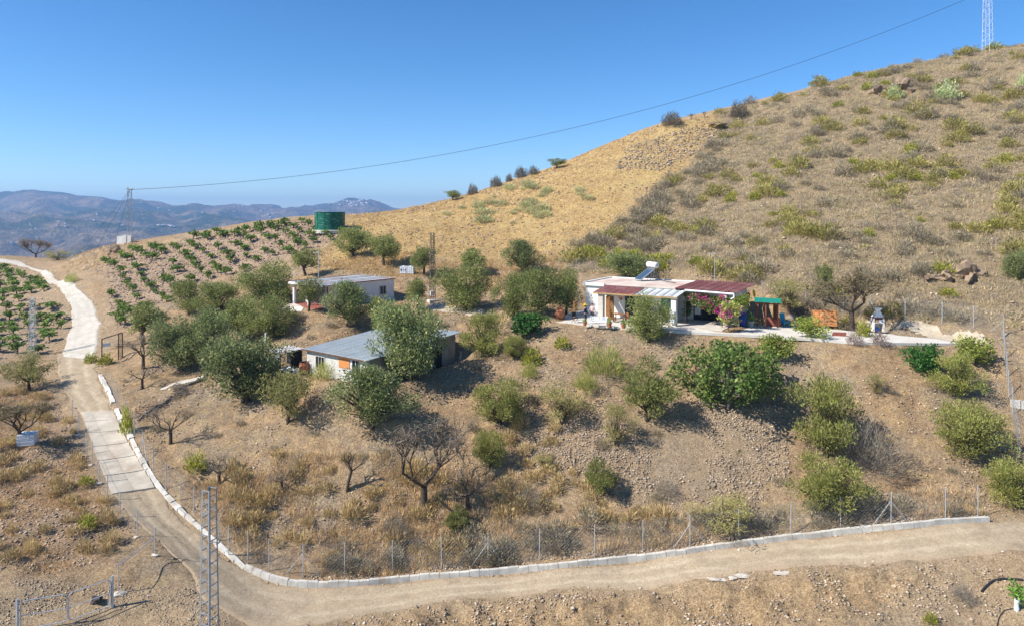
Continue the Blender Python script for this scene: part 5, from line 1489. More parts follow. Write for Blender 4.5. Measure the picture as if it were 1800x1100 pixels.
# ---- shed
t_ = NT('whitewashed_blockwork')
bk = t_.node('ShaderNodeTexBrick'); bk.inputs['Scale'].default_value = 1.0
bk.inputs['Brick Width'].default_value = 0.42; bk.inputs['Row Height'].default_value = 0.21; bk.inputs['Mortar Size'].default_value = 0.012
bk.inputs['Color1'].default_value = (0.56, 0.55, 0.52, 1); bk.inputs['Color2'].default_value = (0.64, 0.63, 0.60, 1); bk.inputs['Mortar'].default_value = (0.40, 0.385, 0.36, 1)
cx = t_.node('ShaderNodeCombineXYZ'); sx = t_.node('ShaderNodeSeparateXYZ')
t_.l.new(t_.pos(True), sx.inputs[0])
t_.l.new(t_.math('ADD', sx.outputs[0], sx.outputs[1]), cx.inputs[0]); t_.l.new(sx.outputs[2], cx.inputs[1]); t_.l.new(cx.outputs[0], bk.inputs['Vector'])
M['wash_block'] = t_.set(col=t_.mix(t_.math('MULTIPLY', t_.noise(t_.pos(True), 1.2, 5), 0.4), bk.outputs['Color'], (0.42, 0.37, 0.30)), rough=0.9, normal=t_.bump(bk.outputs['Fac'], -0.4, 0.01))
shed = thing('block_shed', 'white-washed block shed with blue-grey sheet roof', 'shed', SO, mat_rz(SB))
wm = MB()
wm.hexa([(0, 0, -0.5), (0.2, 0, -0.5), (0.2, 7.9, -0.5), (0, 7.9, -0.5), (0, 0, 2.1), (0.2, 0, 2.12), (0.2, 7.9, 2.12), (0, 7.9, 2.1)])
part('wall', M['wash_block'], shed, mb=wm)
wm = MB()
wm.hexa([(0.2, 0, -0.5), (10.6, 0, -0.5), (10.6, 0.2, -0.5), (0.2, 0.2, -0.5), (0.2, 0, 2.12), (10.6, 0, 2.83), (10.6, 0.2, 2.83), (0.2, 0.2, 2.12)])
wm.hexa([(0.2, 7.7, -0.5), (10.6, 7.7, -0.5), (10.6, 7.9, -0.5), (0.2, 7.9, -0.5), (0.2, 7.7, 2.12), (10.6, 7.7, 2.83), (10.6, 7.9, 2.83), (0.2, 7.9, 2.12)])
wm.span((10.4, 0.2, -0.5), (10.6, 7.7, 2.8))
part('wall', simple('grey_wall', (0.30, 0.27, 0.235), 0.9, 0.25, 1.5, bump=0.3), shed, mb=wm, label='darker grey side wall')  # side and back walls, a darker grey than the washed front wall
sheet_roof(shed, -0.3, 11.1, -0.3, 8.15, 2.14, 2.14, 2.92, 2.92, 9, [M['shed_sheet']], 'x', ribs=3, rib_h=0.03)
part('fascia', M['rust'], shed, mb=MB().span((-0.34, -0.3, 2.02), (-0.305, 8.15, 2.13)))
window(shed, 'window', (0, 6.0, 1.15), 1.25, 1.1, 'x-', 'block', 'glass', 0.07, 2)
part('board', M['orange'], shed, (-0.05, 2.15, 1.1), (-0.004, 3.5, 2.0), label='orange board fixed to the white wall')
d_ = window(shed, 'glazed_door', (0, 1.35, 1.0), 0.95, 1.95, 'x-', 'white_metal', 'glass', 0.07, 1)
part('door', M['green_door'], shed, (2.9, -0.09, -0.15), (3.9, -0.004, 1.9), label='bright green metal door')
part('door', M['dark'], shed, (7.2, -0.08, -0.2), (8.7, -0.004, 1.9), label='door panel painted near-black as the shade of an opening')  # closed slab on the wall, its black colour painted for a shaded opening
for x in (0.6, 5.2, 6.7, 10.4):
    part('prop', M['galv'], shed, mb=MB().tube((x, -0.9, -0.4), (x, -0.85, 1.3), 0.035, 0.035, 5).tube((x - 0.7, -0.95, -0.4), (x, -0.85, 1.0), 0.025, 0.025, 5).tube((x + 0.7, -0.95, -0.4), (x, -0.85, 1.0), 0.025, 0.025, 5))

# ---- mesh pen with white sheet roof, left of the shed
pen = thing('mesh_pen', 'small pen with grey panel, mesh gate and white sheet roof', 'pen', at(512, 652) + Vector((-0.3, 0.6, 0)), mat_rz(SB))
part('panel', M['galv'], pen, (-1.0, 0, -0.1), (-0.95, 2.2, 1.45))
sheet_roof(pen, -1.1, 1.4, -0.1, 2.3, 1.62, 1.6, 1.72, 1.7, 3, [M['white_sheet']], 'x', ribs=2)
part('back_wall', M['dark'], pen, (1.2, 0, -0.1), (1.28, 2.2, 1.55))  # shade inside the pen is painted as a near-black wall
m = MB().tube((-1, 0, 0), (-1, 0, 1.55), .04).tube((1.25, 0, 0), (1.25, 0, 1.55), .04).tube((0.1, 0, 0), (0.1, 0, 1.55), .04).tube((-1, 0, 1.5), (1.25, 0, 1.5), .03)
part('frame', M['rust'], pen, mb=m)
m = MB()
for k in range(9):
    m.tube((-0.95 + k * 0.12, -0.01, 0.1), (-0.95 + k * 0.12, -0.01, 1.45), 0.008, 0.008, 3); m.tube((-0.95, -0.01, 0.12 + k * 0.16), (0.08, -0.01, 0.12 + k * 0.16), 0.008, 0.008, 3)
part('mesh', M['galv'], pen, mb=m)
part('post', M['white_metal'], pen, mb=MB().tube((-0.4, 3.2, 0), (-0.4, 3.2, 3.0), 0.07, 0.07, 6))
for k, (px, py, mm, sz, lb) in enumerate([(505, 654, 'white_plastic', .45, 'crumpled white sack on the ground before the pen'), (512, 658, 'blue_plastic', .3, 'blue bag lying before the mesh pen'), (521, 655, 'white_plastic', .38, 'pale bag against the pen gate'), (497, 650, 'white_plastic', .3, 'white bucket-sized bag by the pen corner')]):
    g = at(px, py); b = MB(); b.blob((0, 0, sz * 0.4), (sz, sz * 0.8, sz * 0.6), 50 + k, 2, 0.35)
    o = b.build('bag', M[mm]); o.location = g; tag(o, lb, 'bag')
g = at(534, 657)
dm = thing('clay_drum', 'orange-brown drum standing between pen and shed', 'drum', g)
part('body', M['terracotta'], dm, mb=MB().lathe([(0.32, -0.05), (0.4, 0.2), (0.42, 0.6), (0.36, 0.95), (0.28, 1.02)], 14), smooth=True)
part('rim', M['rust'], dm, mb=MB().lathe([(0.29, 1.02), (0.31, 1.06), (0.24, 1.06), (0.24, 1.0)], 14))

# ---- green tank
g = at(580, 405)
tank = thing('water_tank', 'large round green corrugated steel water tank on the hilltop', 'tank', g)
sc_ = g.y / F
Rk, Hk = 25.3 * sc_, 31 * sc_
t_ = NT('green_steel')
p = t_.pos(True)
cc = t_.ramp(t_.noise(p, 1.5, 5, .6), [(0.3, (0.006, 0.085, 0.055)), (0.7, (0.012, 0.14, 0.09))])
vv = t_.node('ShaderNodeMapping'); vv.inputs['Scale'].default_value = (1.0, 1.0, 3.2); t_.l.new(p, vv.inputs[0])
cc = t_.mix(t_.math('MULTIPLY', t_.maprange(t_.noise(vv.outputs[0], 1.6, 3, 0.5), 0.60, 0.64), 0.55), cc, (0.22, 0.42, 0.33))
M['green_steel'] = t_.set(col=cc, rough=0.45, metal=0.1)
for k in range(3):
    z0, z1 = Hk * k / 3, Hk * (k + 1) / 3 - 0.01
    prof = []
    n_ = 12
    for i in range(n_ + 1):
        prof.append((Rk + 0.018 * math.cos(i * math.pi) + 0.008 * k, z0 + (z1 - z0) * i / n_))
    part('ring', M['green_steel'], tank, mb=MB().lathe(prof, 48), smooth=True)
part('rim', M['green_steel'], tank, mb=MB().lathe([(Rk + 0.06, Hk - 0.02), (Rk + 0.06, Hk + 0.06), (Rk - 0.05, Hk + 0.06), (Rk - 0.05, Hk - 0.02)], 48))
part('cover', M['green_door'], tank, mb=MB().lathe([(Rk - 0.06, Hk - 0.12), (0.4, Hk - 0.05), (0.05, Hk - 0.04)], 40))
part('base', M['white_concrete'], tank, mb=MB().lathe([(Rk + 0.5, -0.5), (Rk + 0.5, -0.02), (Rk + 0.4, 0.03), (Rk - .1, 0.03)], 40))
for k in range(10):
    a = k * math.pi / 5 + 0.2
    part('stiffener', M['green_steel'], tank, mb=MB().box(((Rk + 0.045) * math.cos(a), (Rk + 0.045) * math.sin(a), Hk / 2), (0.05, 0.09, Hk - 0.1), rz=a))

# ---- white water containers
def container(name, label, px, py, wpx, hpx, rz, depth=0.9, mk=True):
    g = at(px, py); s = g.y / F
    W, H = wpx * s, hpx * s
    t = thing(name, label, 'water container', g, rz)
    b = MB(); nb = max(1, int(W / 1.0 + 0.4))
    for k in range(nb):
        b.span((-W / 2 + k * W / nb + 0.03, -depth / 2, 0.12), (-W / 2 + (k + 1) * W / nb - 0.03, depth / 2, H - 0.04))
        b.tube((-W / 2 + (k + .5) * W / nb, 0, H - 0.05), (-W / 2 + (k + .5) * W / nb, 0, H + 0.04), 0.14, 0.14, 10)
    part('body', M['white_plastic'], t, mb=b)
    c = MB()
    for k in range(int(W / 0.25) + 1):
        x = -W / 2 + k * W / int(W / 0.25)
        c.tube((x, -depth / 2 - 0.02, 0.05), (x, -depth / 2 - 0.02, H - 0.03), 0.012, 0.012, 4)
    for k in range(4):
        z = 0.12 + k * (H - 0.18) / 3
        c.tube((-W / 2, -depth / 2 - 0.03, z), (W / 2, -depth / 2 - 0.03, z), 0.012, 0.012, 4)
        c.tube((-W / 2 - .02, -depth / 2, z), (-W / 2 - .02, depth / 2, z), 0.012, 0.012, 4); c.tube((W / 2 + .02, -depth / 2, z), (W / 2 + .02, depth / 2, z), 0.012, 0.012, 4)
    part('cage', M['galv'], t, mb=c)
    part('pallet', M['palewood'], t, mb=MB().span((-W / 2, -depth / 2, -0.1), (W / 2, depth / 2, 0.1)))
    if mk:
        part('marking', M['blue_plastic'], t, mb=MB().span((-W * 0.42, -depth / 2 - 0.006, H * 0.4), (-W * 0.30, -depth / 2 + .01, H * 0.7)).span((-W * 0.22, -depth / 2 - 0.006, H * 0.45), (-W * 0.15, -depth / 2 + .01, H * 0.65)).span((-W * 0.09, -depth / 2 - 0.006, H * 0.42), (-W * 0.03, -depth / 2 + .01, H * 0.7)))
    return t
container('water_container', 'white water container with blue marks on the straw bank', 716, 482, 25, 14, R(-8))
container('water_container', 'white water container beside the half-bare almond tree', 49, 782, 27, 22, R(15), 1.0, False)

# ------------------------------------------------------------------ lattice masts and poles
def lattice(name, label, base, H, w0, w1, bays, rz, mat='galv', horiz=True, r=0.03, diag=True, cat='lattice mast', group=None):
    t = thing(name, label, cat, base, rz)
    def cn(z):
        w = (w0 + (w1 - w0) * z / H) / 2
        return [Vector((-w, -w, z)), Vector((w, -w, z)), Vector((w, w, z)), Vector((-w, w, z))]
    for k in range(4):
        part('leg', M[mat], t, mb=MB().tube(cn(-0.4)[k], cn(H)[k], r * 1.35, r * 1.35, 4))
    for i in range(bays):
        z0, z1 = H * i / bays, H * (i + 1) / bays
        a, b = cn(z0), cn(z1)
        m = MB()
        for k in range(4):
            if horiz: m.tube(b[k], b[(k + 1) % 4], r * 0.8, r * 0.8, 4)
            if diag:
                if (i + k) % 2: m.tube(a[k], b[(k + 1) % 4], r * 0.7, r * 0.7, 4)
                else: m.tube(a[(k + 1) % 4], b[k], r * 0.7, r * 0.7, 4)
        m.build('bracing', M[mat], t)
    return t
gm = at(225, 427)
sm = gm.y / F
mast = lattice('power_mast', 'grey lattice power mast on white concrete blocks on the skyline', gm + Vector((0.3, 0, 0.2)), 91 * sm, 0.78, 0.6, 16, R(20), r=0.028)
m = MB()
for k in range(5):
    a = k * 1.257
    m.tube((0.2 * math.cos(a), 0.2 * math.sin(a), 91 * sm), (0.45 * math.cos(a), 0.45 * math.sin(a), 91 * sm + 0.35), 0.05, 0.07, 6)
m.tube((-0.6, 0, 91 * sm + 0.1), (0.6, 0, 91 * sm + 0.1), 0.06, 0.06, 6)
part('head', M['galv'], mast, mb=m)
for dx, w, h, lb in ((-1.15, 1.0, 1.25, 'pale concrete block left of the skyline mast base'), (-0.15, 0.8, 1.45, 'tall concrete block at the foot of the skyline mast'), (0.75, 0.7, 1.35, 'concrete block right of the skyline mast base')):
    o = MB().box((0, 0, h / 2 - 0.3), (w * 0.94, 1.0, h + 0.4)).box((0, 0, h - 0.08), (w * 0.97, 1.04, 0.06)).build('concrete_block', M['white_paint']); o.location = gm + Vector((dx, -0.55 if dx > -0.5 else -0.2, 0)); tag(o, lb, 'concrete block')
g2 = at(760, 531); s2 = g2.y / F
mp = lattice('lattice_pole', 'slender lattice pole rising behind the olives mid-slope', g2, 121 * s2, 0.55, 0.40, 14, R(25), 'grey_bark', r=0.026)
part('footing', M['white_concrete'], mp, (-0.5, -0.5, -0.5), (0.5, 0.5, 0.25))
part('meter_box', M['white_plastic'], mp, (-0.42, -0.62, 0.8), (-0.08, -0.36, 1.3))
g3 = at(57, 624); s3 = g3.y / F
lattice('lattice_pole', 'grey lattice pole among the vines left of the track', g3, 99 * s3, 0.55, 0.40, 11, R(10), 'galv', r=0.026)
# foreground pole: two wide channel legs joined by battens
d4 = 34.0; x4 = (368 - 900) / F * d4
z4 = gz(x4, d4); h4 = -(858 - HY) / F * d4 - z4
pl = thing('lattice_pole', 'tall grey battened steel pole in the foreground cut by the frame', 'lattice mast', (x4, d4, z4), R(-22))
def hw(z): return 0.35 + (0.235 - 0.35) * z / h4
for sx_ in (-1, 1):
    for sy_ in (-1, 1):
        m = MB()
        p0 = Vector((sx_ * hw(-.5), sy_ * hw(-.5), -.5)); p1 = Vector((sx_ * hw(h4), sy_ * hw(h4), h4))
        for (ax, ay) in ((0.05 * -sx_, 0.0), (0.0, 0.05 * -sy_)):
            w_ = Vector((ax, ay, 0)); n_ = Vector((0, 0.006, 0)) if ax else Vector((0.006, 0, 0))
            m.hexa([p0 - n_, p0 + w_ * 1.5 - n_, p0 + w_ * 1.5 + n_, p0 + n_, p1 - n_, p1 + w_ * 1.5 - n_, p1 + w_ * 1.5 + n_, p1 + n_])
        part('leg', M['pole_steel'], pl, mb=m)
nb = int(h4 / 0.52)
for i in range(nb + 1):
    z = h4 * i / nb - 0.03; w = hw(z)
    for k, (cx_, cy_, dx, dy) in enumerate(((0, -w, 2 * w, 0.012), (0, w, 2 * w, 0.012), (-w, 0, 0.012, 2 * w), (w, 0, 0.012, 2 * w))):
        zz = z - (0.26 if k >= 2 else 0)
        part('batten', M['pole_steel'], pl, mb=MB().box((cx_, cy_, zz), (dx, dy, 0.055)))
# white tower at the upper right
g5 = at(1736, 90); s5 = g5.y / F
rt = lattice('radio_mast', 'white lattice mast on the hilltop cut by the upper edge', g5, 30.0, 1.4, 0.5, 30, R(30), 'white_metal', r=0.022)
# cables
def cable(name, label, a, b, sag, r=0.03, n=28):
    m = MB(); ps = []
    for k in range(n + 1):
        t = k / n
        p = a.lerp(b, t); p.z -= sag * 4 * t * (1 - t)
        ps.append(tuple(p))
    m.path(ps, r, 5)
    return tag(m.build(name, M['cable']), label, 'cable')
top_m = Vector((gm.x + 0.3, gm.y, gm.z + 0.2 + 91 * sm))
top_r = g5 + Vector((0, 0, 12.2))
cable('power_cable', 'long sagging cable crossing the sky between the masts', top_m, top_r, 7.9, 0.034, 40)
for k, (px, d) in enumerate(((60, 175), (85, 185), (182, 165))):
    x = (px - 900) / F * d
    cable('power_cable', ('cable running down left from the skyline mast, uppermost', 'second cable running down left from the skyline mast', 'steepest cable descending from the skyline mast')[k], top_m + Vector((0, 0, -0.1 * k - 0.05)), Vector((x, d, gz(x, d) + (1.5 if k < 2 else 0.2))), 0.5, 0.022, 10)
# ------------------------------------------------------------------ block wall, fences, gate
def poly_resample(P, step):
    A = np.array([[p.x, p.y] for p in P]); d = np.concatenate([[0], np.cumsum(np.hypot(*np.diff(A, axis=0).T))])
    n = max(2, int(round(d[-1] / step))) + 1
    s = np.linspace(0, d[-1], n)
    X, Y = np.interp(s, d, A[:, 0]), np.interp(s, d, A[:, 1])
    for _ in range(3):
        X[1:-1] = (X[:-2] + 2 * X[1:-1] + X[2:]) / 4; Y[1:-1] = (Y[:-2] + 2 * Y[1:-1] + Y[2:]) / 4
    return X, Y
WALLPX = [(430, 1000), (470, 1019), (510, 1030), (560, 1032), (640, 1028), (700, 1023), (800, 1014), (900, 1005), (1000, 997), (1100, 987), (1200, 974), (1300, 960), (1400, 947), (1500, 936), (1600, 928), (1738, 917)]
wallpts = [at(*p) for p in WALLPX]
bw = bpy.data.objects.new('block_wall', None); COL.objects.link(bw)
tag(bw, 'low grey concrete block wall along the dirt road', 'wall')
X, Y = poly_resample(wallpts, 0.62)
def smooth1(Z, n=6):
    Z = np.array(Z, float)
    for _ in range(n): Z[1:-1] = (Z[:-2] + 2 * Z[1:-1] + Z[2:]) / 4
    return Z
ZW = smooth1(hroad(X, Y), 8)
for k in range(len(X) - 1):
    a = Vector((X[k], Y[k], 0)); b = Vector((X[k + 1], Y[k + 1], 0))
    L = (b - a).length
    c = (a + b) / 2
    z = float(ZW[k] + ZW[k + 1]) / 2
    m = MB().box((0, 0, -0.04 + RNG.uniform(-.012, .012)), (L - 0.014, 0.22, 0.68)).box((0, 0, 0.31), (L - 0.03, 0.20, 0.03))
    o = m.build('block', M['block'], bw)
    o.location = (c.x, c.y, z + RNG.uniform(-.035, .02)); o.rotation_euler = (RNG.uniform(-.03, .03), RNG.uniform(-.02, .02) - math.atan2(float(ZW[k + 1] - ZW[k]), L), math.atan2(b.y - a.y, b.x - a.x) + RNG.uniform(-.012, .012))
KERBPX = [(176, 660), (188, 682), (198, 706), (207, 728), (218, 748), (230, 768), (240, 792), (256, 822), (272, 848), (296, 878), (318, 898), (342, 922), (364, 942), (390, 964), (412, 984), (430, 1000)]
M['kerb'] = simple('limewashed_kerb', (0.60, 0.57, 0.51), 0.9, 0.15, 2.0, bump=0.5, dirt=(0.42, 0.34, 0.26))
kw = bpy.data.objects.new('kerb_wall', None); COL.objects.link(kw)
tag(kw, 'rough white kerb wall climbing beside the concrete drive', 'wall')
X, Y = poly_resample([at(*p) for p in KERBPX], 0.9)
ZK = smooth1(hgt(X, Y), 8)
for k in range(len(X) - 1):
    a = Vector((X[k], Y[k], 0)); b = Vector((X[k + 1], Y[k + 1], 0)); L = (b - a).length; c = (a + b) / 2
    z = float(ZK[k] + ZK[k + 1]) / 2
    if k in (10, 11) : continue
    w = 0.19 + RNG.uniform(-.05, .06)
    m = MB(); m.blob((0, 0, 0.02), (L * 0.62, w, 0.3 + RNG.uniform(-.05, .06)), 300 + k, 2, 0.12)
    L *= 1.08
    m2 = MB().hexa([(-L / 2, -w, -.4), (L / 2, -w, -.4), (L / 2, w, -.4), (-L / 2, w, -.4), (-L / 2 + .01, -w * .7, .13 + RNG.uniform(-.06, .06)), (L / 2 - .01, -w * .8, .13 + RNG.uniform(-.04, .06)), (L / 2 - .01, w * .7, .16 + RNG.uniform(-.05, .05)), (-L / 2 + .01, w * .8, .16 + RNG.uniform(-.05, .05))])
    o = m2.build('segment', M['kerb'] if k < 24 else M['block'], kw)
    o.location = (c.x, c.y, z); o.rotation_euler = (0, -math.atan2(float(ZK[k + 1] - ZK[k]), L / 1.08), math.atan2(b.y - a.y, b.x - a.x))
# short wall at the right edge
rw = thing('block_wall', 'short pale block wall cut by the right edge of the frame', 'wall', at(1790, 716), R(-25))
for k in range(6):
    for j in range(3):
        part('block', M['white_concrete'], rw, (-0.5 + k * 0.42, -0.1, -0.1 + j * 0.21), (-0.5 + k * 0.42 + 0.405, 0.1, 0.1 + j * 0.21))

def fence(name, label, posts, H, braces=(), footing=False, mesh=True, seed=0, cell=0.24, r=0.028, lean=None):
    t = bpy.data.objects.new(name, None); COL.objects.link(t)
    t.location = posts[0]
    tag(t, label, 'fence')
    o0 = posts[0]
    P = [p - o0 for p in posts]
    for k, p in enumerate(P):
        ln = Vector((RNG.uniform(-.03, .03), RNG.uniform(-.03, .03), 0))
        po = part('post', M['galv'], t, mb=MB().tube(p + Vector((0, 0, -0.3)), p + Vector((0, 0, H)) + ln, r, r, 6).tube(p + Vector((0, 0, H)) + ln, p + Vector((0, 0, H + 0.03)) + ln, r * 1.15, r * 0.7, 6))
        if k in braces:
            a = P[max(k - 1, 0)] - p; b = P[min(k + 1, len(P) - 1)] - p
            for d in (a, b):
                if d.length < 1e-3: continue
                e = p + d.normalized() * 1.15; e.z = float(gz(e.x + o0.x, e.y + o0.y)) - o0.z - 0.1
                part('brace', M['galv'], t, mb=MB().tube(e, p + Vector((0, 0, H * 0.72)), r * 0.75, r * 0.75, 5))
        if footing:
            b = MB(); b.blob(p + Vector((0, 0, 0.03)), (0.24, 0.2, 0.1), 400 + k + seed, 1, 0.3); b.build('footing', M['pale_rock'], t)
    m = MB()
    for a, b in zip(P[:-1], P[1:]):
        for h in (0.05, H * 0.5, H - 0.04):
            m.tube(a + Vector((0, 0, h)), b + Vector((0, 0, h)), 0.006, 0.006, 3, False)
    m.build('strand', M['wire'], t)
    if mesh:
        vs, fs = [], []
        rr = 0.0028
        for a, b in zip(P[:-1], P[1:]):
            L = (b - a).length; n = max(1, int(L / cell))
            nh = H / L
            for k in range(-int(H / cell), n + 1):
                for s in (1, -1):
                    t0, t1 = k / n, (k + H / cell) / n
                    h0, h1 = (0.04, H - 0.04) if s > 0 else (H - 0.04, 0.04)
                    c0, c1 = max(t0, 0), min(t1, 1)
                    if c1 - c0 < 1e-3: continue
                    f = lambda t: h0 + (h1 - h0) * (t - t0) / (t1 - t0)
                    p0 = a.lerp(b, c0) + Vector((0, 0, f(c0))); p1 = a.lerp(b, c1) + Vector((0, 0, f(c1)))
                    i = len(vs)
                    for q in (p0, p1):
                        vs += [(q.x, q.y, q.z + rr), (q.x + rr, q.y - rr, q.z - rr), (q.x - rr, q.y + rr, q.z - rr)]
                    fs += [(i, i + 1, i + 4, i + 3), (i + 1, i + 2, i + 5, i + 4), (i + 2, i, i + 3, i + 5)]
        me = bpy.data.meshes.new('wire_mesh'); me.from_pydata(vs, [], fs); me.update(); me.materials.append(M['wire'])
        o = bpy.data.objects.new('wire_mesh', me); COL.objects.link(o); o.parent = t
        o['kind'] = 'stuff'
    return t
def behind_wall(px, py):
    g = at(px, py)
    return g
F1 = [(402, 978), (436, 990), (473, 1004), (533, 1013), (606, 1011), (690, 1006), (776, 1000), (858, 993), (948, 987), (1045, 980), (1130, 970), (1213, 961), (1298, 950), (1390, 938), (1478, 928), (1566, 920), (1662, 913), (1719, 909)]
fence('wire_fence', 'chain-link fence with braced steel posts above the block wall', [at(*p) for p in F1], 2.0, (3, 7, 11, 15))
F1b = [(196, 688), (205, 716), (219, 738), (236, 764), (252, 800), (270, 830), (292, 858), (317, 880), (341, 902), (363, 926), (384, 950), (402, 978)]
fence('wire_fence', 'chain-link fence following the white kerb wall up the drive', [at(*p) for p in F1b], 1.75, (4,))
F2 = [(127, 738), (138, 765), (151, 802), (162, 818), (174, 850), (189, 880), (211, 912), (241, 944), (273, 977)]
fence('wire_fence', 'line of steel fence posts with white footings left of the drive', [at(*p) for p in F2], 1.75, (), True, True, 3, 0.2)
# lone post with sloping rail between that fence and the gate
pa, pb = at(208, 1043), at(273, 977)
lp = thing('fence_post', 'lone steel post with a sloping rail beside the gate', 'post', pa)
part('post', M['galv'], lp, mb=MB().tube((0, 0, -.3), (0, 0, 1.65), 0.03, 0.03, 6))
part('rail', M['galv'], lp, mb=MB().tube((0, 0, 1.55), pb - pa + Vector((-.05, -.05, 1.1)), 0.024, 0.024, 6))
b = MB(); b.blob((0, 0, 0.0), (0.35, 0.25, 0.13), 77, 2, .35); b.build('footing', M['pale_rock'], lp)
F3 = [(983, 478), (1013, 477), (1073, 474)]
fence('wire_fence', 'three thin fence posts on the bank behind the patio olives', [at(*p) for p in F3], 1.6, (), False, True, 9, 0.25)
F4 = [(1340, 527), (1416, 540), (1482, 553), (1530, 553), (1591, 562), (1656, 569), (1711, 577), (1764, 594)]
fence('wire_fence', 'chain-link fence at the foot of the hillside behind the terrace', [at(*p) for p in F4], 1.9, (3, 7), False, True, 12)
F5 = [(1764, 596), (1766, 632), (1770, 664), (1773, 697), (1780, 728), (1792, 804)]
fence('wire_fence', 'chain-link fence running downhill along the right boundary', [at(*p) for p in F5], 2.0, (), False, True, 15, 0.4, 0.024)

# tubular gate, two leaves
G = [at(198, 1068), at(120, 1097), None]
d6 = 36.4; G[2] = Vector(((31 - 900) / F * d6, d6, 0)); G[2].z = gz(G[2].x, G[2].y)
gate = thing('tubular_gate', 'two-leaf tubular steel gate in the lower left corner', 'gate', G[0])
for k in (0, 2):
    p = G[k] - G[0]
    part('post', M['galv'], gate, mb=MB().tube(p + Vector((0, 0, -.4)), p + Vector((0, 0, 1.75)), 0.055, 0.055, 8).tube(p + Vector((-.09, 0, -.2)), p + Vector((-.09, 0, 1.7)), 0.03, 0.03, 6))
for a, b in ((0, 1), (1, 2)):
    pa, pb = G[a] - G[0], G[b] - G[0]
    if a == 0: pa = pa.lerp(pb, 0.05)
    else: pa = pa.lerp(pb, 0.02); pb = pb.lerp(pa, 0.06)
    if a == 0: pb = pb.lerp(pa, 0.01)
    m = MB()
    H0, H1_ = 0.15, 1.6
    e = 0.09
    q = [pa.lerp(pb, e) + Vector((0, 0, H1_)), pa.lerp(pb, 1 - e) + Vector((0, 0, H1_)), pa.lerp(pb, 1 - e * .3) + Vector((0, 0, H1_ - .06)), pb + Vector((0, 0, H1_ - .2)), pb + Vector((0, 0, H0 + .2)), pb.lerp(pa, e * .3) + Vector((0, 0, H0 + .06)), pb.lerp(pa, e) + Vector((0, 0, H0)),
         pa.lerp(pb, e) + Vector((0, 0, H0)), pa.lerp(pb, e * .3) + Vector((0, 0, H0 + .06)), pa + Vector((0, 0, H0 + .2)), pa + Vector((0, 0, H1_ - .2)), pa.lerp(pb, e * .3) + Vector((0, 0, H1_ - .06)), pa.lerp(pb, e) + Vector((0, 0, H1_))]
    m.path(q, 0.026, 6)
    lf = part('leaf_frame', M['galv'], gate, mb=m)
    part('bar', M['galv'], lf, mb=MB().tube(pa + Vector((0, 0, 0.85)), pb + Vector((0, 0, 0.85)), 0.02, 0.02, 6))
# rusty entrance frame with a white board
ge = at(179, 640); ge2 = at(215, 628)
fr = thing('entrance_frame', 'rusty steel entrance frame with a white board beside the track', 'frame', ge)
dv = ge2 - ge
hE = 44 * ge.y / F
part('post', M['rust'], fr, mb=MB().tube((0, 0, -.3), (0, 0, hE), 0.06, 0.06, 5))
part('post', M['rust'], fr, mb=MB().tube(dv + Vector((0, 0, -.3)), dv + Vector((0, 0, hE)), 0.06, 0.06, 5).tube(dv * 0.8 + Vector((0, 0, -.3)), dv * 0.8 + Vector((0, 0, hE)), 0.05, 0.05, 5))
part('lintel', M['rust'], fr, mb=MB().tube((0, 0, hE), dv + Vector((0, 0, hE)), 0.06, 0.06, 5))
bd = dv.normalized()
part('board', M['white_metal'], fr, mb=MB().box(bd * 0.45 + Vector((0, 0, hE * 0.72)), (0.8, 0.03, 0.36), rz=math.atan2(dv.y, dv.x)))
m = MB()
for k in range(5): m.tube(dv * (0.8 + 0.045 * k) + Vector((0, 0, 0.05)), dv * (0.8 + 0.045 * k) + Vector((0, 0, hE - .05)), 0.02, 0.02, 4)
part('grille', M['rust'], fr, mb=m)
# brush pile and logs
for k, (a, b, lb) in enumerate((((243, 742), (300, 700), 'long dark log line lying below the bare almond'), ((318, 682), (360, 668), 'weathered log beside the narrow concrete strip'))):
    p, q = at(*a), at(*b); m = MB(); n = 8
    ps = [p.lerp(q, i / n) + Vector((RNG.uniform(-.1, .1), RNG.uniform(-.1, .1), 0)) for i in range(n + 1)]
    for v in ps: v.z = gz(v.x, v.y) + 0.1
    m.path([tuple(v) for v in ps], 0.13, 6)
    tag(m.build('log', M['grey_bark']), lb, 'log')
def brush(a, b, n, lb):
    p, q = at(*a), at(*b); m = MB()
    for k in range(n):
        c = p.lerp(q, RNG.random()) + Vector((RNG.normal() * .25, RNG.normal() * .25, 0)); c.z = gz(c.x, c.y) + abs(RNG.normal()) * 0.2
        d = Vector((RNG.normal(), RNG.normal(), RNG.normal() * .25)).normalized() * RNG.uniform(.4, 1.0)
        m.tube(c - d, c + d, 0.022, 0.01, 3, False)
    o = m.build('brush_pile', M['grey_bark']); tag(o, lb, None, None, 'stuff')
brush((246, 738), (318, 690), 90, 'pile of dry cut branches above the drive')
brush((200, 612), (250, 606), 40, 'dry branches heaped behind the entrance frame')
brush((318, 690), (330, 694), 40, 'dry twigs beside the weathered log')

# ------------------------------------------------------------------ on the terrace
ZT = lambda x: -10.3 - 0.026 * min(max(x - 14, 0), 40)
def tp(px, py):
    z = -10.3
    for _ in range(4):
        p = at(px, py, z); z = ZT(p.x)
    return at(px, py, z)
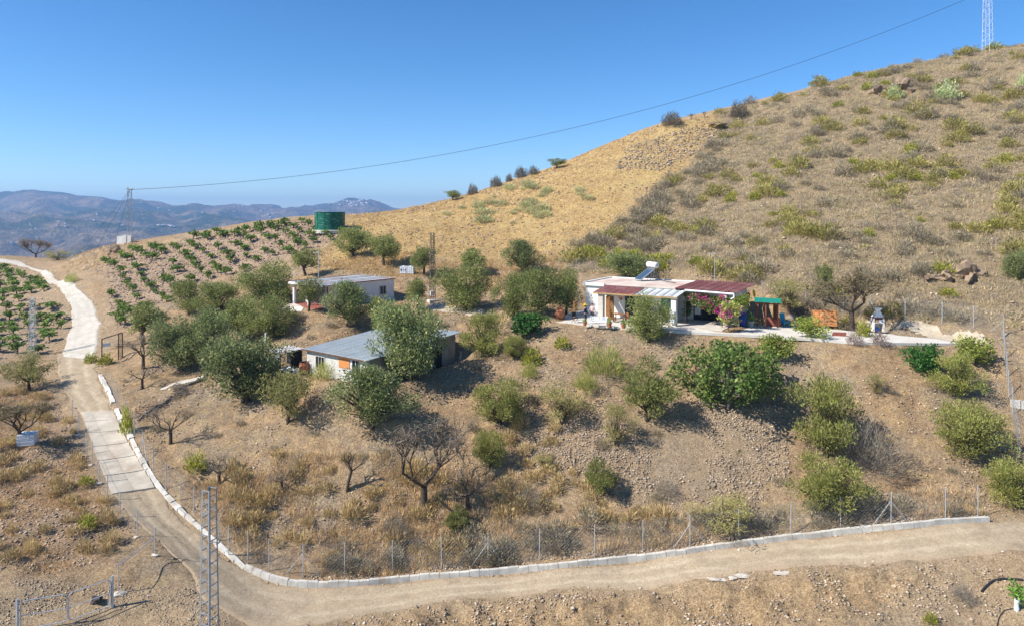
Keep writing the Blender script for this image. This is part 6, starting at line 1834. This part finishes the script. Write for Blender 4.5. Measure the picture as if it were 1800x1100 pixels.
# gazebo
g = tp(1346, 577)
gz_ = thing('garden_gazebo', 'small wooden gazebo with a green corrugated roof', 'gazebo', g, R(-20))
M['green_roof'] = simple('green_roof_sheet', (0.015, 0.27, 0.19), 0.5, 0.18, 2)
for x, y in ((0, 0), (1.05, 0.9), (-0.75, 1.2), (0.7, 1.6)):
    part('post', M['redwood'], gz_, (x - .06, y - .06, -.05), (x + .06, y + .06, 2.36 + 0.04 * y))
sheet_roof(gz_, -1.0, 1.35, -0.25, 1.75, 2.44, 2.60, 2.40, 2.56, 4, [M['green_roof']], 'y', ribs=3, rib_h=.03)
part('beam', M['redwood'], gz_, mb=MB().span((-.9, -.05, 2.2), (1.25, .05, 2.31)).span((-.9, 1.5, 2.36), (1.25, 1.6, 2.46)))
part('screen', M['wood'], gz_, mb=MB().box((0.88, 1.25, 1.4), (0.04, 0.7, 1.5), rz=R(18)))
part('low_wall', M['brick'], gz_, (0.0, 1.62, 0), (1.3, 1.77, 0.8))
# picnic table
g = tp(1331, 573)
pt = thing('picnic_table', 'pale wooden picnic table with attached benches under the gazebo', 'table', g, R(-12))
for k in range(4): part('slat', M['palewood'], pt, (-.75, -.33 + k * .17, .70), (.75, -.33 + k * .17 + .155, .74))
for y in (-.72, .62):
    part('bench', M['palewood'], pt, (-.75, y - .13, .42), (.75, y + .13, .46))
for x in (-.55, .55):
    part('leg', M['palewood'], pt, mb=MB().tube((x, -.62, 0), (x, -.15, .7), .04, .04, 4)); part('leg', M['palewood'], pt, mb=MB().tube((x, .6, 0), (x, .12, .7), .04, .04, 4))
    part('crossbar', M['palewood'], pt, mb=MB().tube((x, -.8, .40), (x, .72, .40), .035, .035, 4))
# blue chair
g = tp(1379, 574)
ch = thing('garden_chair', 'bright blue plastic chair beside the gazebo', 'chair', g, R(25))
part('seat', M['cyan_chair'], ch, (-.3, -.28, .38), (.3, .25, .44))
m = MB()
for k in range(5): m.box((-.26 + k * .13, .27, .80), (.10, .04, .82), rx=R(-10))
part('backrest', M['cyan_chair'], ch, mb=m)
part('top_rail', M['cyan_chair'], ch, mb=MB().box((0, .34, 1.2), (.64, .05, .09), rx=R(-10)))
for x in (-.27, .27):
    part('armrest', M['cyan_chair'], ch, (x - .04, -.25, .62), (x + .04, .28, .66))
    for y in (-.24, .24): part('leg', M['cyan_chair'], ch, (x - .035, y - .035, 0), (x + .035, y + .035, .62 if y < 0 else .4))
# orange board leaning on its side
g = tp(1452, 573)
ob = thing('leaning_board', 'large orange board panel leaning back beside the leafless tree', 'board', g, R(-8))
m = MB(); m.hexa([(-1.12, 0, 0), (1.02, 0, 0), (1.02, .16, 0), (-1.12, .16, 0), (-1.0, .75, 1.42), (1.12, .75, 1.42), (1.12, .93, 1.38), (-1.0, .93, 1.38)])
part('panel', M['orange'], ob, mb=m)
part('edge', M['rust'], ob, mb=MB().hexa([(1.023, 0, 0), (1.07, 0, 0), (1.07, .16, 0), (1.023, .16, 0), (1.123, .75, 1.42), (1.17, .75, 1.42), (1.17, .93, 1.38), (1.123, .93, 1.38)]))
part('batten', M['palewood'], ob, mb=MB().hexa([(-1.08, .17, .42), (1.04, .17, .42), (1.04, .2, .42), (-1.08, .2, .42), (-1.07, .2, .47), (1.05, .2, .47), (1.05, .24, .47), (-1.07, .24, .47)]))
for k in range(6):
    y0 = .10 + k * .115
    part('tile', M['orange'], ob, mb=MB().hexa([(-1.11 + k * .02, y0 - .035, .02 + k * .235), (1.02 + k * .018, y0 - .035, .02 + k * .235), (1.02 + k * .018, y0, .02 + k * .235), (-1.11 + k * .02, y0, .02 + k * .235), (-1.09 + k * .02, y0 + .065, .235 + k * .235), (1.035 + k * .018, y0 + .065, .235 + k * .235), (1.035 + k * .018, y0 + .10, .235 + k * .235), (-1.09 + k * .02, y0 + .10, .235 + k * .235)]))
# barbecue
g = tp(1543, 582)
bq = thing('barbecue', 'white masonry barbecue with a tapered chimney hood', 'barbecue', g, R(-8))
for x in (-.42, .42): part('side_wall', M['white_paint'], bq, (x - .06, -.3, 0), (x + .06, .35, 1.22))
part('back_wall', M['stone_wall'], bq, (-.36, .27, 0), (.36, .35, 1.22))
part('hearth', M['white_paint'], bq, (-.36, -.3, .78), (.36, .265, .85))
part('lintel', M['brick'], bq, (-.48, -.32, 1.222), (.48, .36, 1.32))
m = MB(); m.hexa([(-.46, -.3, 1.322), (.46, -.3, 1.322), (.46, .34, 1.322), (-.46, .34, 1.322), (-.2, -.12, 1.78), (.2, -.12, 1.78), (.2, .22, 1.78), (-.2, .22, 1.78)])
part('hood', M['white_paint'], bq, mb=m)
part('chimney', M['white_paint'], bq, (-.2, -.12, 1.782), (.2, .22, 2.02)); part('chimney_cap', M['white_paint'], bq, (-.3, -.2, 2.022), (.3, .3, 2.12))
for x0, x1, z0, z1, mm, lb, nm in ((-.32, .05, 0, .34, 'blue_plastic', 'blue box stored under the barbecue', 'storage_box'), (-.28, -.05, .855, 1.1, 'orange', 'orange tub on the barbecue hearth', 'tub'), (.0, .3, .855, 1.08, 'white_plastic', 'white tub on the barbecue hearth', 'tub')):
    b = MB().span((x0, -.24, z0), (x1, .1, z1)).span((x0 - .012, -.252, z1 - .05), (x1 + .012, .112, z1 + .01))
    o = b.build(nm, M[mm]); o.location = g; o.rotation_euler = (0, 0, R(-8)); tag(o, lb, 'box')
# brick planter
g = tp(1475, 590)
bp = thing('brick_planter', 'low red brick planter at the terrace edge', 'planter', g, R(-12))
for j in range(2):
    for k in range(5):
        part('brick', M['brick'], bp, (-.55 + k * .22 + .04 * j, -.12, j * .16), (-.55 + k * .22 + .04 * j + .205, .12, j * .16 + .15))
# white sign board leaning on the column
g = tp(1182, 573)
sg = thing('white_board', 'white rectangular board standing against the terrace column', 'board', g + Vector((-.1, -.25, 0)), R(-31))
part('face', M['white_plastic'], sg, (-.24, -.02, .35), (.2, .02, 1.55)); part('edge', M['galv'], sg, (-.26, -.01, .33), (.22, .012, .348))
# bench
g = tp(1052, 574)
be = thing('white_bench', 'white slatted garden bench at the terrace edge', 'bench', g, R(-14))
for k in range(3): part('slat', M['white_plastic'], be, (-.75, -.22 + k * .15, .42), (.75, -.22 + k * .15 + .12, .45))
for k in range(3): part('backrest_slat', M['white_plastic'], be, (-.75, .235, .52 + k * .14), (.75, .26, .52 + k * .14 + .09))
for x in (-.72, 0, .72):
    part('leg', M['white_plastic'], be, (x - .03, -.24, 0), (x + .03, -.18, .42)); part('leg', M['white_plastic'], be, (x - .03, .2, 0), (x + .03, .262, .95))
# wooden table and chairs under the canopy
def wchair(px, py, rz, lb):
    t = thing('wooden_chair', lb, 'chair', tp(px, py), rz)
    part('seat', M['wood'], t, (-.22, -.22, .42), (.22, .22, .46)); part('backrest', M['wood'], t, (-.22, .19, .55), (.22, .22, .95))
    for x in (-.2, .2):
        for y in (-.2, .2): part('leg', M['wood'], t, (x - .025, y - .025, 0), (x + .025, y + .025, .42 if y < 0 else .95))
wchair(1077, 566, R(70), 'wooden chair at the left of the patio table')
wchair(1100, 567, R(-70), 'wooden chair at the right of the patio table')
g = tp(1089, 565)
tb_ = thing('patio_table', 'wooden patio table beneath the red canopy', 'table', g, R(-31))
part('tabletop', M['wood'], tb_, (-.6, -.4, .70), (.6, .4, .75))
for x in (-.5, .5):
    for y in (-.3, .3): part('leg', M['wood'], tb_, (x - .04, y - .04, 0), (x + .04, y + .04, .70))
lanp = HO + HU * 3.9 + HV * -0.25
ln = thing('wall_lantern', 'rust-coloured lantern on the white wall under the canopy', 'lantern', lanp, mat_rz(HU))
part('body', M['terracotta'], ln, mb=MB().lathe([(.06, 1.75), (.14, 1.82), (.16, 2.05), (.08, 2.18)], 8)); part('finial', M['rust'], ln, mb=MB().lathe([(.03, 2.18), (.04, 2.24), (.01, 2.3)], 6)); part('bracket', M['rust'], ln, mb=MB().tube((0, .25, 2.1), (0, .05, 2.22), .02, .02, 4))
# folding chair, terracotta jar, wooden post, pots
g = tp(1011, 567)
fc = thing('folding_chair', 'black folding chair at the left end of the terrace', 'chair', g, R(40))
part('seat', M['black'], fc, (-.25, -.22, .42), (.25, .22, .46)); part('backrest', M['black'], fc, (-.25, .2, .55), (.25, .24, .98))
for x in (-.24, .24):
    part('leg', M['black'], fc, mb=MB().tube((x, -.24, 0), (x, .2, .9), .02, .02, 4)); part('leg', M['black'], fc, mb=MB().tube((x, .26, 0), (x, -.2, .46), .02, .02, 4))
g = tp(984, 562)
jr = thing('terracotta_jar', 'large round terracotta jar under the dark patio olive', 'jar', g)
part('body', M['terracotta'], jr, mb=MB().lathe([(.18, 0), (.42, .3), (.48, .6), (.38, .95), (.22, 1.1)], 16), smooth=True); part('rim', M['terracotta'], jr, mb=MB().lathe([(.22, 1.1), (.29, 1.14), (.29, 1.2), (.2, 1.2)], 16))
g = tp(1009, 563)
wp = MB().box((0, 0, .85), (.1, .1, 1.8)).box((0, 0, 1.78), (.14, .14, .06)).build('wooden_post', M['orange']); wp.location = g; tag(wp, 'short orange-brown wooden post beside the black folding chair', 'post')
pot_leaf = shrub_proto(950, 120, .55, .6, (0.08, 0.15, 0.035), (0.14, 0.2, 0.05), .3, .16, .07, mat='leaf')
for k, (px, py, w, lb) in enumerate([(1028, 572, .5, 'terracotta pot left of the white bench'), (1071, 575, .6, 'terracotta pot right of the white bench'), (1096, 577, .6, 'pot with sparse plant before the wooden chairs'), (1320, 574, .8, 'grey planter tub beside the blue drum')]):
    g = tp(px, py)
    p_ = thing('flower_pot', lb, 'plant pot', g)
    s = w / .6
    part('pot', M['terracotta'] if k < 3 else M['block'], p_, mb=MB().lathe([(.16 * s, 0), (.22 * s, .32 * s), (.25 * s, .33 * s), (.25 * s, .4 * s), (.2 * s, .4 * s)], 12))
    o = bpy.data.objects.new('foliage', pot_leaf.parts[1][1]); COL.objects.link(o); o.parent = p_; o.location = (0, 0, .36 * s); o.scale = (0.9 * s, 0.9 * s, (0.7 if k != 3 else 0.9) * s)
g = tp(1073, 563)
px_place(sh_lime[0], 'garden_bush', 'light green shrub beside the brown house door', 'bush', 1073, 562, 9, 22)
g = tp(1306, 574)
dr_ = thing('blue_drum', 'tall blue plastic drum beneath the hanging palm foliage', 'drum', g)
part('body', M['blue_plastic'], dr_, mb=MB().lathe([(.3, 0), (.34, .1), (.34, .5), (.36, .55), (.34, .6), (.34, 1.15), (.3, 1.22)], 16), smooth=True); part('lid', M['blue_plastic'], dr_, mb=MB().lathe([(.33, 1.2), (.33, 1.28), (.1, 1.3)], 16))
# bougainvillea: magenta climber along the canopy, small standard bush before it
rng = np.random.default_rng(77)
def flower_mass(name, label, pts_, rad, n, flower, leafc, pf, cat, trunkpts):
    c = np.array(pts_); ids = rng.integers(0, len(c), n)
    D = unit_dirs(n, rng); P = c[ids] + D * rad * (rng.random(n) ** .5)[:, None]
    D = unit_dirs(n, rng, -.2)
    k = (fbm(P[:, 0] * 2.2, P[:, 2] * 2.2, 2, 5) + .25 * rng.normal(size=n)) > (0.5 - pf)
    C = tints(n, rng, leafc, .25); C[k] = tints(int(k.sum()), rng, flower, .2)
    o0 = Vector(trunkpts[0])
    t = thing(name, label, cat, o0)
    me = leaves_mesh('foliage', P - np.array(o0), D, .17, .13, C, rng, M['leaf'])
    o = bpy.data.objects.new('foliage', me); COL.objects.link(o); o.parent = t
    m = MB()
    for a, b in zip(trunkpts[:-1], trunkpts[1:]): m.tube(Vector(a) - o0, Vector(b) - o0, .06, .045, 5)
    for q in c[::2]: m.tube(Vector(trunkpts[-1]) - o0, Vector(q) - o0, .03, .012, 4)
    part('trunk', M['grey_bark'], t, mb=m)
    return t
hp = lambda x, y, z: tuple(HO + HU * x + HV * y + Vector((0, 0, z)))
flower_mass('bougainvillea', 'magenta bougainvillea climbing along the red roof edge', [hp(11.2 + .28 * k, -.7 - .25 * rng.random(), 2.45 - .16 * k * rng.random() + .2 * rng.random()) for k in range(11)] + [hp(11.5, -.8, 2.1), hp(12.2, -.9, 1.8), hp(12.9, -.9, 1.5), hp(13.3, -.8, 1.9)], .42, 1100, (0.40, 0.05, 0.21), (0.12, 0.15, 0.045), .22, 'climber', [hp(14.0, -.8, 0), hp(13.9, -.8, 1.5), hp(13.2, -.8, 2.3)])
flower_mass('palm_foliage', 'hanging green palm-like foliage at the red roof corner', [hp(13.6 + .3 * k, -.5 + .5 * rng.random(), 2.7 - .5 * rng.random()) for k in range(9)] + [hp(14.6, -.2, 1.9), hp(15.0, .1, 1.8), hp(15.6, .4, 2.0), hp(15.3, .2, 2.3)], .5, 1500, (0.30, 0.28, 0.05), (0.13, 0.17, 0.035), .2, 'climber', [hp(15.2, .2, 0), hp(15.1, .1, 1.4), hp(14.8, 0, 2.4)])
flower_mass('dark_climber', 'dark trailing climber hanging under the porch ceiling', [hp(10.4 + .22 * k, -.3, 2.75 - .12 * rng.random()) for k in range(10)], .28, 500, (0.10, 0.09, 0.04), (0.05, 0.06, 0.025), .2, 'climber', [hp(10.4, -.35, 0), hp(10.4, -.35, 2.6)])
flower_mass('porch_plant', 'tall dark potted tree inside the open porch', [hp(10.1 + .3 * rng.random(), .8, .8 + .15 * k) for k in range(8)], .4, 600, (0.06, 0.09, 0.03), (0.035, 0.07, 0.025), .2, 'plant', [hp(10.2, .8, 0), hp(10.2, .8, .9)])
b0 = tp(1281, 583)
bb = [tuple(b0 + Vector((rng.uniform(-1.0, 1.0), rng.uniform(-.5, .5), rng.uniform(.75, 2.5)))) for _ in range(24)]
flower_mass('bougainvillea', 'small pale-leaved bougainvillea tree at the terrace edge', bb, .42, 1500, (0.45, 0.05, 0.28), (0.27, 0.28, 0.09), .06, 'tree', [tuple(b0), tuple(b0 + Vector((-.05, 0, .3))), tuple(b0 + Vector((.02, 0, .6)))])
# coloured discs under the far roof corner
ye = HO + HU * 15.2 + HV * 6.4 + Vector((0, 0, 2.45))
o = MB().lathe([(.02, -.04), (.36, -.02), (.38, .0), (.36, .03), (.1, .06)], 20).build('yellow_disc', M['yellow']); o.location = ye; o.rotation_euler = (R(82), 0, R(55)); tag(o, 'round yellow disc hanging at the red roof corner', 'disc')
o = MB().lathe([(.02, -.05), (.25, -.02), (.27, .0), (.1, .05)], 14).build('red_ornament', M['red']); o.location = ye + Vector((-.75, -.4, -.1)); o.rotation_euler = (R(80), 0, R(10)); tag(o, 'small red ornament left of the yellow disc', 'ornament')

# people on the terrace: one continuous skinned body each
def person(label, g, rz, h, top, bottom, hat=None, hair=(0.03, 0.02, 0.015), arm=0.2):
    t = thing('person', label, 'person', g, rz)
    vs = [(0, 0, .95), (0, -.01, 1.15), (0, .01, 1.38), (0, 0, 1.48), (0, -.02, 1.60), (0, -.02, 1.70),
          (.10, 0, .90), (.12, -.03, .50), (.12, .02, .08), (.12, -.14, .03), (-.10, 0, .90), (-.13, -.06, .50), (-.13, 0, .08), (-.13, -.15, .03),
          (.19, 0, 1.40), (.26, -.02, 1.13), (.24, -.16 - arm * .3, .95), (.23, -.22 - arm * .3, .88), (-.19, 0, 1.40), (-.27, .0, 1.14), (-.22, -.2 - arm * .5, 1.05), (-.18, -.28 - arm * .5, 1.04)]
    es = [(0, 1), (1, 2), (2, 3), (3, 4), (4, 5), (0, 6), (6, 7), (7, 8), (8, 9), (0, 10), (10, 11), (11, 12), (12, 13), (2, 14), (14, 15), (15, 16), (16, 17), (2, 18), (18, 19), (19, 20), (20, 21)]
    rs = [.15, .14, .15, .06, .085, .09, .10, .07, .05, .045, .10, .07, .05, .045, .065, .05, .038, .035, .065, .05, .038, .035]
    me = bpy.data.meshes.new('body'); me.from_pydata([tuple(c * h / 1.78 for c in v) for v in vs], es, [])
    o = bpy.data.objects.new('body', me); COL.objects.link(o)
    sk = o.modifiers.new('skin', 'SKIN')
    for v, r in zip(me.skin_vertices[0].data, rs): v.radius = (r * h / 1.78, r * .85 * h / 1.78)
    me.skin_vertices[0].data[0].use_root = True
    ss = o.modifiers.new('sub', 'SUBSURF'); ss.levels = 1; ss.render_levels = 1
    bpy.context.view_layer.update()
    ev = o.evaluated_get(bpy.context.evaluated_depsgraph_get())
    nm = bpy.data.meshes.new_from_object(ev); nm.name = 'body'
    o.modifiers.clear(); o.data = nm; o.parent = t
    for mt in (M['skin'], top, bottom): nm.materials.append(mt)
    for p in nm.polygons:
        z = p.center.z * 1.78 / h; r = math.hypot(p.center.x, p.center.y) * 1.78 / h
        p.material_index = 2 if z < .98 and abs(p.center.x) < .2 else (1 if z < 1.47 and not (z < 1.02) else 0)
        p.use_smooth = True
    k = h / 1.78
    hm_ = MB(); hm_.blob((0, .01, 1.70 * k), (.105 * k, .115 * k, .10 * k), 3, 2, .05)
    mh = hm_.build('hair', simple('hair', hair, .6, .2, 9), t, True)
    if hat:
        part('hat', hat, t, mb=MB().lathe([(.24, 1.745), (.24, 1.765), (.11, 1.78), (.10, 1.88), (.03, 1.91)], 14), smooth=False)
    return t
person('person in dark navy clothes with a yellow hat near the bench', tp(1029, 569) + Vector((0, 0, 0.0)), R(60), 1.76, M['navy'], M['navy'], M['yellow'])
person('person in pale pink top and dark trousers by the plastered column', tp(1041, 564), R(-40), 1.70, M['pink'], M['black'])

# ------------------------------------------------------------------ lower right corner
def hose(name, label, P, r):
    ps = []
    for k in range(len(P) - 1):
        for i in range(6):
            t = i / 6
            px, py = P[k][0] + (P[k + 1][0] - P[k][0]) * t, P[k][1] + (P[k + 1][1] - P[k][1]) * t
            g = at(px, py); ps.append(g + Vector((0, 0, r)))
    for _ in range(2):
        ps = [ps[0]] + [(ps[i - 1] + ps[i] * 2 + ps[i + 1]) / 4 for i in range(1, len(ps) - 1)] + [ps[-1]]
    tag(MB().path([tuple(p) for p in ps], r, 6).build(name, M['cable']), label, 'hose')
hose('irrigation_hose', 'thick black irrigation hose curving into the right edge', [(1725, 1041), (1735, 1030), (1748, 1021), (1760, 1019), (1780, 1020), (1802, 1022)], 0.06)
hose('irrigation_hose', 'thin black hose looping to the small wrapped tree', [(1752, 1104), (1756, 1086), (1766, 1073), (1784, 1069)], 0.025)
g = at(1787, 1072)
yt = thing('young_tree', 'young green tree with white-wrapped trunk in the lower right corner', 'tree', g)
part('trunk_wrap', M['white_plastic'], yt, mb=MB().lathe([(.11, -.05), (.13, .1), (.10, .3), (.13, .5), (.08, .62)], 9))
_l = leaves_mesh('crown', rng.normal(size=(220, 3)) * np.array([.2, .2, .24]) + np.array([.05, 0, 1.0]), unit_dirs(220, rng, -.2), .25, .085, tints(220, rng, (0.09, 0.18, 0.03), .25, (0.16, .26, .06), .3), rng, M['leaf'])
o = bpy.data.objects.new('crown', _l); COL.objects.link(o); o.parent = yt
part('trunk', M['bark'], yt, mb=MB().tube((0, 0, .55), (.05, 0, 1.1), .03, .02, 5))

# ------------------------------------------------------------------ far white houses
hm0 = MB().box((0, 0, 0), (1, 1, 1)).mesh('far_wall', M['white_paint'])
rm0 = MB().box((0, 0, .53), (1.04, 1.04, .06)).mesh('far_roof', M['terracotta'])
def far_house(px, py, w, h, label, group, k):
    p = far_at(px, py)
    if p is None: return
    s = p.y / F
    t = thing('far_house', label, 'house', (p.x, p.y - 6, p.z + h * s * .4), (k * 0.7) % 1.5, group)
    t.scale = (w * s, w * s * .8, h * s)
    for nm, me in (('wall', hm0), ('roof', rm0)):
        o = bpy.data.objects.new(nm, me); COL.objects.link(o); o.parent = t
rf = random.Random(9)
for k in range(46):
    u = rf.gauss(0, 1)
    far_house(624 + u * 13, 356.5 + abs(rf.gauss(0, 2.2)) + 0.10 * abs(u) * 6, rf.uniform(2.5, 6.0), rf.uniform(1.8, 3.2), 'tiny white house of the village crowning the far ridge', 'hilltop village houses', k)
for k in range(26):
    far_house(288 + rf.gauss(0, 8), 403 + rf.gauss(0, 1.4), rf.uniform(3, 6), rf.uniform(1.5, 2.6), 'tiny white house of the hamlet in the valley right of the mast', 'valley hamlet houses', k)
for k in range(42):
    far_house(rf.uniform(-10, 560), rf.uniform(375, 425) if rf.random() < .8 else rf.uniform(360, 380), rf.uniform(2, 5), rf.uniform(1.0, 1.9), 'scattered white farmhouse on the distant slopes', 'scattered far farmhouses', k)
far_house(25, 446, 5, 4, 'small white building behind the far left saddle', None, 1)
